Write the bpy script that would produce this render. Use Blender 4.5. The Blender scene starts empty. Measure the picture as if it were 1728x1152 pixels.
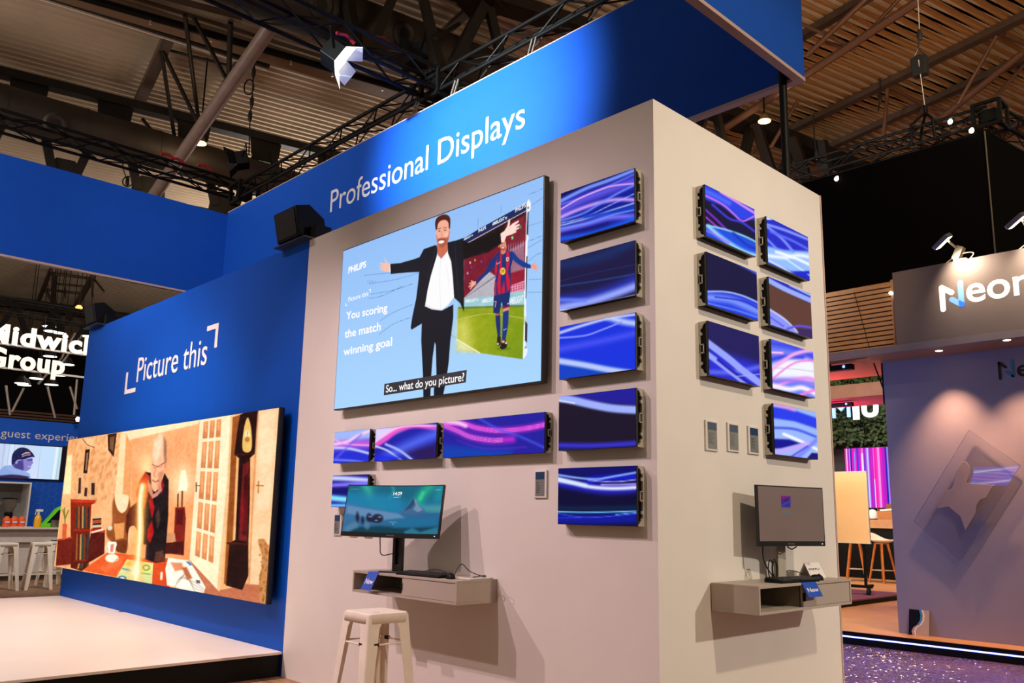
import bpy, bmesh, math, random
import numpy as np
from mathutils import Vector, Matrix, Euler

random.seed(4)
scn = bpy.context.scene
COL = scn.collection

# ------------------------------------------------------------------ camera
YAW, PITCH, ROLL, FOC = 0.802384, 0.181528, 0.019491, 1426.43
CAM = np.array([2.866823, -3.910342, 1.394803])
PPX, PPY = 866.62, 608.40


def cam_rot():
    cy, sy, cp, sp = math.cos(YAW), math.sin(YAW), math.cos(PITCH), math.sin(PITCH)
    f = np.array([-sy * cp, cy * cp, sp]); r = np.array([cy, sy, 0.0]); u = np.cross(r, f)
    c, s = math.cos(ROLL), math.sin(ROLL)
    return np.array([c * r + s * u, -s * r + c * u, f])


RC = cam_rot()
cd = bpy.data.cameras.new('camera'); cam = bpy.data.objects.new('camera', cd); COL.objects.link(cam)
cam.matrix_world = Matrix(((RC[0][0], RC[1][0], -RC[2][0], CAM[0]), (RC[0][1], RC[1][1], -RC[2][1], CAM[1]),
                           (RC[0][2], RC[1][2], -RC[2][2], CAM[2]), (0, 0, 0, 1)))
cd.sensor_width = 36.0; cd.sensor_fit = 'HORIZONTAL'; cd.lens = FOC / 1728 * 36
cd.shift_x = -(PPX - 864) / 1728; cd.shift_y = (PPY - 576) / 1728
cd.clip_start = 0.05; cd.clip_end = 300
scn.camera = cam

# ------------------------------------------------------------------ view, world
scn.view_settings.view_transform = 'Standard'; scn.view_settings.look = 'None'
scn.view_settings.exposure = 0.0; scn.view_settings.gamma = 1.0
scn.view_settings.use_curve_mapping = False
W = bpy.data.worlds.new('hall_air'); scn.world = W; W.use_nodes = True
W.node_tree.nodes['Background'].inputs[0].default_value = (0.82, 0.64, 0.48, 1)
W.node_tree.nodes['Background'].inputs[1].default_value = 0.24


# ------------------------------------------------------------------ lights of the stand rig, and added fill lamps
def aim(o, p):
    o.rotation_euler = (Vector(p) - o.location).to_track_quat('-Z', 'Y').to_euler()


def spot(loc, to, watts, deg, color=(1, .85, .74), blend=.5, size=.08):
    l = bpy.data.lights.new('spot_light', 'SPOT'); l.energy = watts; l.spot_size = math.radians(deg); l.spot_blend = blend
    l.shadow_soft_size = size; l.color = color
    o = bpy.data.objects.new('spot_light', l); COL.objects.link(o); o.location = loc; aim(o, to); return o


def area(loc, to, watts, sx, sy, color=(1, .85, .7), spread=180):
    l = bpy.data.lights.new('unseen_area', 'AREA'); l.shape = 'RECTANGLE'; l.size = sx; l.size_y = sy; l.energy = watts
    l.color = color; l.spread = math.radians(spread)
    o = bpy.data.objects.new('unseen_area', l); COL.objects.link(o); o.location = loc; aim(o, to); return o


PINK = (1, .74, .76); WARM = (1, .80, .57)
# floodlights along the near truss of the ring, on to the white front and the blue wall
spot((-3.6, -4.6, 6.3), (-1.4, 0, .9), 740, 48, PINK, .7, .05)
spot((-6.4, -4.4, 6.3), (-2.4, 0, .9), 920, 38, PINK, .7, .05)
spot((-1.6, -5.2, 6.3), (-.9, 0, 1.5), 520, 46, PINK, .8, .08)
spot((-7.5, -3.2, 6.3), (-7.2, 0, 2.6), 420, 80, PINK, .9, .15)
spot((-5.2, -3.4, 6.4), (-4.9, 0, 3.2), 220, 46, PINK, .9, .15)
spot((-3.8, -5.6, 6.0), (-10.2, -.6, 5.5), 1000, 60, (1, .9, .84), .9, .2)  # added spot that brightens the west fascia
spot((-6.5, -4.6, 6.2), (-8.2, 2, 5.4), 800, 60, (1, .9, .84), .9, .2)  # added spot that brightens the left of the rear fascia
# the long-throw spot that whitens the middle of the rear fascia
spot((-3.4, -4.6, 5.5), (-4.0, 2.0, 5.70), 9500, 37, (.90, .96, 1.0), 1.0, .15)
# added upward lamps standing in for light bounced on to the roof deck
area((-16, -9, 6.5), (-18, -2, 12.6), 560, 4, 4, (1, .90, .80))
area((-24, 12, 7.5), (-24, 12.5, 12.6), 1100, 5, 5, (1, .90, .80))
area((3.5, 5, 7.0), (2.5, 10, 12.6), 700, 4, 4, (1, .74, .46))
spot((.6, 2.6, 6.0), (-1.7, 6.1, 3.9), 260, 30, (1, .76, .5), .8, .1)  # added spot that brightens the slat panel
spot((.3, 5.94, 3.3), (-.5, 4.3, 0), 480, 62, (1, .58, .34), .7, .03)  # added spot for warm glints on the film floor
# lights over the white stage deck
spot((-6.6, -2.2, 6.4), (-6.8, -1.9, .2), 1750, 80, (1, .82, .72), .7, .2)
# neighbouring stand lights on to the right-hand face
spot((7.2, 4.0, 4.5), (0, 1.2, 1.5), 1150, 48, (1, .88, .74), .7, .09)
spot((5.2, -0.2, 6.4), (0, 1.3, 2.4), 820, 70, WARM, .6, .12)
spot((2.6, 6.2, 5.2), (0.1, 3.9, 0), 420, 44, (1, .66, .42), .5, .05)  # unseen warm spot put on to the film floor
# added fill lamps for coffee bar, hanging letters, back booth and booth wall
spot((-10.8, .6, 6.0), (-15.9, .6, .8), 900, 66, (1, .9, .82), .8, .3)
area((-22, 4, 8), (-26, 2, 4.5), 260, 4, 4, (1, .92, .82))
spot((-2.2, 7.6, 3.40), (-2.4, 8.2, .15), 300, 90, (1, .68, .40), .8, .08)
spot((-2.3, 7.2, 3.3), (-3.7, 10.3, 1.5), 680, 60, (1, .78, .52), .8, .08)
area((-5.6, 12.6, 5.6), (-5.6, 14.0, 0), 420, 3, 2, (1, .80, .60))
area((-4.6, 4.2, 1.6), (-1.0, 6.5, 2.2), 60, 1.2, 2.4, (.34, .44, 1.0))


# ------------------------------------------------------------------ photo rays on to planes of the place
def ray(x, y): return RC.T @ np.array([(x - PPX) / FOC, -(y - PPY) / FOC, 1.0])
def pX(x, y, v): d = ray(x, y); return Vector(CAM + d * ((v - CAM[0]) / d[0]))
def pY(x, y, v): d = ray(x, y); return Vector(CAM + d * ((v - CAM[1]) / d[1]))
def pZ(x, y, v): d = ray(x, y); return Vector(CAM + d * ((v - CAM[2]) / d[2]))
def pPl(x, y, P, n):
    d = ray(x, y); n = np.array(n); return Vector(CAM + d * (np.dot(np.array(P) - CAM, n) / np.dot(d, n)))


def lin(c):
    c = np.asarray(c, float) / 255.0
    return np.where(c <= .04045, c / 12.92, ((c + .055) / 1.055) ** 2.4)


# ------------------------------------------------------------------ materials
MATS = {}


def mat(name, rgb, rough=.5, metal=0.0, noise=.06, scale=6.0, bump=0.0, bscale=80.0, emit=None, estr=1.0, alpha=None, spec=None):
    if name in MATS: return MATS[name]
    m = bpy.data.materials.new(name); m.use_nodes = True
    nt = m.node_tree; b = nt.nodes['Principled BSDF']; L = nt.links
    c = lin(rgb)
    b.inputs['Roughness'].default_value = rough; b.inputs['Metallic'].default_value = metal
    if spec is not None: b.inputs['Specular IOR Level'].default_value = spec
    tc = nt.nodes.new('ShaderNodeTexCoord')
    if noise:
        n = nt.nodes.new('ShaderNodeTexNoise'); n.inputs['Scale'].default_value = scale; n.inputs['Detail'].default_value = 4
        L.new(tc.outputs['Object'], n.inputs['Vector'])
        r = nt.nodes.new('ShaderNodeValToRGB')
        r.color_ramp.elements[0].position = .3; r.color_ramp.elements[1].position = .7
        r.color_ramp.elements[0].color = (*(c * (1 - noise)), 1); r.color_ramp.elements[1].color = (*np.minimum(c * (1 + noise), 1), 1)
        L.new(n.outputs['Fac'], r.inputs['Fac']); L.new(r.outputs['Color'], b.inputs['Base Color'])
    else:
        b.inputs['Base Color'].default_value = (*c, 1)
    if bump:
        n2 = nt.nodes.new('ShaderNodeTexNoise'); n2.inputs['Scale'].default_value = bscale; n2.inputs['Detail'].default_value = 3
        L.new(tc.outputs['Object'], n2.inputs['Vector'])
        bp = nt.nodes.new('ShaderNodeBump'); bp.inputs['Strength'].default_value = bump; bp.inputs['Distance'].default_value = .01
        L.new(n2.outputs['Fac'], bp.inputs['Height']); L.new(bp.outputs['Normal'], b.inputs['Normal'])
    if emit is not None:
        b.inputs['Emission Color'].default_value = (*lin(emit), 1); b.inputs['Emission Strength'].default_value = estr
    if alpha is not None: b.inputs['Alpha'].default_value = alpha
    MATS[name] = m
    return m


def screen_mat():
    if 'screen' in MATS: return MATS['screen']
    m = bpy.data.materials.new('screen'); m.use_nodes = True
    nt = m.node_tree; b = nt.nodes['Principled BSDF']
    a = nt.nodes.new('ShaderNodeAttribute'); a.attribute_name = 'Col'
    b.inputs['Base Color'].default_value = (.004, .004, .005, 1); b.inputs['Roughness'].default_value = .5
    b.inputs['Specular IOR Level'].default_value = .04
    nt.links.new(a.outputs['Color'], b.inputs['Emission Color']); b.inputs['Emission Strength'].default_value = 1.0
    m.cycles.emission_sampling = 'NONE'
    MATS['screen'] = m
    return m


def ink(rgb, s=1.0):
    """what a screen shows in one flat tone: captions and plain lettering on a display"""
    return mat('screen_ink_%d_%d_%d' % tuple(rgb), (6, 6, 6), .5, 0, 0, emit=rgb, estr=s)


WHITE = mat('white_wall_paint', (226, 220, 214), .55, 0, .02, 3, .05, 160)
BLUE = mat('blue_fabric', (20, 82, 190), .62, 0, .03, 4, .04, 300, spec=.15)
BLUEWALL = mat('blue_wall_laminate', (2, 78, 186), .5, 0, .02, 3, .02, 120, spec=.12)
TRIMPALE = mat('pale_edge_profile', (196, 170, 160), .5, 0, .03)
STAGEW = mat('white_stage_laminate', (240, 226, 216), .35, 0, .025, 1.6)
BLACK = mat('black_plastic', (6, 6, 7), .55, 0, .1, 20, spec=.2)
BLACKM = mat('black_truss_paint', (7, 7, 7), .5, .0, .15, 8, spec=.2)
BEZEL = mat('monitor_black', (14, 14, 15), .35, 0, .05)
GREYM = mat('grey_cast_metal', (204, 200, 188), .5, .1, .12, 30)
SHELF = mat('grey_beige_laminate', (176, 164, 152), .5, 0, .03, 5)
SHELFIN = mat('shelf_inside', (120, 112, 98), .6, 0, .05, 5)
STOOLW = mat('cream_metal_paint', (248, 238, 222), .38, .0, .05, 9)
STEEL = mat('brushed_dark_steel', (70, 70, 70), .35, .7, .1, 12)
RUBBER = mat('black_rubber', (12, 12, 12), .7, 0, .05)
LETTER = mat('white_vinyl_lettering', (240, 238, 238), .5, 0, .01)
ROOFST = mat('painted_roof_steel', (92, 76, 66), .5, .2, .12, 3)
ROOFDK = mat('dark_roof_steel', (30, 25, 22), .55, .1, .15, 3)
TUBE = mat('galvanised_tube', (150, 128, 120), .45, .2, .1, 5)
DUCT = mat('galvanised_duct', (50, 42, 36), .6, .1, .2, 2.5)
GLOW = mat('lamp_lens', (255, 240, 210), .3, 0, 0, emit=(255, 214, 150), estr=14)
GLOWW = mat('white_lamp_lens', (255, 255, 250), .3, 0, 0, emit=(255, 246, 226), estr=5)
BLUECARD = mat('blue_card', (16, 74, 186), .5, 0, .02)
PAPER = mat('white_paper', (232, 226, 222), .7, 0, .02)


# ------------------------------------------------------------------ mesh building
def V3(*a): return Vector(a)


class MB:
    def __init__(s): s.v = []; s.f = []; s.mi = []; s.cur = 0; s.sm = []

    def add(s, vs, fs, smooth=False):
        k = len(s.v); s.v += [tuple(p) for p in vs]
        for f in fs: s.f.append([i + k for i in f]); s.mi.append(s.cur); s.sm.append(smooth)
        return s

    def box(s, a, b):
        x0, y0, z0 = [min(p, q) for p, q in zip(a, b)]; x1, y1, z1 = [max(p, q) for p, q in zip(a, b)]
        return s.add([(x0, y0, z0), (x1, y0, z0), (x1, y1, z0), (x0, y1, z0), (x0, y0, z1), (x1, y0, z1), (x1, y1, z1), (x0, y1, z1)],
                     [(0, 3, 2, 1), (4, 5, 6, 7), (0, 1, 5, 4), (1, 2, 6, 5), (2, 3, 7, 6), (3, 0, 4, 7)])

    def obox(s, c, u, v, w, hu, hv, hw):
        c, u, v, w = Vector(c), Vector(u), Vector(v), Vector(w)
        P = [c + u * (a * hu) + v * (b * hv) + w * (d * hw) for d in (-1, 1) for a, b in ((-1, -1), (1, -1), (1, 1), (-1, 1))]
        return s.add(P, [(0, 3, 2, 1), (4, 5, 6, 7), (0, 1, 5, 4), (1, 2, 6, 5), (2, 3, 7, 6), (3, 0, 4, 7)])

    def bar(s, p, q, wa, wb, up=(0, 0, 1)):
        p, q = Vector(p), Vector(q); d = (q - p); L = d.length; d.normalize(); up = Vector(up)
        if abs(d.dot(up)) > .98: up = Vector((1, 0, 0))
        a = d.cross(up).normalized(); b = a.cross(d).normalized()
        return s.obox((p + q) / 2, a, b, d, wa / 2, wb / 2, L / 2)

    def tube(s, pts, r, n=10, caps=True, r2=None):
        pts = [Vector(p) for p in pts]; N = len(pts); rs = [r + ((r2 if r2 is not None else r) - r) * i / max(1, N - 1) for i in range(N)]
        T = []
        for i in range(N):
            t = pts[min(i + 1, N - 1)] - pts[max(i - 1, 0)]; T.append(t.normalized() if t.length > 1e-9 else Vector((0, 0, 1)))
        up = Vector((0, 0, 1)) if abs(T[0].z) < .9 else Vector((1, 0, 0))
        a = T[0].cross(up).normalized(); vs = []
        for i in range(N):
            a = (a - T[i] * a.dot(T[i])).normalized(); b = T[i].cross(a)
            for k in range(n):
                th = 2 * math.pi * k / n; vs.append(pts[i] + (a * math.cos(th) + b * math.sin(th)) * rs[i])
        fs = [(i * n + k, i * n + (k + 1) % n, (i + 1) * n + (k + 1) % n, (i + 1) * n + k) for i in range(N - 1) for k in range(n)]
        if caps: fs += [tuple(range(n))[::-1], tuple((N - 1) * n + k for k in range(n))]
        return s.add(vs, fs, True)

    def lathe(s, c, prof, n=24, axis=(0, 0, 1), ref=None):
        c = Vector(c); w = Vector(axis).normalized(); u = Vector(ref) if ref else (w.cross(Vector((0, 1, 0))) if abs(w.y) < .9 else w.cross(Vector((1, 0, 0))))
        u.normalize(); v = w.cross(u); vs = []; m = len(prof)
        for r, h in prof:
            for k in range(n):
                t = 2 * math.pi * k / n; vs.append(c + w * h + (u * math.cos(t) + v * math.sin(t)) * max(r, 1e-5))
        fs = [(i * n + k, i * n + (k + 1) % n, (i + 1) * n + (k + 1) % n, (i + 1) * n + k) for i in range(m - 1) for k in range(n)]
        fs += [tuple(range(n))[::-1], tuple((m - 1) * n + k for k in range(n))]
        return s.add(vs, fs, True)

    def prism(s, poly, O, u, v, w, d0, d1):
        O, u, v, w = Vector(O), Vector(u), Vector(v), Vector(w); n = len(poly)
        A = [O + u * x + v * y + w * d0 for x, y in poly]; B = [O + u * x + v * y + w * d1 for x, y in poly]
        return s.add(A + B, [tuple(range(n))[::-1], tuple(range(n, 2 * n))] + [(i, (i + 1) % n, n + (i + 1) % n, n + i) for i in range(n)])

    def build(s, name, mats, parent=None, bevel=0, seg=2, fix=True):
        me = bpy.data.meshes.new(name)
        o = bpy.data.objects.new(name, me); COL.objects.link(o)
        org = Vector(parent['_org']) if parent is not None else Vector((0, 0, 0))
        me.from_pydata([tuple(Vector(p) - org) for p in s.v], [], s.f)
        if not isinstance(mats, (list, tuple)): mats = [mats]
        for m in mats: me.materials.append(m)
        me.polygons.foreach_set('material_index', s.mi); me.polygons.foreach_set('use_smooth', s.sm)
        me.update()
        if fix:
            bm = bmesh.new(); bm.from_mesh(me); bmesh.ops.recalc_face_normals(bm, faces=bm.faces); bm.to_mesh(me); bm.free()
        if any(s.sm) and not all(s.sm) or any(s.sm):
            try: me.set_sharp_from_angle(angle=math.radians(40))
            except Exception: pass
        if bevel:
            b = o.modifiers.new('edge', 'BEVEL'); b.width = bevel; b.segments = seg; b.limit_method = 'ANGLE'; b.angle_limit = math.radians(50)
        o['_org'] = tuple(org)
        if parent is not None: o.parent = parent
        return o


def thing(name, label, cat, loc=(0, 0, 0), group=None):
    o = bpy.data.objects.new(name, None); COL.objects.link(o); o.location = loc; o.empty_display_size = .1
    o['_org'] = tuple(loc); o['label'] = label; o['category'] = cat
    if group: o['group'] = group
    return o


def tag(o, label, cat, group=None):
    o['label'] = label; o['category'] = cat
    if group: o['group'] = group
    return o


def struct(o): o['kind'] = 'structure'; return o


def lab(o, label): o['label'] = label; return o


def dup(root, delta, label, rotz=0.0):
    r = root.copy(); COL.objects.link(r); r.location = Vector(root.location) + Vector(delta); r.rotation_euler.z += rotz; r['label'] = label
    def rec(a, b):
        for ch in list(a.children):
            c = ch.copy(); COL.objects.link(c); c.parent = b; rec(ch, c)
    rec(root, r)
    return r


# ------------------------------------------------------------------ lettering
def glyphs(txt, bold=0.0, spacing=1.0, res=4):
    cu = bpy.data.curves.new('tmp', 'FONT'); cu.body = txt; cu.size = 1.0; cu.offset = bold; cu.space_character = spacing; cu.resolution_u = res
    o = bpy.data.objects.new('tmp', cu); COL.objects.link(o)
    dg = bpy.context.evaluated_depsgraph_get(); me = bpy.data.meshes.new_from_object(o.evaluated_get(dg))
    vs = np.array([v.co[:] for v in me.vertices]); fs = [tuple(p.vertices) for p in me.polygons]
    bpy.data.objects.remove(o); bpy.data.curves.remove(cu); bpy.data.meshes.remove(me)
    return vs, fs


def lettering(mb, txt, A, B, capdir, cap, n, lift=.002, thick=0.0, bold=0.0, spacing=1.0, ref='H', slant=0.0):
    """write txt from A to B along a baseline, its capitals reaching cap along capdir; n is the outward normal"""
    vs, fs = glyphs(txt, bold, spacing)
    hv, _ = glyphs(ref, bold); H = hv[:, 1].max()
    x0, x1 = vs[:, 0].min(), vs[:, 0].max()
    A, B, n, cdv = Vector(A), Vector(B), Vector(n), Vector(capdir)
    U = (B - A) / (x1 - x0); Vv = cdv * (cap / H)
    P = [A + U * (x - x0 + slant * y) + Vv * y + n * (lift + thick) for x, y, z in vs]
    mb.add(P, fs)
    if thick:
        from collections import Counter
        cnt = Counter()
        for f in fs:
            for i in range(len(f)): cnt[(f[i], f[(i + 1) % len(f)])] += 1
        k = len(mb.v); mb.v += [tuple(p - n * thick) for p in P]
        base = k - len(P)
        for (a, b) in list(cnt):
            if (b, a) not in cnt:
                mb.f.append([base + a, k + a, k + b, base + b]); mb.mi.append(mb.cur); mb.sm.append(False)
    return mb


# ------------------------------------------------------------------ pictures shown on screens
def catmull(p, closed=False, k=6):
    p = [np.array(q, float) for q in p]; n = len(p); out = []
    rng = range(n if closed else n - 1)
    for i in rng:
        if closed: a, b, c, d = p[(i - 1) % n], p[i], p[(i + 1) % n], p[(i + 2) % n]
        else: a, b, c, d = p[max(i - 1, 0)], p[i], p[i + 1], p[min(i + 2, n - 1)]
        for j in range(k):
            t = j / k
            out.append(.5 * ((2 * b) + (-a + c) * t + (2 * a - 5 * b + 4 * c - d) * t * t + (-a + 3 * b - 3 * c + d) * t ** 3))
    if not closed: out.append(p[-1])
    return out


class Pic:
    """a flat picture on a screen: a fine grid of coloured points, painted in the coordinates it was measured in"""

    def __init__(s, O, U, V, nx, ny, bg=(10, 10, 20)):
        s.O, s.U, s.V, s.nx, s.ny = np.array(O), np.array(U), np.array(V), nx, ny
        a, b = np.meshgrid(np.linspace(0, 1, nx), np.linspace(0, 1, ny))
        s.P = s.O + a[..., None] * s.U + b[..., None] * s.V
        q = (s.P - CAM) @ RC.T
        s.px = PPX + FOC * q[..., 0] / q[..., 2]; s.py = PPY - FOC * q[..., 1] / q[..., 2]
        s.c = np.zeros((ny, nx, 3)) + np.array(bg, float)
        s.a, s.b = a, b
        s.zoom(0, 0, 1)

    def zoom(s, ox, oy, k): s.X = (s.px - ox) * k; s.Y = (s.py - oy) * k; s.k = k; return s

    def _bb(s, P, m):
        P = np.array(P); m_ = (s.X > P[:, 0].min() - m) & (s.X < P[:, 0].max() + m) & (s.Y > P[:, 1].min() - m) & (s.Y < P[:, 1].max() + m)
        return m_

    def _blend(s, m, al, col, mode):
        col = np.array(col, float); cur = s.c[m]; al = al[:, None]
        if mode == 'over': s.c[m] = cur * (1 - al) + col * al
        else: s.c[m] = 255 - (255 - cur) * (1 - al * col / 255.0)

    def fill(s, poly, col, soft=1.2, alpha=1.0, smooth=False, mode='over', col2=None, gdir=(0, 1)):
        P = np.array(catmull(poly, True) if smooth else poly, float); sf = soft * 1.0
        m = s._bb(P, sf + 1)
        if not m.any(): return s
        X, Y = s.X[m], s.Y[m]; d2 = np.full(X.shape, 1e18); ins = np.zeros(X.shape, bool)
        for i in range(len(P)):
            a, b = P[i], P[(i + 1) % len(P)]; e = b - a; L = max(e @ e, 1e-9)
            t = np.clip(((X - a[0]) * e[0] + (Y - a[1]) * e[1]) / L, 0, 1)
            d2 = np.minimum(d2, (X - a[0] - t * e[0]) ** 2 + (Y - a[1] - t * e[1]) ** 2)
            c = ((a[1] > Y) != (b[1] > Y)) & (X < e[0] * (Y - a[1]) / (e[1] if abs(e[1]) > 1e-9 else 1e-9) + a[0]); ins ^= c
        sd = np.sqrt(d2) * np.where(ins, 1, -1)
        al = np.clip(.5 + sd / (2 * sf), 0, 1); al = al * al * (3 - 2 * al) * alpha
        if col2 is not None:
            g = X * gdir[0] + Y * gdir[1]; pg = P @ np.array(gdir); t = np.clip((g - pg.min()) / (np.ptp(pg) + 1e-9), 0, 1)[:, None]
            colr = np.array(col, float) * (1 - t) + np.array(col2, float) * t
            s._blend(m, al, colr, mode)
        else: s._blend(m, al, col, mode)
        return s

    def stroke(s, pts, w, col, soft=None, alpha=1.0, mode='over', smooth=True, w2=None):
        P = np.array(catmull(pts) if smooth and len(pts) > 2 else pts, float)
        if soft is None: soft = w * .5
        wmax = max(w, w2 or w); m = s._bb(P, wmax + soft * 2 + 1)
        if not m.any(): return s
        X, Y = s.X[m], s.Y[m]; best = np.full(X.shape, 1e9); n = len(P) - 1
        for i in range(n):
            a, b = P[i], P[i + 1]; e = b - a; L = max(e @ e, 1e-9)
            t = np.clip(((X - a[0]) * e[0] + (Y - a[1]) * e[1]) / L, 0, 1)
            ww = w / 2 + ((w2 if w2 is not None else w) - w) / 2 * (i + t) / n
            best = np.minimum(best, np.sqrt((X - a[0] - t * e[0]) ** 2 + (Y - a[1] - t * e[1]) ** 2) - ww)
        al = np.clip(.5 - best / (2 * max(soft, .3)), 0, 1); al = al * al * (3 - 2 * al) * alpha
        s._blend(m, al, col, mode); return s

    def ell(s, cx, cy, rx, ry, col, soft=1.5, alpha=1.0, ang=0, mode='over'):
        R = max(rx, ry) + soft + 2; m = (abs(s.X - cx) < R) & (abs(s.Y - cy) < R)
        if not m.any(): return s
        c, n = math.cos(math.radians(ang)), math.sin(math.radians(ang)); x, y = s.X[m] - cx, s.Y[m] - cy
        u, v = (x * c + y * n) / rx, (-x * n + y * c) / ry; r = np.sqrt(u * u + v * v)
        al = np.clip(.5 + (1 - r) * min(rx, ry) / (2 * soft), 0, 1); al = al * al * (3 - 2 * al) * alpha
        s._blend(m, al, col, mode); return s

    def noise(s, amt, fx, fy, seed=0):
        r = np.random.RandomState(seed); g = r.rand(fy + 2, fx + 2)
        u = s.a * fx; v = s.b * fy; i = u.astype(int); j = v.astype(int); du = u - i; dv = v - j
        n = g[j, i] * (1 - du) * (1 - dv) + g[j, i + 1] * du * (1 - dv) + g[j + 1, i] * (1 - du) * dv + g[j + 1, i + 1] * du * dv
        return (n - .5) * amt

    def build(s, name, parent=None, shape=None):
        nx, ny = s.nx, s.ny; me = bpy.data.meshes.new(name)
        org = np.array(parent['_org']) if parent is not None else np.zeros(3)
        P = s.P if shape is None else shape(s)
        me.vertices.add(nx * ny); me.vertices.foreach_set('co', (P - org).reshape(-1).astype(np.float32))
        i = np.arange(ny * nx).reshape(ny, nx); q = np.stack([i[:-1, :-1], i[:-1, 1:], i[1:, 1:], i[1:, :-1]], -1).reshape(-1)
        nf = len(q) // 4; me.loops.add(len(q)); me.loops.foreach_set('vertex_index', q.astype(np.int32))
        me.polygons.add(nf); me.polygons.foreach_set('loop_start', (np.arange(nf) * 4).astype(np.int32)); me.polygons.foreach_set('loop_total', np.full(nf, 4, np.int32))
        at = me.color_attributes.new('Col', 'FLOAT_COLOR', 'POINT')
        c = np.ones((ny, nx, 4)); c[..., :3] = lin(np.clip(s.c, 0, 255)); at.data.foreach_set('color', c.reshape(-1).astype(np.float32))
        me.materials.append(screen_mat()); me.update(); me.validate()
        o = bpy.data.objects.new(name, me); COL.objects.link(o)
        o['_org'] = tuple(org)
        if parent is not None: o.parent = parent
        return o


def lettering_words(txt, A, B, capdir, cap, n, lift, thick, mtl, parent, label=None, bold=0.0):
    """a line of lettering with each word as a part of its own"""
    vs, fs = glyphs(txt, bold); x0, x1 = vs[:, 0].min(), vs[:, 0].max(); iv = sorted((min(vs[i][0] for i in f), max(vs[i][0] for i in f)) for f in fs)
    gaps, hi = [], iv[0][1]
    for a, b in iv:
        if a > hi: gaps.append((a - hi, hi, a))
        hi = max(hi, b)
    nW = len(txt.split()); cuts = sorted(gaps, reverse=True)[:nW - 1]; cuts.sort(key=lambda g: g[1])
    A, B = Vector(A), Vector(B); ends = [x0] + [e for g in cuts for e in (g[1], g[2])] + [x1]
    for i, w in enumerate(txt.split()):
        a, b = ends[2 * i], ends[2 * i + 1]
        o = lettering(MB(), w, A.lerp(B, (a - x0) / (x1 - x0)), A.lerp(B, (b - x0) / (x1 - x0)), capdir, cap, n, lift, thick, bold).build('lettering', mtl, parent)
        if label: o['label'] = label


def zc(ox, oy, k): return lambda x, y: (ox + x / k, oy + y / k)

# ================================================================== THE STAND: floor, walls, stage
WH, WW, WL, WD, SZ = 3.912, 3.9715, 6.069, 2.177, 0.205
XL = -WW - WL


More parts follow.
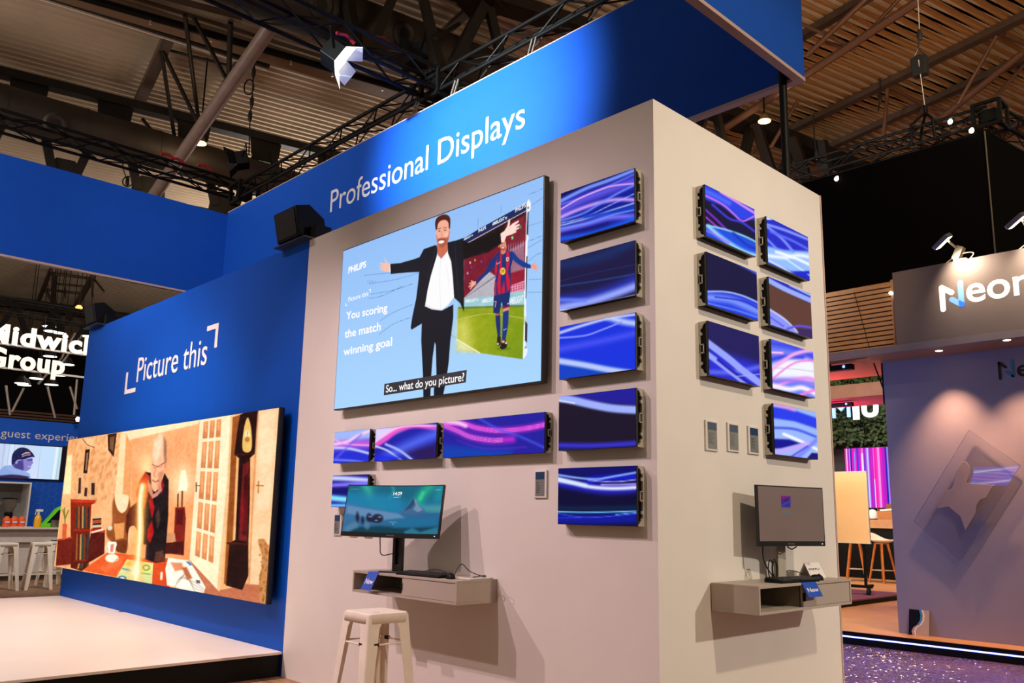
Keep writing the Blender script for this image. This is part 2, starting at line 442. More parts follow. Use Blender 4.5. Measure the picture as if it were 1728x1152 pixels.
def floor_mat():
    m = bpy.data.materials.new('hall_floor'); m.use_nodes = True; nt = m.node_tree; L = nt.links; b = nt.nodes['Principled BSDF']
    N = nt.nodes.new
    tc = N('ShaderNodeTexCoord'); sp = N('ShaderNodeSeparateXYZ'); L.new(tc.outputs['Object'], sp.inputs[0])
    # wood planks
    mp = N('ShaderNodeMapping'); mp.inputs['Scale'].default_value = (1.2, 8, 1); L.new(tc.outputs['Object'], mp.inputs[0])
    nz = N('ShaderNodeTexNoise'); nz.inputs['Scale'].default_value = 2.2; nz.inputs['Detail'].default_value = 6; L.new(mp.outputs[0], nz.inputs[0])
    wr = N('ShaderNodeValToRGB'); wr.color_ramp.elements[0].color = (*lin((110, 78, 56)), 1); wr.color_ramp.elements[1].color = (*lin((172, 130, 96)), 1)
    wr.color_ramp.elements[0].position = .3; wr.color_ramp.elements[1].position = .7; L.new(nz.outputs[0], wr.inputs[0])
    # aisle carpet under crinkled film, east of the stand
    n2 = N('ShaderNodeTexNoise'); n2.inputs['Scale'].default_value = 1.3; n2.inputs['Detail'].default_value = 5; L.new(tc.outputs['Object'], n2.inputs[0])
    cr = N('ShaderNodeValToRGB'); cr.color_ramp.elements[0].color = (*lin((84, 58, 58)), 1); cr.color_ramp.elements[1].color = (*lin((140, 100, 84)), 1); L.new(n2.outputs[0], cr.inputs[0])
    gt = N('ShaderNodeMath'); gt.operation = 'GREATER_THAN'; gt.inputs[1].default_value = 2.3; L.new(sp.outputs['Y'], gt.inputs[0])
    g2 = N('ShaderNodeMath'); g2.operation = 'GREATER_THAN'; g2.inputs[1].default_value = -8.0; L.new(sp.outputs['X'], g2.inputs[0])
    mu = N('ShaderNodeMath'); mu.operation = 'MULTIPLY'; L.new(gt.outputs[0], mu.inputs[0]); L.new(g2.outputs[0], mu.inputs[1])
    mx = N('ShaderNodeMixRGB'); L.new(mu.outputs[0], mx.inputs[0]); L.new(wr.outputs[0], mx.inputs[1]); L.new(cr.outputs[0], mx.inputs[2])
    L.new(mx.outputs[0], b.inputs['Base Color'])
    ro = N('ShaderNodeMapRange'); ro.inputs[3].default_value = .5; ro.inputs[4].default_value = .20; L.new(mu.outputs[0], ro.inputs[0]); L.new(ro.outputs[0], b.inputs['Roughness'])
    # crinkles of the film catch the lamps
    vo = N('ShaderNodeTexVoronoi'); vo.inputs['Scale'].default_value = 34; L.new(tc.outputs['Object'], vo.inputs[0])
    n3 = N('ShaderNodeTexNoise'); n3.inputs['Scale'].default_value = 30; n3.inputs['Detail'].default_value = 5; L.new(tc.outputs['Object'], n3.inputs[0])
    ad = N('ShaderNodeMath'); ad.operation = 'ADD'; L.new(vo.outputs[0], ad.inputs[0]); L.new(n3.outputs[0], ad.inputs[1])
    bp = N('ShaderNodeBump'); bp.inputs['Distance'].default_value = .035; L.new(ad.outputs[0], bp.inputs['Height'])
    ms = N('ShaderNodeMath'); ms.operation = 'MULTIPLY'; ms.inputs[1].default_value = .95; L.new(mu.outputs[0], ms.inputs[0]); L.new(ms.outputs[0], bp.inputs['Strength'])
    L.new(bp.outputs[0], b.inputs['Normal'])
    # facets of the crumpled film
    v2 = N('ShaderNodeTexVoronoi'); v2.inputs['Scale'].default_value = 52; L.new(tc.outputs['Object'], v2.inputs[0])
    vm = N('ShaderNodeVectorMath'); vm.operation = 'SUBTRACT'; vm.inputs[1].default_value = (.5, .5, .5); L.new(v2.outputs['Color'], vm.inputs[0])
    vs = N('ShaderNodeVectorMath'); vs.operation = 'SCALE'; vs.inputs[3].default_value = 1.3; L.new(vm.outputs[0], vs.inputs[0])
    ge = N('ShaderNodeNewGeometry'); va = N('ShaderNodeVectorMath'); va.operation = 'ADD'; L.new(ge.outputs['Normal'], va.inputs[0]); L.new(vs.outputs[0], va.inputs[1])
    vn = N('ShaderNodeVectorMath'); vn.operation = 'NORMALIZE'; L.new(va.outputs[0], vn.inputs[0])
    gl = N('ShaderNodeBsdfGlossy'); gl.inputs['Roughness'].default_value = .11; L.new(vn.outputs[0], gl.inputs['Normal'])
    mf = N('ShaderNodeMath'); mf.operation = 'MULTIPLY'; mf.inputs[1].default_value = .22; L.new(mu.outputs[0], mf.inputs[0])
    ms2 = N('ShaderNodeMixShader'); L.new(mf.outputs[0], ms2.inputs[0]); L.new(b.outputs[0], ms2.inputs[1]); L.new(gl.outputs[0], ms2.inputs[2]); L.new(ms2.outputs[0], nt.nodes['Material Output'].inputs[0])
    return m


struct(MB().add([(-70, -16, 0), (25, -16, 0), (25, 60, 0), (-70, 60, 0)], [(0, 1, 2, 3)]).build('floor', floor_mat()))
o = struct(MB().box((-WW, 0, 0), (0, .1, WH)).build('wall_front', WHITE))
lab(o, 'white front wall of the display tower')
o = struct(MB().box((-.1, .1, 0), (0, WD, WH)).build('wall_right', WHITE)); lab(o, 'white side wall of the display tower')
o = struct(MB().box((0, WD - .016, 0), (.006, WD, WH)).build('trim_1', TRIMPALE))
o = struct(MB().box((XL, 0, 0), (-WW, .1, WH)).build('wall_left', BLUEWALL)); lab(o, 'deep blue wall behind the stage')
o = struct(MB().box((XL, WD - .1, 0), (-.1, WD, WH)).build('wall_back', BLUEWALL))

t = thing('stage', 'low white stage deck with black sides in front of blue wall', 'stage', (-7, -2.6, 0))
MB().box((XL + .03, -5.4, SZ - .022), (-WW - .004, -.003, SZ)).build('deck', STAGEW, t, .003)
MB().box((XL + .05, -5.38, .001), (-WW - .022, -.02, SZ - .022)).build('skirt', BLACK, t)
# something dropped on the deck by the wall
p = pZ(205, 1032, SZ)
o = MB().obox((p.x, p.y, SZ + .004), (1, .3, 0), (-.3, 1, 0), (0, 0, 1), .035, .012, .003).build('tape_scrap', mat('brown_tape', (96, 84, 62)))
tag(o, 'small brown scrap lying on white stage deck beside blue wall', 'scrap')

# lettering on the blue wall
t = thing('wall_lettering', 'white "Picture this" lettering between corner brackets on blue wall', 'sign', (-7, 0, 2.8))
nF = (0, -1, 0)
A, B = pY(230.5, 644.5, 0), pY(348.5, 614.5, 0); z = (A.z + B.z) / 2
hcap = pY(235.7, 603.6, 0).z - A.z
lettering_words('Picture this', (A.x, 0, z), (B.x, 0, z), (0, 0, 1), hcap, nF, .001, .004, LETTER, t)
a = pY(215.5, 628, 0); b = pY(214, 664.5, 0); c = pY(228.5, 661, 0)
m = MB(); m.box((a.x - .03, -.005, b.z), (a.x + .03, -.001, a.z)); m.box((a.x + .03, -.005, b.z), (c.x, -.001, b.z + .055)); m.build('opening_bracket', LETTER, t)
a = pY(368, 545, 0); b = pY(365.5, 586, 0); c = pY(350.5, 550, 0)
m = MB(); m.box((a.x - .035, -.005, b.z), (a.x + .03, -.001, a.z)); m.box((c.x, -.005, a.z - .055), (a.x - .035, -.001, a.z)); m.build('closing_bracket', LETTER, t)

# ------------------------------------------------------------------ blue fascia ring overhead
YB, XA, XC = 2.0, -10.2, -.026
ZB0, ZB1 = 4.85, 6.31
t = thing('overhead_banner', 'blue fabric fascia ring hung above the stand', 'banner', (-5, 0, ZB0))
m = MB().box((XA, YB, ZB0 + .03), (XC, YB + .06, ZB1 - .012)); m.build('rear_panel', BLUE, t)
m = MB().box((XA - .06, -6.5, ZB0 - .02), (XA, YB + .06, ZB1 - .05)); m.build('west_panel', BLUE, t)
m = MB().box((XC - .06, -6.5, ZB0 + .03), (XC, YB, ZB1 - .012)); m.build('east_panel', BLUE, t)
m = MB().box((XA, YB - .004, ZB0), (XC + .004, YB + .064, ZB0 + .03)); m.box((XC - .064, -6.5, ZB0), (XC + .004, YB - .004, ZB0 + .03)); m.box((XA - .064, -6.5, ZB0 - .05), (XA + .004, YB + .06, ZB0 - .02)); m.build('lower_edge_profile', TRIMPALE, t)
m = MB().box((XA, YB - .002, ZB1 - .012), (XC, YB + .062, ZB1)); m.build('upper_edge_profile', TRIMPALE, t)
A, B = pY(557, 361, YB), pY(886, 212.5, YB)
z = (pY(557, 361, YB).z + pY(818.7, 240, YB).z) / 2
lettering_words('Professional Displays', (A.x, YB, z), (B.x, YB, z), (0, 0, 1), .315, nF, .001, .003, LETTER, t, 'white lettering')

# pole that carries the corner of the ring
t = thing('support_pole', 'black steel pole rising behind the tower to the banner corner', 'pole', (-.163, 1.96, 0))
MB().tube([(-.163, 1.96, .012), (-.163, 1.96, ZB0 + .7)], .031, 16).build('tube', BLACKM, t)
MB().box((-.22, 1.9, 0), (-.11, 2.02, .012)).build('base_plate', BLACKM, t)


# ------------------------------------------------------------------ lighting trusses
def truss(name, label, p, q, s=.29, step=.42, roll=0.0, mt=None, group='lighting trusses'):
    p, q = Vector(p), Vector(q); d = (q - p).normalized(); a = d.cross(Vector((0, 0, 1))).normalized(); b = a.cross(d)
    mt = mt or BLACKM
    t = thing(name, label, 'truss', tuple((p + q) / 2), group)
    cs = [(-1, -1), (1, -1), (1, 1), (-1, 1)]; h = s / 2 - .025
    for x, y in cs:
        off = a * x * h + b * y * h
        MB().tube([p + off, q + off], .025, 8).build('chord', mt, t)
    n = int((q - p).length / step); m = MB()
    for k in range(4):
        (x0, y0), (x1, y1) = cs[k], cs[(k + 1) % 4]
        for i in range(n):
            f0, f1 = i / n, (i + 1) / n
            if (i + k) % 2: (u0, w0), (u1, w1) = (x0, y0), (x1, y1)
            else: (u0, w0), (u1, w1) = (x1, y1), (x0, y0)
            m.tube([p.lerp(q, f0) + a * u0 * h + b * w0 * h, p.lerp(q, f1) + a * u1 * h + b * w1 * h], .011, 5, False)
    m.build('bracing', mt, t)
    return t


ZT = 6.69
t1 = truss('lighting_truss', 'black box truss running along the top of the rear blue fascia', (-10.0, 2.24, ZT), (-.1, 2.24, ZT))
t2 = truss('lighting_truss', 'black box truss above the left blue fascia, toward the ring corner', (-10.36, -5.5, ZT + .1), (-10.36, 2.1, ZT + .1))
t3 = truss('lighting_truss', 'black box truss crossing over the stage and carrying the lit floodlight', (-4.95, -4.2, ZT + .03), (-4.95, 2.06, ZT + .03), .33)


def corner_block(t, c, s=.33):
    m = MB(); x, y, z = c; h = s / 2
    for dx in (-h, h):
        for dy in (-h, h): m.box((x + dx - .025, y + dy - .025, z - h), (x + dx + .025, y + dy + .025, z + h))
    for dz in (-h, h):
        for e in (-h, h):
            m.box((x - h, y + e - .022, z + dz - .022), (x + h, y + e + .022, z + dz + .022)); m.box((x + e - .022, y - h, z + dz - .022), (x + e + .022, y + h, z + dz + .022))
    m.box((x - .1, y - .1, z - .08), (x + .1, y + .1, z + .1))
    m.build('corner_block', BLACKM, t)


corner_block(t1, (-10.2, 2.26, ZT)); corner_block(t1, (-4.95, 2.26, ZT), .34)
# clamps that hang the fascia from its truss
for px_, py_ in ((760, 152), (695, 188), (890, 88)):
    m = MB(); v = pY(px_, py_, 2.03)
    m.tube([(v.x, 2.03, ZB1 - .01), (v.x, 2.1, ZT - .14)], .012, 6); m.tube([(v.x + .06, 2.03, ZB1 - .01), (v.x + .06, 2.1, ZT - .14)], .012, 6)
    m.build('hanging_clamp', mat('bright_clamp', (190, 180, 170), .3, .7), t1)


def flood(name, label, hang, to, group, lit=True, s=1.0):
    hang = Vector(hang); t = thing(name, label, 'floodlight', tuple(hang), group)
    d = (Vector(to) - hang).normalized(); a = d.cross(Vector((0, 0, 1))).normalized(); b = a.cross(d)
    c = hang + Vector((0, 0, -.22 * s)) + d * .05
    MB().obox(c, a, b, d, .15 * s, .11 * s, .1 * s).build('housing', BLACK, t, .01)
    m = MB().bar(c + a * .17 * s, hang + a * .17 * s, .02, .008); m.bar(c - a * .17 * s, hang - a * .17 * s, .02, .008); m.bar(hang + a * .18 * s, hang - a * .18 * s, .02, .02); m.build('yoke', BLACK, t)
    MB().obox(c + d * .103 * s, a, b, d, .135 * s, .095 * s, .003).build('lens', GLOWW if lit else mat('unlit_lens', (200, 190, 180), .25), t)
    for k, (e, f, hw, hl) in enumerate(((b, a, .15, .09), (-b, a, .15, .09), (a, b, .11, .08), (-a, b, .11, .08))):
        p0 = c + d * .1 * s + e * (.11 if e in (b, -b) else .15) * s; dirn = (d * .8 + e * .6).normalized()
        n = dirn.cross(f).normalized()
        MB().obox(p0 + dirn * hl * s, f, dirn, n, hw * s, hl * s, .003).build('barn_door', BLACK if not lit else mat('pale_barn_door', (226, 224, 216), .5), t)
    if lit:
        spot(c + d * .30 * s, to, 40, 96, (.88, .95, 1.0), 1.0, .10)
    return t


v = pX(556, 92, -4.88)
flood('floodlight', 'lit floodlight with white barn doors under the cross truss', (-4.88, v.y, v.z + .24), (-3.95, 2.0, 5.62), None, True, 1.0)
v = pY(408, 285, 2.0)
flood('floodlight', 'unlit pale floodlight standing on the truss corner at left', (v.x + .1, 2.0, v.z + .35), (v.x - 1.5, -1.0, v.z - .7), None, False, 1.0)
v = pY(715, 92, 2.2)
flood('floodlight', 'dark floodlight above the junction of the two black trusses', (v.x, 2.2, v.z + .2), (v.x - 1.5, 0.2, v.z - .1), None, False, 1.0)
# red slings on the trusses
for tr, lst, xx in ((t2, ((283, 265), (300, 273), (345, 284)), -10.3), (t3, ((583, 66), (648, 72)), -4.9)):
    for px_, py_ in lst:
        v = pX(px_, py_, xx); m = MB(); m.tube([(v.x, v.y - .12, v.z + .02), (v.x, v.y, v.z + .05), (v.x, v.y + .12, v.z)], .022, 6)
        lab(m.build('sling', mat('red_sling', (150, 22, 26)), tr), 'red lifting sling')


# ------------------------------------------------------------------ loudspeakers on top of the wall
def speaker(label, x0, x1, y, k):
    t = thing('loudspeaker', label, 'loudspeaker', ((x0 + x1) / 2, y, WH), 'loudspeakers on the wall top')
    prof = [(-.08, .05), (-.15, .36), (.02, .41), (.2, .30), (.24, .14), (.16, .05)]
    MB().prism([(a * k, b * k) for a, b in prof], (0, y, WH), (0, 1, 0), (0, 0, 1), (1, 0, 0), x0, x1).build('cabinet', BLACK, t, .012)
    g = [(-.083, .075), (-.142, .34)]
    d = Vector((0, g[1][0] - g[0][0], g[1][1] - g[0][1])) * k; n = Vector((0, -d.z, d.y)).normalized()
    c = Vector(((x0 + x1) / 2, y + (g[0][0] + g[1][0]) / 2 * k, WH + (g[0][1] + g[1][1]) / 2 * k)) + n * .004
    MB().obox(c, (1, 0, 0), d.normalized(), n, (x1 - x0) / 2 - .03, d.length / 2, .006).build('grille', mat('speaker_grille', (8, 8, 8), .8, 0, .2, 200), t)
    m = MB(); m.box((x0 - .02, y - .1, WH), (x1 + .14, y + .2, WH + .012)); m.box((x0 + .05, y - .04, WH + .012), (x1 - .05, y + .14, WH + .05 * k + .01)); m.build('mounting_plate', STEEL, t)
    m = MB(); m.bar((x1 + .012, y - .02, WH + .03), (x1 + .012, y + .16, WH + .2), .02, .03); m.box((x1, y + .02, WH + .012), (x1 + .14, y + .18, WH + .15)); m.build('bracket', BLACK, t)


speaker('black loudspeaker on the wall top where white meets blue', -4.46, -4.04, -.0, .92)
speaker('black loudspeaker at the far end of the blue wall top', -9.95, -9.55, -.01, .85)

# ================================================================== SCREENS ON THE WALLS
def led_panel(name, label, group, O, u, n, w, h, paint, grid=(100, 60), dep=.07):
    """O is the upper left corner of the lit face; n points out of the wall"""
    O, u, n = Vector(O), Vector(u), Vector(n); dn = Vector((0, 0, -1))
    base = O + u * w / 2 + dn * h - n * dep
    t = thing(name, label, 'LED panel', tuple(base), group)
    c = O + u * w / 2 + dn * h / 2
    MB().obox(c - n * (.016 + (dep - .016) / 2), u, dn, n, w / 2 - .012, h / 2 - .010, (dep - .018) / 2).build('cabinet', BLACK, t)
    MB().obox(c - n * .0085, u, dn, n, w / 2, h / 2, .0075).build('face_module', BEZEL, t)
    for sgn in (-1, 1):
        E = O + u * (w / 2 + sgn * (w / 2 - .011)) - n * .017
        D = dep - .018; k = h / .3375
        for top in (0, 1):
            pr = [(0, 0), (D, 0), (D, .10), (D * .8, .10), (D * .8, .085), (D * .55, .085), (D * .55, .07), (D * .85, .062), (D * .85, .048), (D * .5, .04), (D * .5, .03), (D * .25, .012), (0, .012)]
            pr = [(a, b * k) for a, b in pr]
            org = E if top == 0 else E + dn * h; vv = dn if top == 0 else -dn
            MB().prism(pr, org, -n, vv, u * sgn, 0, .0105).build('corner_bracket', GREYM, t)
        cc = E + dn * h / 2 - n * D * .62 + u * sgn * .006; g = MB()
        for dx, dz, a, b in ((-.013, 0, .003, .028 * k), (.013, 0, .003, .028 * k), (0, -.026 * k, .016, .003), (0, .026 * k, .016, .003)):
            g.obox(cc + n * dx + dn * dz, n, dn, u, a, b, .005)
        g.build('latch', GREYM, t)
        MB().obox(O + u * (w / 2 + sgn * (w / 2 - .008)) + dn * h / 2 - n * (dep - .006), u, dn, n, .008, h / 2 - .004, .005).build('side_rail', GREYM, t)
    p = Pic(O + dn * h + n * .0012 + u * .0015 - dn * .0015, u * (w - .003), -dn * (h - .003), *grid)
    paint(p); p.build('display', t)
    return t


def strokes(p, L):
    for s in L:
        pts, w, col = s[0], s[1], s[2]; soft = s[3] if len(s) > 3 else w * .5; al = s[4] if len(s) > 4 else 1
        p.stroke(pts, w, col, soft, al)


def F1(p):
    p.zoom(920, 270, 4.4316); p.c[:] = (12, 24, 150); p.fill([(100, 200), (700, 20), (700, 90), (100, 300)], (8, 14, 96), 20)
    strokes(p, [([(110, 310), (300, 215), (480, 150), (680, 70)], 26, (120, 150, 255), 12), ([(110, 335), (350, 250), (680, 98)], 14, (80, 105, 240)),
                ([(110, 390), (250, 310), (420, 245), (680, 150)], 60, (120, 100, 245), 40, .8), ([(110, 372), (250, 290), (400, 225), (520, 190), (680, 175)], 9, (255, 185, 240), 6),
                ([(110, 430), (250, 370), (400, 320), (540, 295), (680, 298)], 24, (215, 165, 255), 16), ([(110, 455), (280, 400), (420, 320), (540, 250), (680, 180)], 14, (110, 140, 255), 10),
                ([(110, 490), (300, 440), (480, 380), (680, 318)], 9, (190, 215, 255), 7), ([(120, 470), (300, 425), (500, 330), (680, 245)], 6, (160, 190, 255), 5),
                ([(300, 420), (480, 400), (680, 350)], 30, (16, 60, 200), 18, .9), ([(110, 525), (300, 480), (480, 430), (680, 420)], 36, (130, 115, 250), 26),
                ([(110, 512), (320, 470), (520, 405), (680, 370)], 10, (90, 150, 250)), ([(110, 565), (300, 520), (470, 480)], 26, (8, 16, 110), 18), ([(110, 590), (350, 550), (560, 480), (680, 430)], 34, (24, 90, 230), 25)])


def F2(p):
    p.zoom(920, 270, 4.4316); p.c[:] = (24, 21, 66)
    strokes(p, [([(110, 780), (330, 745), (520, 680), (680, 600)], 60, (16, 64, 130), 50, .55), ([(110, 905), (400, 835), (680, 780)], 5, (30, 86, 150), 4, .45), ([(110, 942), (400, 900), (680, 850)], 8, (34, 110, 200), 7, .6),
                ([(100, 1050), (330, 1020), (520, 960), (680, 890)], 60, (40, 60, 220), 50, .8), ([(100, 1105), (330, 1060), (520, 1000), (680, 940)], 56, (150, 165, 255), 26), ([(100, 1045), (200, 1045), (300, 1050)], 24, (100, 130, 255), 18), ([(100, 1125), (300, 1100), (680, 1010)], 12, (210, 218, 255), 8)])


def F3(p):
    p.zoom(920, 520, 3.0316); p.c[:] = (22, 50, 222); p.fill([(60, 250), (480, 330), (480, 400), (60, 400)], (12, 66, 196), 30)
    strokes(p, [([(60, 130), (200, 85), (330, 50), (470, 30)], 14, (190, 200, 255)), ([(320, 45), (400, 68), (470, 78)], 30, (190, 205, 255), 16), ([(60, 152), (200, 140), (290, 110), (390, 70)], 8, (140, 150, 255)),
                ([(60, 212), (300, 165), (470, 125)], 26, (96, 96, 255), 24, .7), ([(60, 268), (200, 290), (330, 315), (470, 335)], 30, (186, 202, 255), 10)])


def F4(p):
    p.zoom(920, 520, 3.0316); p.c[:] = (26, 19, 40); p.fill([(60, 400), (480, 380), (480, 500), (250, 480), (60, 460)], (32, 28, 150), 14)
    strokes(p, [([(60, 458), (130, 468), (250, 495), (350, 512), (470, 520)], 40, (160, 178, 255), 9), ([(60, 470), (150, 485)], 6, (230, 238, 255)), ([(60, 700), (250, 702), (470, 690)], 24, (56, 50, 214), 14), ([(60, 730), (470, 715)], 16, (24, 34, 130), 8)])


def F5(p):
    p.zoom(920, 770, 8.228); p.c[:] = (9, 8, 52); p.fill([(150, 100), (1300, 80), (1300, 250), (700, 300), (150, 260)], (10, 12, 104), 50)
    strokes(p, [([(150, 340), (400, 390), (620, 430), (850, 455), (1060, 450), (1300, 430)], 130, (44, 44, 236), 60, .8), ([(600, 330), (900, 300), (1300, 280)], 90, (20, 30, 230), 40, .8), ([(150, 250), (400, 290), (600, 310), (750, 312), (900, 285), (1300, 215)], 26, (140, 175, 255), 14),
                ([(150, 325), (400, 372), (620, 420), (850, 440), (1060, 440), (1300, 425)], 46, (236, 242, 255), 26), ([(150, 300), (350, 350), (560, 400)], 46, (214, 236, 255), 24), ([(600, 330), (800, 345), (1000, 350), (1300, 315)], 12, (176, 186, 255), 9), ([(780, 392), (1000, 392), (1300, 380)], 20, (190, 160, 250), 14),
                ([(150, 715), (700, 720), (1300, 705)], 50, (6, 50, 80), 40, .7), ([(150, 860), (600, 870), (1300, 850)], 140, (12, 26, 170), 50, .85), ([(150, 765), (500, 775), (900, 770), (1300, 758)], 17, (110, 205, 255), 10), ([(980, 805), (1300, 778)], 10, (110, 190, 255), 8), ([(150, 785), (400, 830), (600, 845), (900, 830), (1300, 790)], 10, (80, 84, 250), 9), ([(150, 852), (500, 850)], 10, (40, 60, 240), 9)])


def Ra(p):
    p.zoom(540, 680, 4.32); p.c[:] = (34, 46, 214); p.fill([(90, 190), (380, 170), (380, 260), (90, 290)], (160, 186, 252), 24)
    strokes(p, [([(100, 310), (250, 298), (380, 295)], 60, (236, 110, 226), 34, .8), ([(100, 300), (200, 280), (280, 235), (380, 195)], 20, (255, 210, 240), 12), ([(100, 262), (180, 296), (300, 305), (380, 308)], 9, (255, 170, 245), 6), ([(100, 325), (220, 332), (380, 372)], 18, (196, 206, 255), 9),
                ([(120, 400), (200, 320), (300, 230)], 14, (110, 100, 250), 12, .7), ([(100, 412), (240, 420), (380, 440)], 14, (110, 130, 255), 10)])


def Rb(p):
    p.zoom(540, 680, 4.32); p.c[:] = (30, 34, 168); p.fill([(390, 170), (660, 160), (500, 240), (390, 300)], (226, 210, 255), 30); p.fill([(600, 340), (850, 300), (850, 420), (700, 420)], (40, 22, 90), 40)
    strokes(p, [([(390, 318), (480, 262), (560, 200), (700, 165), (870, 190)], 30, (255, 80, 205), 16), ([(390, 292), (520, 200), (640, 165), (860, 165)], 14, (255, 200, 240), 10), ([(480, 400), (600, 330), (720, 275), (870, 215)], 70, (84, 108, 246), 44, .9), ([(390, 310), (490, 345), (600, 422)], 13, (206, 214, 255), 7), ([(480, 300), (580, 345), (670, 412)], 17, (176, 190, 255), 9), ([(390, 390), (560, 410)], 40, (24, 40, 226), 30)])


def Rc(p):
    p.zoom(540, 680, 4.32); p.c[:] = (34, 30, 158); p.fill([(880, 300), (1400, 340), (1400, 420), (880, 420)], (14, 62, 176), 40)
    strokes(p, [([(880, 150), (1000, 200), (1100, 245), (1250, 272), (1400, 262)], 44, (226, 40, 220), 30, .85), ([(930, 140), (1050, 152), (1150, 182), (1300, 200), (1500, 185), (1660, 150)], 40, (236, 44, 220), 26, .9)])
    for k in (-12, 0, 12):
        strokes(p, [([(880, 155 + k), (1000, 202 + k), (1100, 247 + k), (1250, 270 + k), (1330, 266 + k)], 4, (255, 170, 240), 4, .8), ([(930, 142 + k), (1050, 152 + k), (1150, 182 + k), (1300, 200 + k), (1500, 184 + k), (1660, 152 + k)], 4, (255, 150, 240), 4, .8)])
    strokes(p, [([(880, 130), (1000, 142), (1060, 165)], 26, (255, 214, 250), 18), ([(1150, 105), (1300, 190), (1450, 240), (1660, 335)], 14, (76, 92, 246), 14, .8), ([(1000, 270), (1200, 330), (1500, 320)], 10, (110, 40, 200), 12, .6)])


def Rd(p):
    p.zoom(540, 680, 4.32); p.c[:] = (22, 26, 150)
    strokes(p, [([(80, 545), (200, 550), (380, 565)], 34, (206, 214, 255), 16), ([(80, 600), (200, 592), (380, 580)], 28, (140, 120, 250), 16), ([(80, 640), (380, 640)], 40, (10, 12, 96), 24), ([(80, 690), (240, 705), (380, 700)], 40, (130, 232, 255), 18), ([(80, 745), (380, 745)], 22, (110, 190, 255), 12)])


def G0(p):
    p.zoom(1160, 290, 4.2667); p.c[:] = (20, 16, 54); p.fill([(110, 80), (500, 268), (500, 345), (380, 345), (240, 240), (110, 190)], (44, 66, 230), 14)
    strokes(p, [([(110, 130), (200, 170), (300, 225)], 30, (80, 110, 250), 20), ([(110, 160), (250, 232), (330, 300), (390, 352), (440, 340), (500, 306)], 11, (226, 120, 246), 7), ([(240, 145), (340, 205), (430, 262), (500, 305)], 16, (236, 150, 250), 9), ([(180, 235), (300, 335), (390, 362), (500, 440)], 14, (64, 64, 240), 9),
                ([(110, 255), (200, 335), (290, 425)], 12, (150, 50, 226), 9), ([(110, 305), (230, 410)], 10, (190, 70, 236), 7)])
    p.fill([(110, 385), (250, 410), (400, 460), (510, 520), (510, 620), (110, 470)], (30, 80, 226), 8)
    strokes(p, [([(110, 380), (250, 408), (400, 458), (510, 512)], 12, (150, 220, 255), 7), ([(150, 390), (230, 460), (330, 530), (420, 578), (510, 606)], 26, (160, 220, 255), 16), ([(110, 410), (200, 455), (300, 510)], 10, (170, 110, 250), 8), ([(330, 440), (420, 520), (510, 560)], 16, (20, 50, 190), 12)])


def G1(p):
    p.zoom(1160, 290, 4.2667); p.c[:] = (22, 20, 64); p.fill([(125, 850), (300, 865), (420, 895), (530, 950), (530, 1080), (125, 960)], (40, 62, 226), 10)
    strokes(p, [([(320, 628), (420, 680), (520, 735)], 26, (84, 108, 250), 12), ([(125, 862), (270, 862), (400, 892), (530, 950)], 10, (190, 206, 255), 6), ([(125, 900), (300, 920), (420, 965), (530, 1015)], 46, (124, 152, 255), 26), ([(125, 940), (350, 995), (530, 1055)], 10, (96, 140, 255), 7), ([(200, 900), (400, 930), (520, 990)], 8, (20, 30, 180), 7)])


def G2(p):
    p.zoom(1160, 530, 4.429); p.c[:] = (34, 28, 92); p.fill([(140, 250), (300, 300), (560, 380), (560, 550), (140, 470)], (42, 46, 214), 46)
    strokes(p, [([(140, 430), (350, 432), (570, 385)], 30, (110, 122, 250), 20, .8), ([(140, 205), (300, 325), (420, 425), (570, 535)], 50, (152, 164, 255), 8), ([(140, 290), (280, 395), (450, 525)], 40, (152, 166, 255), 8), ([(230, 340), (330, 420), (480, 530)], 20, (26, 22, 170), 9), ([(370, 465), (570, 445)], 7, (160, 176, 255), 5)])


def G3(p):
    p.zoom(1160, 290, 4.2667); p.c[:] = (38, 44, 200); p.fill([(560, 530), (700, 562), (880, 572), (890, 720), (740, 715), (560, 640)], (150, 192, 255), 14)
    p.fill([(560, 310), (618, 345), (560, 345)], (196, 226, 255), 4)
    strokes(p, [([(560, 375), (700, 418), (880, 490)], 18, (136, 156, 255), 9), ([(570, 390), (680, 480), (760, 572)], 18, (126, 146, 255), 9), ([(600, 430), (750, 492), (880, 562)], 16, (92, 112, 250), 9), ([(570, 480), (650, 560)], 14, (120, 150, 255), 9), ([(560, 600), (700, 615), (800, 600), (890, 615)], 26, (238, 246, 255), 14), ([(640, 575), (780, 622), (890, 672)], 20, (248, 252, 255), 10), ([(590, 640), (700, 700), (800, 765)], 10, (226, 236, 255), 7), ([(700, 620), (890, 750)], 8, (236, 244, 255), 6)])
    p.fill([(770, 718), (890, 712), (890, 735), (850, 735), (890, 790), (830, 770)], (22, 40, 206), 8)


def G4(p):
    p.zoom(1160, 290, 4.2667); p.c[:] = (98, 62, 54)  # brown ground paints in room light reflected by the dark panel
    strokes(p, [([(570, 745), (700, 820), (900, 915)], 60, (40, 46, 190), 8), ([(570, 772), (700, 842), (900, 930)], 34, (154, 174, 255), 6), ([(740, 815), (900, 892)], 16, (164, 184, 255), 6)])
    p.fill([(580, 985), (680, 1045), (740, 1105), (800, 1165), (580, 1130)], (140, 150, 255), 6)
    strokes(p, [([(585, 985), (700, 1060), (800, 1160)], 12, (206, 210, 255), 6), ([(590, 1040), (690, 1110)], 10, (90, 90, 230), 8), ([(720, 1130), (800, 1108), (910, 1124)], 16, (96, 84, 226), 9)])
    p.fill([(790, 1125), (910, 1135), (910, 1200), (800, 1170)], (62, 40, 100), 10)


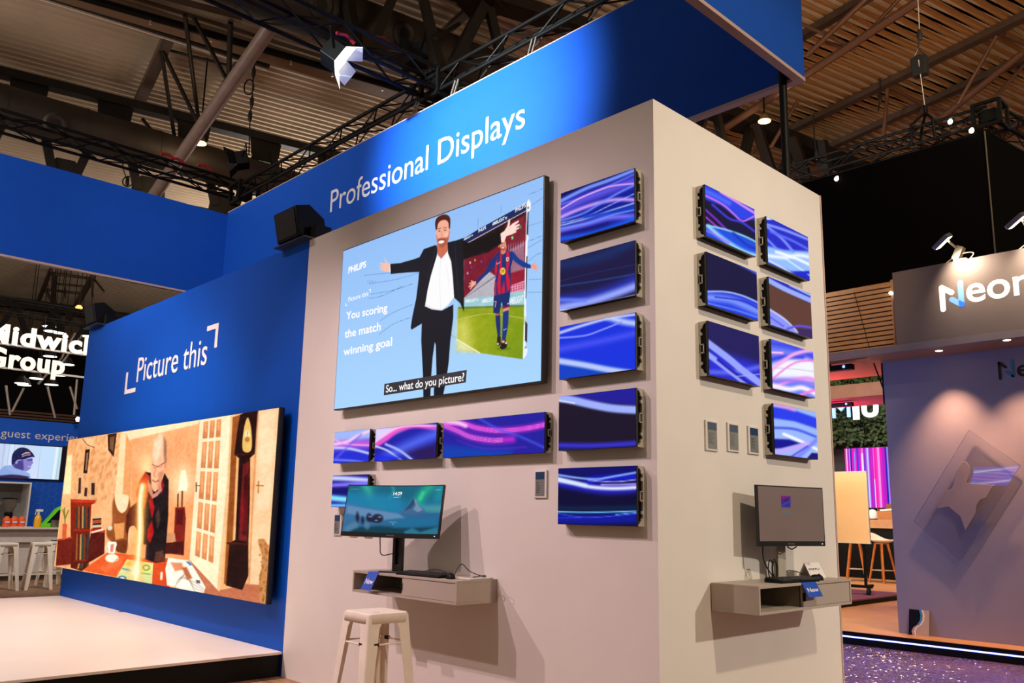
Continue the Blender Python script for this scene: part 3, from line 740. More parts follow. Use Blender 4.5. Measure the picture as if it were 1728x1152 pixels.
def G5(p):
    p.zoom(1160, 530, 4.429); p.c[:] = (110, 130, 246); p.fill([(620, 380), (760, 330), (960, 330), (970, 520), (800, 480), (620, 480)], (246, 246, 255), 34)
    strokes(p, [([(620, 215), (800, 250), (960, 330)], 44, (62, 72, 236), 30), ([(620, 340), (720, 320), (860, 320)], 26, (54, 60, 226), 20), ([(620, 425), (720, 345), (820, 290), (960, 265)], 26, (255, 176, 240), 14), ([(640, 480), (740, 400), (830, 355), (960, 345)], 12, (255, 120, 222), 8), ([(625, 285), (712, 290)], 18, (255, 140, 236), 8), ([(625, 285), (705, 288)], 7, (255, 226, 255), 5),
                ([(640, 550), (780, 492), (900, 478), (970, 505)], 26, (236, 150, 246), 14), ([(625, 500), (760, 495), (960, 520)], 22, (150, 110, 240), 18, .8), ([(625, 530), (760, 560), (860, 550), (970, 600)], 34, (255, 244, 255), 16), ([(640, 400), (800, 410), (960, 430)], 5, (190, 200, 220), 5), ([(850, 600), (970, 560)], 20, (255, 130, 226), 10)])


def G6(p):
    p.zoom(1160, 530, 4.429); p.c[:] = (156, 186, 252)
    p.fill([(630, 690), (760, 705), (980, 780), (980, 860), (800, 800), (630, 775)], (42, 62, 236), 12); p.fill([(630, 930), (760, 935), (850, 965), (700, 1002), (630, 1005)], (20, 20, 146), 10)
    strokes(p, [([(630, 668), (720, 692), (800, 715)], 22, (226, 150, 240), 14), ([(630, 848), (800, 858), (960, 915)], 18, (70, 90, 236), 10), ([(720, 895), (850, 950), (980, 1015)], 20, (255, 255, 255), 10), ([(630, 1035), (760, 1010), (900, 960)], 26, (206, 166, 255), 18), ([(820, 1075), (980, 925)], 30, (126, 136, 255), 14), ([(640, 1060), (800, 1070)], 16, (96, 110, 250), 12), ([(760, 1075), (900, 985)], 12, (90, 70, 226), 9)])
    p.fill([(890, 1080), (930, 1035), (990, 1040), (990, 1090)], (28, 22, 112), 6)


UF, NF_ = (1, 0, 0), (0, -1, 0)
UR, NR = (0, 1, 0), (1, 0, 0)
zF = [3.4699, 3.0158, 2.5766, 2.132, 1.6876]
gF = 'LED panels in the front column'
for k, (pt, lb) in enumerate([(F1, 'LED panel of pink and pale blue swooshes, topmost of the front column'), (F2, 'mostly dark LED panel with pale band along its bottom, front column'),
                              (F3, 'bright blue LED panel with pale bands, middle of the front column'), (F4, 'near-black LED panel crossed by one pale band near its top'), (F5, 'dark navy LED panel with white arc, lowest of the front column')]):
    led_panel('led_panel', lb, gF, (-.6925, -.07, zF[k]), UF, NF_, .6, .3375, pt)
gRow = 'LED panels in the row under the large display'
led_panel('led_panel', 'smallest LED panel of the row under the large display, leftmost', gRow, (-3.235, -.07, 2.052), UF, NF_, .51, .257, Ra, (80, 44))
led_panel('led_panel', 'middle LED panel of the row under the large display, pink and blue', gRow, (-2.648, -.07, 2.048), UF, NF_, .758, .256, Rb, (110, 44))
led_panel('led_panel', 'widest LED panel of the row, with two magenta streaks', gRow, (-1.812, -.07, 2.046), UF, NF_, 1.0, .257, Rc, (150, 48))
led_panel('led_panel', 'small LED panel partly hidden behind the curved monitor', gRow, (-3.23, -.07, 1.695), UF, NF_, .51, .257, Rd, (80, 44))
gS = 'LED panels on the side wall of the tower'
for k, (yy, z0, pt, lb) in enumerate([(.4378, 3.4722, G0, 'LED panel with violet arcs, topmost of the near column on side wall'), (.4378, 3.031, G1, 'dark LED panel with blue bottom band, middle of near side-wall column'),
                                      (.4378, 2.5915, G2, 'LED panel with two diagonal pale bands, lowest of near side-wall column'), (1.1943, 3.465, G3, 'blue LED panel with white glow, topmost of far side-wall column'),
                                      (1.1943, 3.0332, G4, 'brown-dark LED panel crossed by pale bands on side wall'), (1.1943, 2.5991, G5, 'whitest LED panel with pink arcs on the side wall'), (1.1943, 2.1623, G6, 'pale blue LED panel with white streak, lowest of far side-wall column')]):
    led_panel('led_panel', lb, gS, (.07, yy, z0), UR, NR, .6, .3375, pt)


# ------------------------------------------------------------------ paper-thin price displays
def shelf_tag(label, c, u, n, w, h, plastic=False):
    c, u, n = Vector(c), Vector(u), Vector(n); up = Vector((0, 0, 1))
    t = thing('info_tag', label, 'info tag', tuple(c - up * h / 2), 'electronic info tags on the walls')
    MB().obox(c + n * .006, u, up, n, w / 2, h / 2, .006).build('case', mat('tag_case', (224, 218, 212), .45), t, .003)
    MB().obox(c + n * .0125, u, up, n, w / 2 - .018, h / 2 - .012, .0008).build('display', mat('tag_grey', (120, 124, 122), .4), t)
    MB().obox(c + n * .0136 + up * (h / 2 - .036), u, up, n, w / 2 - .019, .023, .0005).build('header_band', mat('tag_navy', (24, 56, 96), .4), t)
    m = MB(); r = random.Random(int(abs(c.x * 100 + c.y * 37)))
    for i in range(7):
        L = (w / 2 - .03) * r.uniform(.35, .8); m.obox(c + n * .0136 + up * (h / 2 - .078 - i * .0105) - u * (w / 2 - .026 - L), u, up, n, L, .0018, .0004)
    m.build('text_lines', mat('tag_print', (58, 60, 64), .5), t)
    if plastic:
        MB().obox(c + n * .0155, u, up, n, w / 2 - .012, h / 2 - .006, .0006).build('protective_film', mat('clear_film', (225, 225, 215), .12, 0, .02, alpha=.05), t)
    return t


gT = 'electronic info tags on the walls'
shelf_tag('info tag on front wall between widest LED strip and LED column', (-.903, 0, 1.598), UF, NF_, .115, .176)
shelf_tag('info tag half hidden behind left edge of the curved monitor', (-3.215, 0, 1.298), UF, NF_, .115, .176)
shelf_tag('second info tag hidden behind the curved monitor, foot showing', (-2.99, 0, 1.298), UF, NF_, .115, .176)
shelf_tag('third info tag hidden behind the curved monitor, foot showing', (-2.78, 0, 1.298), UF, NF_, .115, .176)
shelf_tag('info tag under crinkled protective film, leftmost of three on side wall', (0, .547, 1.9), UR, NR, .135, .186, True)
shelf_tag('middle info tag of the three on side wall', (0, .793, 1.908), UR, NR, .135, .182, True)
shelf_tag('info tag nearest the lowest LED panel on side wall', (0, 1.038, 1.908), UR, NR, .135, .182)

# ================================================================== LARGE DISPLAY: presenter and footballer
SKIN, SKIN2 = (240, 186, 160), (206, 128, 104)


def big_picture(p):
    p.c[:] = (160, 204, 252)
    p.c += (p.b - .5)[..., None] * np.array([-14, -14, -4]) * 1.6
    p.zoom(540, 290, 2.81)
    navy = (22, 24, 32)
    ln = (60, 96, 160)
    for q in ([(210, 490), (330, 478)], [(232, 528), (300, 520), (380, 505), (470, 478)], [(240, 580), (350, 560), (440, 530)], [(232, 600), (300, 585), (392, 540)], [(285, 705), (350, 665), (440, 628)], [(280, 770), (350, 720), (430, 690)], [(985, 110), (1055, 80)], [(1000, 160), (1064, 116)], [(990, 255), (1060, 232)], [(985, 330), (1060, 300)], [(985, 360), (1055, 320)], [(992, 420), (1030, 390), (1060, 385)], [(985, 570), (1056, 570)], [(990, 510), (1056, 508)], [(750, 218), (748, 262)], [(860, 160), (858, 195)], [(620, 770), (650, 792)]):
        p.stroke(q, 1.6, ln, 1.2, .8)
    for x in (225, 240, 254): p.stroke([(x, 535), (x, 518), (x + 9, 516), (x + 9, 533)], 1.4, (110, 150, 210), 1.0, .7, smooth=False)
    # --- the cabinet with the stadium picture
    p.fill([(962, 888), (968, 560), (978, 150), (990, 128), (1000, 150), (998, 180), (988, 190), (985, 300), (990, 310), (985, 330), (976, 600), (978, 680), (974, 700), (975, 830), (985, 842), (978, 870)], (244, 246, 252), 1.2)
    p.fill([(984, 190), (990, 188), (986, 300), (980, 296)], (24, 24, 34), 1); p.fill([(979, 400), (984, 400), (978, 600), (974, 600)], (24, 26, 40), 1); p.fill([(973, 705), (984, 720), (982, 810), (972, 800)], (50, 36, 46), 1)
    p.ell(987, 170, 4, 6, (90, 90, 100), 1); p.ell(975, 832, 4, 6, (150, 150, 160), 1)
    p.fill([(655, 640), (968, 628), (962, 888), (650, 843)], (170, 176, 24), 1.4, col2=(120, 150, 14), gdir=(1, .3))
    p.fill([(655, 650), (760, 645), (968, 690), (968, 720), (800, 690), (656, 690)], (140, 158, 18), 14, .8)
    p.fill([(650, 720), (700, 690), (720, 800), (720, 850), (650, 843)], (226, 222, 120), 40, .7)
    p.stroke([(653, 700), (800, 672), (966, 694)], 2.5, (214, 220, 130), 2, .8); p.stroke([(650, 795), (700, 825), (756, 858)], 7, (246, 244, 206), 3)
    p.fill([(652, 800), (662, 806), (740, 855), (650, 843)], (236, 236, 190), 8, .8)
    p.fill([(656, 598), (968, 560), (968, 634), (655, 645)], (156, 206, 214), 1.4)
    p.fill([(655, 640), (968, 629), (968, 640), (655, 650)], (110, 130, 60), 2)
    p.fill([(683, 320), (978, 150), (970, 562), (656, 600), (683, 560)], (122, 22, 44), 1.2)
    p.fill([(680, 600), (720, 560), (800, 470), (870, 520), (880, 580), (700, 600)], (184, 180, 190), 4)
    for k in range(6): p.stroke([(690 + k * 20, 595 - k * 14), (820 + k * 5, 500 - k * 2)], 2, (120, 116, 132), 2, .7)
    p.fill([(880, 480), (972, 450), (970, 520), (890, 545)], (150, 26, 52), 2)
    p.fill([(885, 545), (970, 515), (968, 562), (885, 578)], (232, 150, 178), 2)
    for i in range(7):
        for j in range(3): p.ell(895 + i * 12, 546 + j * 11 - i * 3.2, 4, 3, (170, 30, 70), 1.2)
    p.fill([(880, 380), (970, 330), (970, 460), (900, 480)], (170, 130, 150), 6, .8)
    for i in range(8): p.stroke([(880 + i * 12, 392 - i * 6), (884 + i * 11, 350 - i * 6)], 3, (214, 190, 204), 2, .7)
    p.fill([(683, 346), (978, 184), (976, 240), (930, 250), (860, 340), (800, 380), (683, 415)], (34, 18, 20), 4)
    p.fill([(880, 250), (976, 200), (974, 320), (900, 345), (870, 330)], (126, 32, 48), 10)
    for x, y, r in ((700, 360, 3), (730, 352, 6), (748, 344, 5), (766, 336, 7), (790, 318, 9), (812, 312, 8), (832, 300, 5), (905, 215, 3)): p.ell(x, y, r * .6, r * 1.3, (250, 120, 50), 3, .9); p.ell(x, y, r * .3, r * .6, (255, 220, 170), 2)
    p.ell(912, 312, 5, 8, (140, 220, 140), 2); p.ell(950, 262, 5, 8, (90, 150, 90), 2)
    for x, y, c in ((712, 430, (220, 190, 190)), (735, 418, (200, 170, 60)), (718, 452, (60, 80, 170)), (765, 425, (60, 90, 190)), (700, 480, (200, 160, 160))): p.ell(x, y, 4, 6, c, 2)
    p.fill([(681, 316), (750, 272), (860, 212), (978, 148), (978, 182), (683, 345)], (26, 40, 88), 1.2)
    p.stroke([(683, 346), (978, 184)], 3, (236, 214, 224), 1.6, smooth=False)
    p.c += np.where((p.X > 640) & (p.X < 975) & (p.Y > 140) & (p.Y < 880) & (p.c[..., 2] - p.c[..., 0] < 62), 1, 0)[..., None] * (p.noise(12, 200, 150, 3) + p.noise(14, 60, 44, 4))[..., None] * .8
    # --- footballer
    p.zoom(760, 360, 4.429)
    J, Rd_ = (24, 48, 118), (214, 24, 56)
    p.ell(400, 1010, 40, 10, (70, 100, 12), 12, .7)
    p.fill([(335, 750), (373, 748), (374, 860), (372, 925), (354, 925), (342, 840)], (26, 44, 112), 2); p.fill([(393, 722), (437, 715), (432, 830), (412, 948), (386, 945), (390, 830)], (26, 52, 130), 2)
    p.fill([(388, 700), (440, 690), (437, 722), (394, 735)], (224, 150, 120), 2); p.fill([(335, 748), (372, 742), (372, 760), (336, 765)], (176, 96, 76), 2)
    p.fill([(350, 920), (376, 920), (378, 975), (365, 990), (347, 985)], (40, 26, 30), 2); p.fill([(385, 945), (412, 945), (424, 980), (418, 1005), (385, 1018), (370, 1005), (378, 975)], (34, 20, 24), 2)
    p.ell(395, 958, 12, 10, (240, 160, 130), 3); p.ell(416, 968, 8, 7, (230, 220, 226), 2); p.ell(355, 975, 8, 8, (220, 200, 206), 2)
    p.fill([(325, 612), (448, 572), (446, 640), (442, 692), (395, 706), (382, 660), (376, 700), (366, 748), (322, 745), (322, 680)], (22, 42, 104), 2)
    p.fill([(385, 705), (442, 690), (442, 700), (388, 715)], (160, 20, 60), 2)
    p.fill([(345, 300), (372, 288), (425, 268), (452, 285), (470, 335), (452, 400), (450, 578), (395, 602), (328, 618), (326, 560), (338, 480), (328, 400)], J, 2)
    for q in ([(372, 296), (386, 296), (384, 400), (376, 500), (378, 600), (356, 606), (350, 520), (366, 400)], [(418, 276), (440, 280), (444, 350), (430, 440), (446, 500), (448, 560), (424, 590), (414, 480), (418, 380)], [(334, 330), (352, 320), (352, 420), (340, 480), (332, 440)], [(332, 500), (344, 520), (342, 612), (329, 616)], [(384, 560), (402, 500), (410, 590), (386, 600)]): p.fill(q, Rd_, 5, .95)
    p.fill([(340, 312), (352, 330), (330, 400), (290, 440), (190, 530), (188, 505), (258, 438), (300, 350)], J, 2); p.fill([(452, 275), (475, 290), (510, 335), (560, 365), (602, 385), (600, 412), (540, 402), (480, 360), (460, 330)], (20, 58, 140), 2)
    p.fill([(190, 505), (192, 528), (165, 550), (150, 570), (146, 560), (156, 545), (138, 552), (134, 545), (160, 528), (140, 528), (142, 520), (162, 515), (152, 502), (160, 500), (175, 510)], (238, 176, 150), 1.6)
    p.fill([(601, 386), (612, 382), (634, 358), (638, 366), (626, 384), (660, 386), (662, 394), (635, 398), (664, 408), (660, 414), (634, 410), (650, 424), (642, 428), (622, 418), (601, 408)], (242, 160, 140), 1.6)
    p.fill([(380, 250), (412, 250), (414, 290), (396, 308), (376, 296)], (220, 130, 100), 2)
    p.ell(393, 236, 24, 42, (232, 150, 118), 2.5); p.ell(392, 262, 18, 16, (150, 60, 40), 5, .7); p.ell(392, 256, 9, 4, (255, 245, 240), 1.5); p.ell(384, 230, 4, 2, (60, 30, 26), 1.2); p.ell(402, 228, 4, 2, (60, 30, 26), 1.2); p.ell(362, 246, 5, 8, (210, 120, 96), 2)
    p.ell(392, 432, 20, 27, (246, 200, 70), 2); 
    for k in range(3): p.stroke([(382, 424 + k * 8), (392, 420 + k * 8), (403, 422 + k * 8)], 3, (30, 30, 40), 1.5)
    p.fill([(416, 330), (438, 326), (438, 346), (427, 360), (416, 350)], (236, 226, 210), 1.5); p.fill([(420, 336), (434, 333), (434, 344), (427, 352), (420, 347)], (180, 60, 80), 1.5)
    p.stroke([(346, 372), (352, 378), (370, 364)], 4, (246, 226, 190), 2); p.stroke([(426, 672), (430, 676), (444, 664)], 3.5, (236, 226, 226), 1.6); p.stroke([(398, 866), (402, 870), (418, 860)], 3.5, (220, 230, 246), 1.6)
    p.stroke([(327, 660), (342, 658), (334, 700)], 5, (236, 180, 160), 2, smooth=False)
    # --- presenter in the dark suit
    p.zoom(540, 290, 2.81)
    sk = (248, 196, 176)
    p.fill([(335, 440), (325, 432), (316, 424), (304, 404), (309, 425), (312, 432), (286, 431), (281, 437), (300, 442), (280, 448), (282, 454), (301, 451), (284, 461), (288, 468), (304, 462), (298, 471), (314, 472), (332, 474)], sk, 1.4)
    p.fill([(332, 436), (340, 434), (340, 478), (330, 474)], (250, 248, 250), 1.2)
    p.fill([(483, 700), (498, 635), (540, 652), (580, 656), (632, 628), (632, 690), (618, 800), (610, 905), (598, 990), (582, 1066), (540, 1070), (540, 1030), (552, 960), (549, 820), (544, 808), (534, 880), (528, 960), (523, 1070), (490, 1072), (488, 960), (480, 800)], navy, 1.6)
    p.fill([(556, 392), (575, 400), (605, 360), (622, 400), (632, 500), (636, 592), (606, 634), (575, 656), (530, 651), (497, 636), (505, 590), (518, 500), (535, 430)], (253, 252, 253), 1.4)
    p.stroke([(572, 410), (568, 520), (572, 650)], 1.6, (214, 216, 226), 1.4, .8); p.stroke([(600, 440), (612, 540)], 3, (226, 228, 236), 3, .6); p.stroke([(500, 630), (574, 654), (634, 600)], 4, (200, 206, 216), 3, .5)
    p.fill([(548, 346), (560, 358), (553, 400), (526, 490), (510, 560), (497, 640), (484, 718), (434, 748), (430, 738), (437, 690), (456, 600), (466, 520), (470, 474), (420, 476), (335, 484), (333, 436), (380, 432), (440, 415), (472, 404), (492, 366), (520, 356)], navy, 1.6)
    p.fill([(602, 334), (640, 326), (682, 312), (683, 664), (664, 622), (636, 596), (630, 500), (622, 425), (607, 385)], navy, 1.6)
    p.fill([(676, 318), (700, 336), (790, 304), (856, 274), (866, 338), (800, 366), (730, 394), (680, 414)], (20, 14, 14), 2)
    p.stroke([(640, 330), (646, 460), (660, 610)], 2, (50, 54, 66), 2, .7); p.stroke([(548, 356), (530, 430), (505, 500)], 2, (54, 58, 70), 2, .7)
    p.fill([(856, 292), (874, 280), (888, 258), (894, 224), (902, 226), (899, 258), (914, 244), (940, 230), (944, 236), (922, 254), (944, 246), (948, 253), (926, 266), (944, 262), (944, 269), (924, 279), (932, 280), (930, 287), (908, 296), (884, 304), (874, 330), (860, 336)], (254, 222, 210), 1.4)
    p.stroke([(886, 268), (905, 268)], 1.6, (226, 170, 150), 1.4, .7)
    p.fill([(553, 345), (604, 330), (607, 372), (592, 392), (575, 412), (560, 396)], (206, 110, 84), 2)
    p.fill([(553, 268), (552, 236), (566, 214), (590, 208), (608, 220), (614, 250), (612, 300), (602, 340), (582, 362), (566, 356), (556, 330), (550, 300)], (246, 176, 150), 1.6, smooth=True)
    p.fill([(552, 300), (558, 318), (572, 312), (590, 312), (604, 306), (613, 290), (610, 318), (602, 342), (582, 364), (566, 358), (556, 334)], (168, 76, 52), 5, .85)
    p.ell(575, 332, 14, 7, (255, 250, 246), 1.8, ang=-10); p.stroke([(560, 322), (575, 320), (592, 318)], 2, (120, 40, 30), 1.5)
    p.ell(566, 280, 5, 2.6, (70, 34, 30), 1.4); p.ell(593, 276, 5, 2.6, (70, 34, 30), 1.4); p.stroke([(558, 270), (572, 267)], 3, (110, 50, 34), 2); p.stroke([(585, 265), (600, 264)], 3, (110, 50, 34), 2)
    p.stroke([(578, 282), (575, 300), (582, 304)], 2.2, (214, 120, 96), 2); p.ell(600, 300, 8, 12, (255, 206, 186), 6, .7)
    p.fill([(549, 275), (546, 240), (556, 216), (584, 202), (608, 206), (618, 226), (616, 268), (611, 266), (608, 240), (594, 228), (572, 232), (560, 246), (555, 270)], (84, 34, 22), 2, smooth=True)
    p.ell(614, 286, 4, 9, (226, 140, 116), 1.5)


bx0, bx1, bz0, bz1 = -3.2588, -0.8334, 2.2365, 3.6362
t = thing('large_display', 'large wall display showing a man in dark suit and a footballer', 'display', ((bx0 + bx1) / 2, 0, bz0))
MB().box((bx0 + .03, -.03, bz0 + .03), (bx1 - .03, 0, bz1 - .03)).build('wall_mount', BLACK, t)
MB().box((bx0, -.079, bz0), (bx1, -.03, bz1)).build('frame', BEZEL, t, .002)
p = Pic((bx0 + .008, -.0802, bz0 + .010), (bx1 - bx0 - .016, 0, 0), (0, 0, bz1 - bz0 - .018), 470, 290)
big_picture(p); p.build('picture', t)
YD = -.0802
cap_w = ink((252, 252, 254))


def on_display(txt, a, b, capdir_px, bold=.0, spacing=1.0, name='caption', m=None, lift=.0015, ref='H'):
    A, B = pY(*a, YD), pY(*b, YD); c = pY(*capdir_px, YD)
    up = (c - A); d = (B - A)
    mb = MB() if m is None else m
    lettering(mb, txt, A, B, up.normalized(), up.length, NF_, lift, 0, bold, spacing, ref)
    return mb


z6 = zc(540, 290, 2.81); z1 = zc(540, 560, 7.2); z8 = zc(760, 360, 4.429)
on_display('PHILIPS', z6(134, 481), z6(218, 451), z6(137, 451), .035).build('logo_lettering', cap_w, t)
on_display('Picture this', z6(134, 616), z6(229, 586), z6(136, 594), .008).build('tagline', cap_w, t)
m = MB()
for q in ([(123, 620), (122, 634), (131, 632)], [(232, 560), (241, 557), (240, 572)]):
    P = [pY(*z6(*k), YD) + Vector((0, -.0015, 0)) for k in q]
    for a_, b_ in zip(P, P[1:]): m.bar(a_, b_, .006, .0006, (0, -1, 0))
m.build('tagline_brackets', cap_w, t)
on_display('You scoring', z6(124, 700), z6(320, 660), z6(125, 664), .022).build('headline', cap_w, t)
on_display('the match', z6(117, 787), z6(288, 750), z6(119, 749), .022, ref='h').build('headline', cap_w, t)
on_display('winning goal', z6(111, 871), z6(342, 822), z6(113, 836), .022, ref='i').build('headline', cap_w, t)
P = [pY(*z6(*k), YD) + Vector((0, -.0012, 0)) for k in ((303, 1059), (692, 998), (697, 938), (306, 1005))]
sb = MB().add(P, [(0, 1, 2, 3)]).build('subtitle_box', ink((22, 24, 34)), t)
on_display('So... what do you picture?', z6(313, 1046), z6(684, 990), z6(315, 1011), .012, lift=.0024).build('subtitle', cap_w, t)
m = MB()
for tx, a, b, c in (('AMBILIGHT tv', (682, 326), (726, 303), (683, 316)), ('PHILIPS', (752, 288), (788, 270), (752, 273)), ('AMBILIGHT tv', (817, 256), (888, 222), (818, 240)), ('PHILIPS', (926, 193), (976, 166), (927, 172)),
                    ('AMBILIGHT tv', (688, 621), (752, 612), (688, 606)), ('AMBILIGHT', (768, 622), (824, 612), (768, 603)), ('AMBILIGHT', (896, 628), (964, 617), (897, 596))):
    on_display(tx, z6(*a), z6(*b), z6(*c), .02, m=m)
m.build('advertising_boards', ink((236, 240, 250)), t)

# ================================================================== STAGE DISPLAY: elderly man leaning over a table
def room_picture(p):
    p.zoom(0, 680, 3.3875)
    p.c[:] = (246, 186, 132)
    p.fill([(380, 200), (700, 150), (690, 600), (640, 860), (320, 960)], (228, 164, 112), 3, col2=(250, 196, 146), gdir=(1, -.2))
    r = random.Random(2)
    for _ in range(220):
        x = r.uniform(400, 690); y = r.uniform(180, 560); p.ell(x, y, r.uniform(3, 7), r.uniform(8, 16), (206, 136, 84), 5, .45, 15)
    p.fill([(690, 160), (1150, 90), (1110, 150), (900, 190), (740, 215)], (255, 232, 196), 6)
    p.fill([(745, 208), (1140, 118), (1120, 400), (1085, 900), (960, 880), (760, 640)], (250, 182, 132), 6, col2=(238, 158, 104), gdir=(0, 1))
    for _ in range(120):
        x = r.uniform(950, 1110); y = r.uniform(170, 600); p.ell(x, y, 4, 9, (232, 150, 100), 5, .4, 20)
    p.fill([(692, 165), (722, 175), (706, 535), (655, 530)], (255, 222, 178), 4); p.fill([(722, 175), (756, 250), (742, 545), (700, 535)], (236, 168, 112), 4)
    p.ell(840, 360, 34, 60, (255, 232, 176), 40, .8)
    # left lamp, shelf, frames
    p.fill([(385, 300), (412, 296), (404, 520), (360, 518)], (255, 240, 196), 5); p.ell(380, 480, 40, 160, (255, 226, 170), 60, .5)
    p.fill([(615, 178), (668, 170), (650, 308), (618, 268)], (66, 34, 20), 2); p.fill([(628, 196), (655, 188), (646, 280), (628, 256)], (120, 84, 56), 2)
    p.fill([(488, 266), (514, 262), (498, 402), (476, 400)], (44, 24, 16), 2); p.fill([(494, 284), (506, 280), (496, 384), (486, 384)], (150, 110, 80), 2)
    p.fill([(474, 205), (540, 200), (520, 255), (490, 238)], (240, 196, 150), 3); p.stroke([(474, 205), (500, 238), (538, 252)], 4, (110, 60, 34), 3)
    for q in ([(448, 400), (468, 398), (466, 540), (440, 545)], [(482, 466), (506, 470), (500, 550), (474, 545)], [(516, 436), (548, 434), (546, 545), (516, 545)]):
        p.fill(q, (226, 178, 130), 2); c = np.mean(q, 0); p.fill([tuple(c + (np.array(k) - c) * .62) for k in q], (64, 42, 36), 2)
    p.fill([(404, 552), (545, 556), (540, 572), (522, 580), (505, 930), (468, 960), (404, 940)], (150, 46, 22), 3, col2=(84, 22, 14), gdir=(0, 1))
    p.fill([(404, 548), (546, 554), (544, 570), (406, 566)], (196, 62, 30), 3)
    for rr, (y0, y1) in enumerate(((588, 715), (745, 895), (910, 945))):
        for k in range(7):
            x = 436 + k * 11; c = [(60, 64, 58), (150, 92, 46), (90, 30, 22), (180, 140, 84), (40, 70, 66), (120, 56, 30), (70, 40, 40)][(k + rr) % 7]
            p.fill([(x, y0 + r.uniform(0, 12)), (x + 9, y0 + 3), (x + 8 - rr * 2, y1), (x - 2 - rr * 2, y1)], c, 1.6)
    p.stroke([(426, 725), (515, 728)], 8, (160, 50, 24), 3); p.stroke([(424, 902), (505, 898)], 6, (130, 40, 22), 3)
    p.fill([(524, 720), (600, 728), (596, 860), (500, 915), (508, 800)], (90, 26, 18), 3); p.fill([(520, 716), (602, 726), (598, 740), (520, 736)], (190, 70, 36), 3)
    for k, c in enumerate(((40, 56, 50), (190, 60, 40), (60, 46, 40), (214, 196, 170), (150, 44, 30))): p.fill([(530, 660 + k * 13), (580, 656 + k * 13), (578, 668 + k * 13), (528, 672 + k * 13)], c, 1.6)
    p.fill([(520, 735), (590, 716), (592, 726), (524, 744)], (246, 232, 214), 2)
    p.fill([(330, 780), (410, 766), (408, 920), (318, 930)], (110, 34, 22), 3); p.stroke([(330, 782), (410, 768)], 8, (196, 60, 30), 3)
    for q in ([(372, 690), (368, 600)], [(372, 660), (392, 612)], [(370, 650), (358, 610)]): p.stroke(q, 6, (120, 120, 40), 4)
    p.fill([(358, 690), (384, 690), (378, 775), (356, 775)], (210, 96, 52), 3)
    # armchair and lace
    p.fill([(650, 545), (735, 540), (745, 650), (735, 760), (720, 852), (660, 840), (628, 780), (612, 720), (640, 690)], (156, 86, 42), 6, smooth=True)
    p.fill([(650, 690), (712, 682), (708, 770), (660, 782)], (226, 160, 96), 4); p.ell(630, 740, 22, 40, (150, 84, 44), 6); p.ell(628, 712, 15, 15, (220, 214, 204), 6)
    p.fill([(660, 530), (732, 528), (726, 600), (696, 628), (668, 596)], (250, 226, 190), 4, smooth=True)
    p.fill([(640, 790), (730, 780), (720, 860), (670, 850)], (120, 62, 32), 6)
    # lamp on the chest
    p.ell(1045, 450, 60, 90, (255, 240, 200), 60, .8); p.fill([(1035, 384), (1060, 380), (1074, 470), (1068, 500), (1018, 500), (1022, 470)], (255, 250, 226), 4)
    p.stroke([(1042, 505), (1040, 590)], 9, (120, 60, 30), 4); p.stroke([(1018, 520), (1016, 590)], 7, (60, 30, 20), 3)
    p.fill([(1002, 596), (1056, 594), (1062, 660), (1050, 870), (985, 862), (995, 740)], (128, 34, 24), 4); p.fill([(1010, 610), (1048, 610), (1044, 700), (1008, 690)], (90, 20, 18), 3)
    p.fill([(940, 740), (1000, 745), (1005, 790), (940, 800)], (206, 150, 110), 4); p.fill([(930, 800), (1050, 790), (1050, 862), (930, 860)], (74, 20, 16), 4)
    # floor
    p.fill([(1085, 895), (1250, 1070), (1300, 1060), (1420, 1030), (1545, 1040), (1560, 1160), (1160, 1100), (1085, 1000)], (192, 116, 86), 6)
    # french door
    p.fill([(1143, 92), (1345, 60), (1330, 300), (1252, 1075), (1084, 895)], (255, 236, 206), 2)
    p.fill([(1318, 68), (1346, 62), (1330, 300), (1256, 1075), (1240, 1062), (1300, 420)], (236, 196, 150), 4)

    def door(u, v):
        T0, T1, B0, B1 = np.array((1160, 98.)), np.array((1272, 78.)), np.array((1108, 890.)), np.array((1222, 940.)); a = T0 + (T1 - T0) * u; b = B0 + (B1 - B0) * u; return tuple(a + (b - a) * v)
    vs = [0, .145, .355, .575, .785, .985]
    for i in range(3):
        for j in range(5):
            u0, u1 = i / 3 + .045, (i + 1) / 3 - .045; v0, v1 = vs[j] + .012, vs[j + 1] - .012
            p.fill([door(u0, v0), door(u1, v0), door(u1, v1), door(u0, v1)], (236, 166, 112), 2, col2=(206, 132, 84), gdir=(0, 1))
            p.stroke([door(u0 + .1, v0 + .02), door(u0 + .14, v1 - .05)], 5, (252, 206, 160), 6, .6)
    p.stroke([(1122, 455), (1122, 505)], 7, (96, 60, 36), 3); p.stroke([(1120, 470), (1142, 472)], 5, (96, 60, 36), 2)
    # tall clock
    p.fill([(1330, 80), (1372, 66), (1352, 300), (1330, 800), (1295, 1040), (1280, 1030), (1310, 500)], (150, 84, 34), 4)
    p.fill([(1372, 66), (1420, 44), (1476, 40), (1460, 286), (1430, 312), (1428, 560), (1420, 800), (1420, 985), (1385, 1068), (1292, 1042), (1312, 800), (1345, 780), (1362, 400), (1366, 316), (1340, 290), (1356, 160)], (38, 12, 10), 3)
    p.fill([(1388, 350), (1424, 330), (1412, 790), (1364, 782)], (110, 28, 30), 5); p.fill([(1396, 420), (1418, 400), (1410, 760), (1384, 750)], (70, 12, 14), 6); p.ell(1390, 620, 16, 90, (150, 26, 34), 20, .7)
    p.fill([(1415, 82), (1436, 150), (1436, 268), (1388, 268), (1392, 160)], (226, 190, 110), 3, smooth=True); p.ell(1414, 180, 15, 28, (250, 230, 180), 4); p.stroke([(1414, 180), (1418, 160)], 3, (90, 50, 20), 2); p.ell(1414, 205, 13, 16, (150, 86, 34), 5, .7)
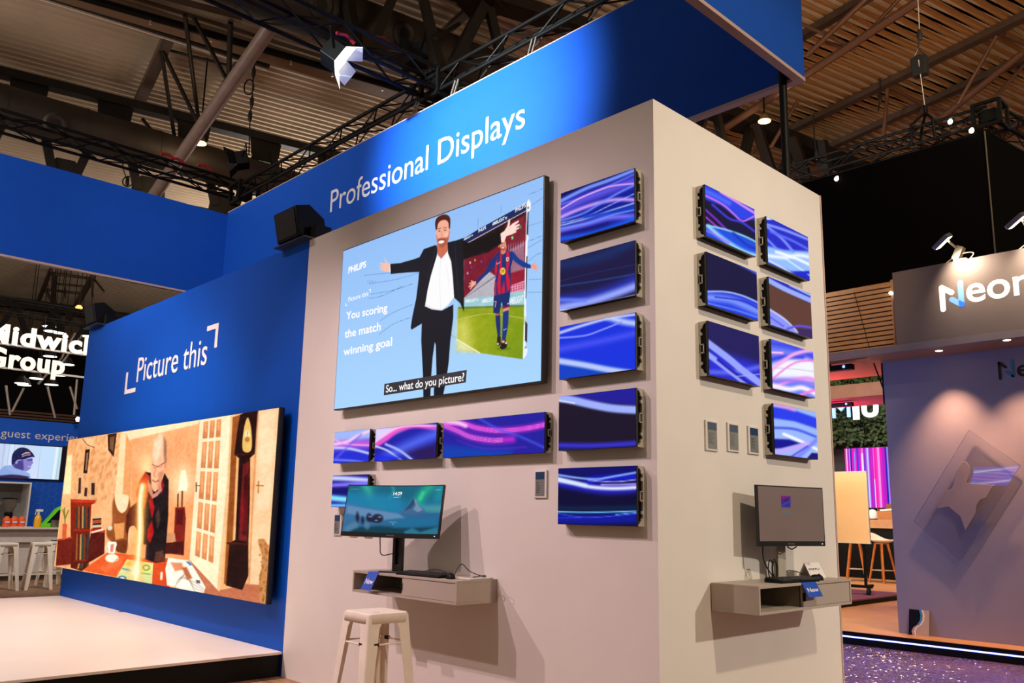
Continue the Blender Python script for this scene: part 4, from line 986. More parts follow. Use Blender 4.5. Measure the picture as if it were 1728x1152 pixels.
    p.stroke([(1345, 295), (1452, 288)], 10, (60, 24, 18), 4); p.stroke([(1300, 800), (1415, 805)], 10, (74, 24, 18), 4)
    # white door at the right, and the patterned chair
    p.fill([(1480, 40), (1610, 15), (1550, 1042), (1420, 1034), (1440, 700), (1462, 420)], (250, 206, 166), 3); p.fill([(1490, 60), (1575, 40), (1540, 600), (1462, 620)], (255, 226, 194), 16, .7); p.stroke([(1476, 60), (1452, 430), (1424, 1030)], 8, (214, 150, 104), 5)
    p.stroke([(1478, 448), (1476, 512)], 8, (196, 130, 50), 3); p.stroke([(1466, 470), (1505, 472)], 6, (160, 96, 36), 3)
    p.fill([(1475, 790), (1490, 776), (1518, 786), (1545, 880), (1550, 1160), (1490, 1140), (1482, 1000), (1500, 900)], (196, 138, 84), 4, smooth=True)
    for _ in range(40): p.ell(r.uniform(1485, 1540), r.uniform(800, 1130), 5, 8, (140, 84, 46), 4, .6)
    # table
    p.fill([(470, 956), (520, 920), (620, 850), (700, 862), (960, 886), (970, 1060), (870, 1034)], (214, 76, 30), 3, col2=(236, 106, 54), gdir=(-1, 0))
    p.fill([(560, 940), (700, 880), (690, 930), (600, 970)], (246, 130, 80), 24, .6)
    p.fill([(726, 893), (876, 914), (868, 1036), (662, 1000)], (226, 224, 150), 2); p.fill([(726, 893), (790, 902), (780, 960), (690, 950)], (236, 210, 120), 8, .7); p.fill([(680, 960), (860, 985), (866, 1032), (664, 1000)], (200, 226, 176), 10, .6)
    p.ell(836, 940, 22, 18, (130, 166, 60), 3); p.ell(836, 940, 13, 10, (226, 230, 160), 2); p.ell(742, 918, 20, 12, (236, 180, 90), 4); p.ell(698, 1000, 24, 14, (60, 120, 170), 4); p.ell(698, 1002, 15, 9, (236, 236, 214), 3); p.stroke([(700, 945), (770, 962)], 10, (90, 166, 190), 4); p.stroke([(800, 970), (858, 978)], 8, (120, 180, 120), 4)
    p.ell(640, 886, 38, 24, (252, 240, 226), 3); p.fill([(612, 800), (620, 790), (664, 792), (668, 806), (654, 860), (620, 858)], (255, 250, 240), 2); p.stroke([(612, 812), (604, 830), (614, 850)], 6, (250, 240, 226), 3); p.fill([(632, 808), (652, 804), (646, 850), (630, 850)], (226, 110, 90), 4, .8); p.fill([(600, 905), (640, 920), (676, 880), (672, 895), (640, 924)], (200, 150, 110), 4)
    p.fill([(962, 884), (1082, 900), (1120, 960), (1175, 1052), (1162, 1092), (1100, 1086), (1010, 1052), (955, 1040), (945, 945)], (250, 246, 240), 3); p.fill([(975, 910), (1040, 912), (1052, 950), (1000, 960)], (226, 150, 110), 6); p.fill([(1040, 940), (1066, 936), (1100, 1000), (1070, 1010)], (196, 110, 70), 6)
    for k in range(4): p.stroke([(1000 + k * 12, 1052 - k * 16), (1030 + k * 14, 1000 - k * 10), (1110, 1022 + k * 16), (1165, 1060 + k * 8)], 3, (150, 128, 116), 3, .8)
    p.fill([(1062, 905), (1080, 904), (1098, 925), (1086, 928)], (60, 130, 190), 3); p.fill([(1118, 1010), (1142, 1012), (1146, 1030), (1124, 1028)], (90, 90, 96), 3); p.stroke([(924, 970), (922, 1004)], 13, (250, 236, 220), 4)
    # the man
    p.fill([(722, 640), (740, 600), (790, 560), (812, 600), (800, 760), (760, 870), (735, 800), (718, 720)], (92, 42, 30), 6)
    p.fill([(834, 392), (868, 400), (905, 505), (938, 395), (964, 440), (962, 640), (950, 800), (942, 905), (890, 912), (815, 886), (822, 700), (812, 560), (806, 470)], (32, 22, 26), 4)
    p.fill([(800, 440), (832, 392), (858, 420), (850, 500), (826, 600), (790, 600), (780, 520)], (196, 60, 34), 8); p.fill([(850, 560), (866, 520), (884, 600), (868, 660)], (170, 24, 30), 4); p.fill([(845, 720), (868, 670), (880, 740), (858, 800), (840, 770)], (180, 26, 30), 4); p.fill([(920, 420), (940, 470), (922, 520), (908, 480)], (160, 24, 34), 5)
    p.fill([(888, 650), (905, 600), (918, 660), (900, 720)], (74, 56, 46), 5)
    p.fill([(845, 440), (868, 470), (876, 520), (905, 500), (918, 440), (926, 500), (900, 530), (872, 546), (846, 500)], (206, 140, 130), 4)
    p.fill([(868, 330), (872, 260), (888, 200), (915, 172), (938, 184), (950, 226), (950, 330), (940, 400), (912, 470), (888, 506), (868, 480), (862, 400)], (246, 190, 156), 3, smooth=True)
    p.fill([(872, 300), (884, 220), (915, 182), (930, 200), (915, 300), (890, 340)], (255, 226, 200), 14, .85)
    p.fill([(936, 186), (952, 224), (954, 330), (942, 372), (936, 300)], (150, 110, 90), 6, .8); p.fill([(905, 400), (940, 380), (926, 440), (900, 490)], (206, 130, 96), 10, .7)
    p.stroke([(872, 350), (900, 362), (940, 340)], 4, (110, 60, 44), 3); p.ell(884, 368, 12, 9, (226, 150, 120), 3, .8); p.ell(918, 362, 13, 9, (226, 150, 120), 3, .8); p.stroke([(892, 372), (880, 410), (890, 420)], 6, (226, 146, 112), 4); p.stroke([(872, 440), (890, 450), (906, 440)], 5, (150, 70, 54), 4); p.ell(945, 360, 6, 18, (226, 150, 124), 4)
    p.fill([(738, 716), (768, 702), (784, 740), (782, 810), (768, 866), (748, 846), (732, 790)], (250, 200, 156), 3, smooth=True)
    for k in range(3): p.stroke([(745 + k * 10, 780 + k * 6), (752 + k * 8, 850)], 2.5, (206, 130, 84), 2, .8)
    p.fill([(800, 800), (836, 810), (830, 890), (800, 884)], (226, 160, 130), 5); p.fill([(890, 850), (930, 840), (946, 905), (880, 905)], (96, 56, 44), 5)
    p.stroke([(818, 470), (804, 600), (796, 760), (784, 900), (774, 1005)], 62, (255, 170, 70), 44, .7); p.stroke([(816, 480), (804, 600), (798, 760), (788, 900), (774, 1005)], 30, (255, 214, 130), 22, .9)
    p.stroke([(812, 470), (800, 560), (800, 700), (792, 850), (776, 1005)], 18, (255, 252, 226), 12); p.ell(774, 960, 24, 46, (255, 250, 220), 20, .8)
    p.c += p.noise(14, 150, 110, 3)[..., None] + p.noise(12, 60, 44, 4)[..., None] + p.noise(14, 14, 10, 6)[..., None]
    p.c = 128 + (p.c - 128) * 1.10
    # warm tint and slight lift over the whole picture
    p.c = np.clip(p.c * np.array([1.02, .98, .93]) + 3, 0, 255)


ox0, ox1, oz0, oz1 = -10.075, -4.150, .589, 2.331
t = thing('stage_display', 'wide display over the stage showing an elderly man at a table', 'display', ((ox0 + ox1) / 2, 0, oz0))
MB().box((ox0 + .05, -.05, oz0 + .05), (ox1 - .08, 0, oz1 - .05)).build('wall_mount', BLACK, t)
MB().box((ox0, -.10, oz0), (ox1 + .02, -.05, oz1)).build('frame', BEZEL, t, .002)
p = Pic((ox0 + .004, -.1015, oz0 + .004), (ox1 - ox0 - .004, 0, 0), (0, 0, oz1 - oz0 - .008), 470, 330)
room_picture(p); p.build('picture', t)

# ================================================================== WALL SHELVES AND THEIR MONITORS
S1Z, S2Z = .987, 1.032
th = .016
# front shelf
x0, x1, xd, yf, zb = -2.446, -1.290, -1.862, -.348, .838
t = thing('wall_shelf', 'grey-beige floating shelf box under the curved monitor on front wall', 'shelf', ((x0 + x1) / 2, 0, zb), 'floating shelf boxes')
MB().box((x0, yf, S1Z - th), (x1, 0, S1Z)).build('top_board', SHELF, t, .0015)
MB().box((x0, yf, zb), (x1, 0, zb + th)).build('bottom_board', SHELF, t, .0015)
for a in (x0, x1 - th): MB().box((a, yf, zb + th), (a + th, 0, S1Z - th)).build('side_board', SHELF, t, .001)
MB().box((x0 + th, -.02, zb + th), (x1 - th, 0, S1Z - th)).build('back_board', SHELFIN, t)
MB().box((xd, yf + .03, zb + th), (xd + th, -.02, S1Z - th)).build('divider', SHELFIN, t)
dr = MB().box((xd, yf + .004, zb + th + .002), (x1 - th - .002, yf + .022, S1Z - th - .004)).build('door', SHELF, t, .001)
MB().box((xd - .004, yf - .004, zb + .055), (xd + .006, yf + .01, zb + .098)).build('pull', BLACK, dr)
# side shelf
y0, y1, ydv, xf, zb2 = .506, 1.672, 1.041, .318, .872
t = thing('wall_shelf', 'grey-beige floating shelf box under the dim monitor on side wall', 'shelf', (0, (y0 + y1) / 2, zb2), 'floating shelf boxes')
MB().box((0.007, y0, S2Z - th), (xf, y1, S2Z)).build('top_board', SHELF, t, .0015)
MB().box((0.007, y0, zb2), (xf, y1, zb2 + th)).build('bottom_board', SHELF, t, .0015)
for a in (y0, y1 - th): MB().box((0.007, a, zb2 + th), (xf, a + th, S2Z - th)).build('side_board', SHELF, t, .001)
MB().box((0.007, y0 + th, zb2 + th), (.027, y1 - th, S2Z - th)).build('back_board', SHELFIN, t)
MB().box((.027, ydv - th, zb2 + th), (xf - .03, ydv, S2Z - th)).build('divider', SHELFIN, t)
dr = MB().box((xf - .022, ydv - th, zb2 + th + .002), (xf - .004, y1 - th - .004, S2Z - th - .004)).build('door', SHELF, t, .001)
MB().box((xf - .008, ydv - .016, zb2 + .05), (xf + .004, ydv + .002, zb2 + .1)).build('pull', BLACK, dr)


def frame_axes(yaw, tilt):
    u = Vector((math.cos(yaw), math.sin(yaw), 0)); n = Vector((u.y, -u.x, 0)); z = Vector((0, 0, 1))
    v = z * math.cos(tilt) - n * math.sin(tilt); N = n * math.cos(tilt) + z * math.sin(tilt)
    return u, v, N, n


def curved_slab(c, u, v, N, w, h, d0, d1, sag, k=24):
    """a slab whose face bows away from the viewer; d0..d1 are depths along N"""
    m = MB(); vs = []
    for d in (d1, d0):
        for i in range(k + 1):
            a = i / k; s = sag * ((2 * a - 1) ** 2 - 1)
            for e in (-1, 1): vs.append(c + u * (a - .5) * w + v * e * h / 2 + N * (d + s))
    M_ = 2 * (k + 1); fs = []
    for i in range(k):
        a = 2 * i
        fs += [(a, a + 2, a + 3, a + 1), (M_ + a, M_ + a + 1, M_ + a + 3, M_ + a + 2), (a, M_ + a, M_ + a + 2, a + 2), (a + 1, a + 3, M_ + a + 3, M_ + a + 1)]
    fs += [(0, 1, M_ + 1, M_), (2 * k, M_ + 2 * k, M_ + 2 * k + 1, 2 * k + 1)]
    return m.add(vs, fs)


def monitor(label, c, yaw, tilt, w, h, sag, shelf_z, paint, grid, colmat, chin=.03):
    u, v, N, n = frame_axes(yaw, tilt); c = Vector(c)
    cb = c - n * .11; base = Vector((cb.x, cb.y, shelf_z))
    t = thing('monitor', label, 'monitor', tuple(base), 'monitors on the shelves')
    curved_slab(c, u, v, N, w, h, -.022, 0, sag).build('bezel', BEZEL, t)
    MB().obox(c - N * (.036 + sag), u, v, N, w * .30, h * .32, .016).build('rear_housing', BLACK, t, .01)
    sw, sh = w - .014, h - .008 - chin; off = (chin - .008) / 2
    p = Pic(c - u * sw / 2 + v * (off - sh / 2) + N * .0016, u * sw, v * sh, *grid); paint(p)
    Nn = np.array(N)
    p.build('picture', t, lambda s: s.P + (sag * ((2 * (7e-3 + s.a * sw) / w - 1) ** 2 - 1))[..., None] * Nn)
    m = MB(); m.obox(c - v * (h / 2 - chin / 2 + .001) + u * (w / 2 - .03) + N * .0012, u, v, N, .004, .003, .001); m.build('power_light', ink((230, 235, 245)), t)
    m = MB(); a = c - v * (h / 2 - chin * .32) - u * .03 - N * (sag - .001)
    lettering(m, 'PHILIPS', a, a + u * .06, v, .009, N, .0005); m.build('brand_lettering', mat('bezel_print', (120, 120, 124), .5), t)
    # stand
    top = Vector((cb.x, cb.y, c.z + .02)); hh = top.z - shelf_z - .012
    cm = MB()
    for e in (-1, 1): cm.obox(Vector((cb.x, cb.y, shelf_z + .012 + hh / 2)) + u * e * .027, u, n, (0, 0, 1), .011, .018, hh / 2)
    cm.obox(Vector((cb.x, cb.y, shelf_z + .012 + hh / 2)) - n * .012, u, n, (0, 0, 1), .018, .005, hh / 2)
    cm.obox(Vector((cb.x, cb.y, shelf_z + .035)) + n * .002, u, n, (0, 0, 1), .018, .016, .02)
    if colmat is not STEEL:
        cm.obox(Vector((cb.x, cb.y, shelf_z + .012 + hh / 2)) - u * .012 + n * .012, u, n, (0, 0, 1), .026, .008, hh / 2)
    cm.build('stand_column', colmat, t, .002)
    MB().obox(Vector((cb.x, cb.y, c.z)) + n * .025, u, n, (0, 0, 1), .03, .02, .03).build('tilt_hinge', BLACK, t)
    MB().prism([(-.11, .075), (-.06, -.07), (.06, -.07), (.11, .075), (.09, .08), (-.09, .08)], base, u, n, (0, 0, 1), 0, .012).build('stand_base', STEEL, t, .002)
    return t, u, v, N, n, cb


def landscape(p):
    p.zoom(540, 680, 4.32)
    p.c[:] = (22, 112, 150)
    p.fill([(150, 590), (920, 580), (920, 700), (150, 690)], (20, 98, 124), 40)
    for q, w, c, a in (([(360, 590), (330, 650), (420, 760)], 70, (34, 150, 140), .7), ([(320, 600), (345, 640), (350, 680)], 36, (60, 190, 150), .7), ([(510, 590), (520, 640), (490, 690)], 20, (60, 190, 160), .5), ([(800, 600), (740, 660), (700, 720)], 60, (30, 190, 140), .8), ([(880, 600), (860, 680)], 60, (24, 150, 160), .8), ([(740, 650), (720, 690)], 24, (70, 226, 150), .7)):
        p.stroke(q, w, c, w * .8, a)
    p.fill([(190, 640), (560, 660), (600, 780), (520, 800), (190, 760)], (26, 128, 172), 40, .8)
    p.fill([(720, 740), (900, 740), (900, 800), (760, 790)], (90, 156, 160), 24, .7)
    p.fill([(560, 792), (620, 745), (655, 696), (672, 688), (690, 697), (704, 735), (740, 775), (790, 806), (680, 812)], (64, 102, 140), 4)
    p.fill([(672, 690), (690, 698), (702, 735), (740, 776), (700, 790), (668, 770), (684, 740)], (112, 140, 172), 7); p.fill([(640, 730), (660, 698), (672, 690), (676, 730), (650, 760), (600, 780)], (36, 74, 112), 6)
    p.fill([(160, 730), (240, 738), (400, 765), (560, 800), (880, 800), (870, 970), (150, 950)], (70, 118, 164), 8, col2=(20, 84, 128), gdir=(.3, 1))
    p.fill([(200, 745), (400, 775), (560, 800), (600, 830), (430, 850), (190, 800)], (100, 140, 182), 12, .9)
    for x, y, rx, ry in ((345, 830, 20, 30), (405, 835, 40, 32), (265, 830, 12, 36), (380, 850, 30, 14), (300, 850, 10, 26)): p.ell(x, y, rx, ry, (26, 26, 46), 9, .9)
    for x, y in ((352, 822), (420, 825), (395, 850)): p.ell(x, y, 12, 6, (110, 140, 170), 5, .9)
    p.fill([(280, 900), (420, 890), (620, 905), (860, 900), (860, 970), (160, 960), (200, 930)], (12, 60, 76), 16); p.fill([(480, 850), (850, 830), (850, 890), (520, 900)], (24, 110, 150), 20, .8)
    p.fill([(600, 930), (660, 905), (720, 935), (860, 900), (860, 970), (600, 960)], (40, 120, 150), 12, .9)
    for x, y in ((220, 900), (250, 885), (330, 890), (195, 920)): p.ell(x, y, 20, 26, (90, 130, 160), 12, .7)
    p.ell(860, 630, 24, 4, (140, 190, 200), 3, .7); p.ell(250, 625, 30, 3, (120, 180, 190), 3, .5); p.stroke([(490, 862), (540, 862)], 5, (130, 170, 190), 3, .8); p.ell(516, 876, 6, 3, (150, 190, 200), 2)


tm, u, v, N, n, cb = monitor('black curved monitor showing a teal aurora landscape on front shelf', (-2.045, -.325, 1.416), math.radians(19.9), math.radians(9.6), .81, .3675, .028, S1Z, landscape, (220, 130), STEEL)
ctr = Vector((-2.045, -.325, 1.416)); z7 = zc(540, 680, 4.32)
Np = np.array(N); off0 = ctr + N * (.004 - .024)
A, B, T_ = [pPl(*z7(*k), off0, Np) for k in ((536, 672), (598, 670), (536, 649))]
m = MB(); lettering(m, '14:29', A, B, v, (T_ - A).length, N, .003, 0, .02, ref='1')
A, B = [pPl(*z7(*k), off0, Np) for k in ((537, 690), (587, 688))]
lettering(m, 'martes 4', A, B, v, .008, N, .003); m.build('clock_lettering', ink((246, 250, 252)), tm)
m = MB(); P0 = ctr - v * .17 - u * .10 - N * .05
m.tube(catmull([P0, P0 + Vector((.005, 0, -.06)), P0 + Vector((.03, 0, -.13)), Vector((cb.x - .02, cb.y - .02, 1.12))]), .004, 6)
m.build('cable', RUBBER, tm)


def glare_desktop(p):
    p.zoom(1170, 790, 3.9714); p.c[:] = (112, 90, 80)  # brown ground is room light reflected on the screen, painted as picture
    p.c += p.noise(6, 3, 3, 2)[..., None]
    p.fill([(598, 186), (663, 188), (664, 262), (600, 260)], (86, 26, 120), 2, col2=(50, 40, 130), gdir=(0, 1)); p.stroke([(606, 250), (640, 228), (662, 226)], 10, (40, 70, 170), 8); p.stroke([(606, 200), (630, 192)], 12, (130, 20, 110), 8); p.fill([(622, 206), (650, 206), (640, 222), (622, 222)], (50, 30, 60), 3, .8); p.stroke([(612, 290), (652, 292)], 7, (30, 120, 124), 4)


tm2, u2, v2, N2, n2, cb2 = monitor('black monitor with dim brown screen on side shelf', (.204, 1.134, 1.428), math.radians(77.6), math.radians(.5), .612, .372, .014, S2Z, glare_desktop, (90, 60), mat('grey_stand', (176, 168, 156), .5, 0, .05))
m = MB(); P0 = Vector((.204, 1.134, 1.428)) - v2 * .18 - u2 * .22 - N2 * .05
m.tube(catmull([P0, P0 + Vector((.0, .01, -.10)), P0 + Vector((.01, .09, -.19))]), .004, 6)
for k, (dy, r) in enumerate(((.05, .055), (.075, .06), (.062, .05))):
    c = P0 + Vector((.02 + .012 * k, dy, -.145)); m.tube([c + Vector((0, .028 * math.cos(a), r * math.sin(a))) for a in np.linspace(0, 2 * math.pi, 20)], .0035, 6, False)
m.build('cable', RUBBER, tm2); m = MB()
c = Vector((.204, 1.134, 1.428)) - v2 * .19 + u2 * .02 - N2 * .03
m.tube(catmull([c - u2 * .04, c + Vector((0, 0, -.015)), c + u2 * .045]), .004, 6)
m.build('cable', RUBBER, tm2)


def keyboard(label, c, ang, z, L=.43, D=.135):
    u = Vector((math.cos(ang), math.sin(ang), 0)); w = Vector((-u.y, u.x, 0)); zz = Vector((0, 0, 1)); c = Vector((c[0], c[1], z))
    t = thing('keyboard', label, 'keyboard', tuple(c), 'keyboards on the shelves')
    MB().prism([(-D / 2, 0), (D / 2, 0), (D / 2, .024), (D / 2 - .02, .026), (-D / 2, .012)], c, w, zz, u, -L / 2, L / 2).build('body', BLACK, t, .003)
    m = MB(); tl = Vector((w.x, w.y, .1)).normalized()
    for r_ in range(6):
        for k in range(20):
            if r_ == 5 and 4 <= k <= 9: continue
            q = c + u * (-L / 2 + .02 + k * (L - .04) / 19) + w * (D / 2 - .024 - r_ * .0185) + zz * (.0255 - r_ * .0021)
            m.obox(q, u, tl, zz, .0078, .0068, .003)
    m.build('keycaps', mat('keycap_black', (28, 28, 30), .5, 0, .05), t)
    return t


def mouse(label, c, ang, z):
    u = Vector((math.cos(ang), math.sin(ang), 0)); w = Vector((-u.y, u.x, 0)); c = Vector((c[0], c[1], z))
    t = thing('computer_mouse', label, 'mouse', tuple(c), 'mice on the shelves'); m = MB(); vs = []; nr, ns = 8, 16
    for i in range(nr + 1):
        f = i / nr; hgt = .036 * math.sin(f * math.pi / 2); rr = math.cos(f * math.pi / 2) ** .6 if f < 1 else .001
        for k in range(ns): a = 2 * math.pi * k / ns; vs.append(c + u * math.cos(a) * .056 * max(rr, .01) + w * math.sin(a) * .031 * max(rr, .01) + Vector((0, 0, hgt)))
    fs = [(i * ns + k, i * ns + (k + 1) % ns, (i + 1) * ns + (k + 1) % ns, (i + 1) * ns + k) for i in range(nr) for k in range(ns)] + [tuple(range(ns))[::-1]]
    m.add(vs, fs, True).build('shell', BLACK, t)
    MB().tube([c + u * .024 - w * .004 + Vector((0, 0, .034)), c + u * .024 + w * .004 + Vector((0, 0, .034))], .007, 10).build('wheel', STEEL, t)
    return t


k1 = pZ(716, 963, S1Z + .012); k1 = Vector((-1.73, -.262, 0))
tk = keyboard('black keyboard beneath the curved monitor', (k1.x, k1.y), math.radians(4), S1Z)
m = MB(); c0 = Vector((k1.x - .12, k1.y + .068, S1Z + .016)); m.tube(catmull([c0, c0 + Vector((.06, .05, .02)), c0 + Vector((.2, .03, .018)), c0 + Vector((.33, .02, -.008))]), .003, 6); m.build('cable', RUBBER, tk)
mm = mouse('black mouse beside keyboard on front shelf', (-1.455, -.262), math.radians(150), S1Z)
m = MB(); c0 = Vector((-1.48, -.215, S1Z + .012)); m.tube(catmull([c0, c0 + Vector((-.03, .06, .05)), c0 + Vector((-.01, .08, .075)), c0 + Vector((.05, .10, .03)), c0 + Vector((.16, .12, .004)), c0 + Vector((.2, .09, .014)), c0 + Vector((.12, .06, .0))]), .003, 6); m.build('cable', RUBBER, mm)
t = thing('tablet', 'white tablet lying at the end of front shelf', 'tablet', (-1.39, -.16, S1Z))
MB().box((-1.415, -.235, S1Z + .001), (-1.297, -.03, S1Z + .010)).build('case', mat('tag_case', (224, 218, 212), .45), t, .003)
MB().box((-1.404, -.22, S1Z + .010), (-1.308, -.045, S1Z + .011)).build('display', mat('pale_grey_display', (176, 176, 178), .3), t)

tk = keyboard('black keyboard in front of the dim monitor', (.247, 1.03), math.radians(86), S2Z, .42, .12)
mm = mouse('black mouse at the far end of the keyboard on side shelf', (.262, 1.31), math.radians(75), S2Z)
m = MB(); c0 = Vector((.2, 1.31, S2Z + .012)); m.tube(catmull([c0, c0 + Vector((-.05, -.01, .03)), c0 + Vector((-.1, -.06, .04)), c0 + Vector((-.09, -.12, .006))]), .003, 6); m.build('cable', RUBBER, mm)

# blue tent cards hanging over the shelf fronts
z8_ = zc(540, 900, 4.572)
def new_card(label, T0, T1, B0, up_back, n, lettershift):
    """T0-T1 the top edge on the shelf edge, B0 the lower corner below T0"""
    T0, T1, B0, up_back, n = [Vector(k) for k in (T0, T1, B0, up_back, n)]; dn = B0 - T0; B1 = T1 + dn
    t = thing('card', label, 'card', tuple(T0), 'blue New cards on the shelves')
    nn = (T1 - T0).cross(dn).normalized(); nn = nn if nn.dot(n) > 0 else -nn
    m = MB().add([T0, T1, B1, B0, T0 - nn * .001, T1 - nn * .001, B1 - nn * .001, B0 - nn * .001], [(0, 1, 2, 3), (7, 6, 5, 4), (0, 3, 7, 4), (1, 5, 6, 2), (3, 2, 6, 7)])
    m.add([T0, T1, T1 + up_back, T0 + up_back, T0 + Vector((0, 0, .001)), T1 + Vector((0, 0, .001)), T1 + up_back + Vector((0, 0, .001)), T0 + up_back + Vector((0, 0, .001))], [(0, 3, 2, 1), (4, 5, 6, 7), (2, 3, 7, 6), (0, 4, 7, 3), (1, 2, 6, 5)])
    m.build('folded_card', BLUECARD, t)
    w = (T1 - T0); a = T0 + dn * .66 + w * .14; b = T0 + dn * .66 + w * .90
    mm_ = MB(); lettering(mm_, 'New', a, b, -dn.normalized(), dn.length * .28, nn, .0012, 0, .015); mm_.build('lettering', LETTER, t)


T0 = pY(*z8_(375, 272), yf - .002); T1 = pY(*z8_(452, 282), yf - .002); T0.z = T1.z = S1Z + .001
B0 = pX(*z8_(312, 430), T0.x)
new_card('blue "New" card draped over front shelf edge below the curved monitor', T0, T1, B0, (0, .08, 0), (0, -1, .3), 0)
z5_ = zc(1170, 790, 3.9714)
T0 = pX(*z5_(724, 727), xf + .002); T1 = pX(*z5_(818, 725), xf + .002); T0.z = T1.z = S2Z + .001
B0 = pY(*z5_(776, 866), T0.y)
new_card('blue "New" card draped over side shelf edge below the dim monitor', T0, T1, B0, (-.06, 0, 0), (1, 0, .3), 0)

# white folded reservation card
c = Vector((.135, 1.50, S2Z)); t = thing('card', 'white folded card lettered ESPECIAL on side shelf', 'card', tuple(c))
L, hh, d = .20, .10, .05
m = MB()
for sx in (1, -1):
    P = [c + Vector((sx * d, -L / 2, .001)), c + Vector((sx * d, L / 2, .001)), c + Vector((0, L / 2, hh)), c + Vector((0, -L / 2, hh))]; nn = Vector((sx * hh, 0, d)).normalized()
    m.add(P + [q - nn * .0012 for q in P], [(0, 1, 2, 3), (7, 6, 5, 4), (0, 4, 5, 1), (1, 5, 6, 2), (3, 7, 4, 0), (2, 6, 7, 3)])
m.build('folded_card', PAPER, t)
upv = Vector((-d, 0, hh)).normalized(); a = c + Vector((d, -L / 2 + .02, 0)) + upv * .025
m = MB(); lettering(m, 'ESPECIAL', a, a + Vector((0, .165, 0)), upv, .046, (hh, 0, d), .002, 0, .02); m.build('lettering', mat('print_navy', (60, 64, 84), .6), t)


# ================================================================== METAL BAR STOOLS
def metal_stool(label, cx, cy, ang, group, mt=None):
    mt = mt or STOOLW
    t = thing('bar_stool', label, 'stool', (cx, cy, 0), group); t.rotation_euler = (0, 0, 0)
    c = Vector((cx, cy, 0)); Zs = .785
    def corner(k, r, z): a = ang + k * math.pi / 2; return c + Vector((r * math.cos(a), r * math.sin(a), z))
    # seat pan: a rounded square, dished, with a hand hole
    def ring(side, rad, z, n=6):
        out = []
        for k in range(4):
            a0 = ang + k * math.pi / 2; q = c + Vector(((side * math.sqrt(2) - rad * math.sqrt(2)) * math.cos(a0), (side * math.sqrt(2) - rad * math.sqrt(2)) * math.sin(a0), z))
            for i in range(n + 1):
                a = a0 - math.pi / 4 + (math.pi / 2) * i / n; out.append(q + Vector((rad * math.cos(a), rad * math.sin(a), 0)))
        return out
    s = .150; rings = [ring(s + .005, .035, Zs - .062), ring(s + .003, .034, Zs - .014), ring(s, .032, Zs - .004), ring(s - .008, .028, Zs), ring(s - .03, .024, Zs - .003), ring(.05, .03, Zs - .008)]
    k = len(rings[0]); hole = [c + Vector((.028 * math.cos(ang + math.pi / 4 + 2 * math.pi * i / k - math.pi / 2), .014 * math.sin(2 * math.pi * i / k - math.pi / 2 + ang + math.pi / 4), Zs - .009)) for i in range(k)]
    hole = []
    for q in rings[-1]:
        d = (q - c); d.z = 0; e1 = Vector((math.cos(ang + math.pi / 4), math.sin(ang + math.pi / 4), 0)); e2 = Vector((-e1.y, e1.x, 0)); a = math.atan2(d.dot(e2), d.dot(e1))
        hole.append(c + e1 * .030 * math.cos(a) + e2 * .013 * math.sin(a) + Vector((0, 0, Zs - .009)))
    rings.append(hole); rings.append([q - Vector((0, 0, .01)) for q in hole])
    m = MB(); vs = [q for r_ in rings for q in r_]
    m.add(vs, [(i * k + j, i * k + (j + 1) % k, (i + 1) * k + (j + 1) % k, (i + 1) * k + j) for i in range(len(rings) - 1) for j in range(k)], True)
    o = m.build('seat', mt, t); so = o.modifiers.new('sheet', 'SOLIDIFY'); so.thickness = .002; so.offset = -1
    for q in range(4):
        a = ang + q * math.pi / 2; out = Vector((math.cos(a), math.sin(a), 0))
        e1 = (Vector((math.cos(a + math.pi * .75), math.sin(a + math.pi * .75), 0))); e2 = Vector((math.cos(a - math.pi * .75), math.sin(a - math.pi * .75), 0))
        m = MB(); zt, zb_ = Zs - .012, 0.0; pt, pb = corner(q, .2125, zt), corner(q, .305, zb_)
        for e in (e1, e2):
            fl = [pt + e * .012, pt + e * .112, pt + (pb - pt) * .075 + e * .096, pt + (pb - pt) * .10 + e * .084, pb + e * .050, pb + e * .008]
            nn = e.cross(Vector((0, 0, 1))); nn = nn if nn.dot(out) > 0 else -nn
            A = [x for x in fl]; Bk = [x - nn * .003 for x in fl]; n_ = len(fl)
            m.add(A + Bk, [tuple(range(n_)), tuple(range(n_, 2 * n_))[::-1]] + [(i, (i + 1) % n_, n_ + (i + 1) % n_, n_ + i) for i in range(n_)])
        nn1 = e1.cross(Vector((0, 0, 1))); 
        A = [pt + e1 * .012, pt + e2 * .012, pb + e2 * .008, pb + e1 * .008]; mid = [(A[0] + A[1]) / 2 + out * .003, (A[2] + A[3]) / 2 + out * .002]
        m.add([A[0], mid[0], mid[1], A[3], A[1], A[2]], [(0, 1, 2, 3), (1, 4, 5, 2)])
        m.build('leg', mt, t)
    for z, rr, nm in ((.26, .008, 'footrest'), (.60, .006, 'stretcher')):
        m = MB()
        for q in range(4):
            f = 1 - z / (Zs - .012); r_ = .2125 + (.305 - .2125) * f - .012
            m.tube([corner(q, r_, z), corner(q + 1, r_, z)], rr, 8, False)
        m.build(nm, mt, t)
    f = 1 - .60 / .753; r_ = .2125 + (.305 - .2125) * f - .012
    for q in range(4):
        A, B = corner(q, r_, .60), corner(q + 1, r_, .60); g = .20 if q % 2 else .80
        MB().obox(A.lerp(B, g), (B - A).normalized(), Vector((0, 0, 1)), (B - A).normalized().cross(Vector((0, 0, 1))), .018, .010, .010).build('bumper', RUBBER, t)
    return t


ST = metal_stool('cream metal bar stool with square seat in front of the white wall', -1.741, -.631, math.radians(42.8), None)

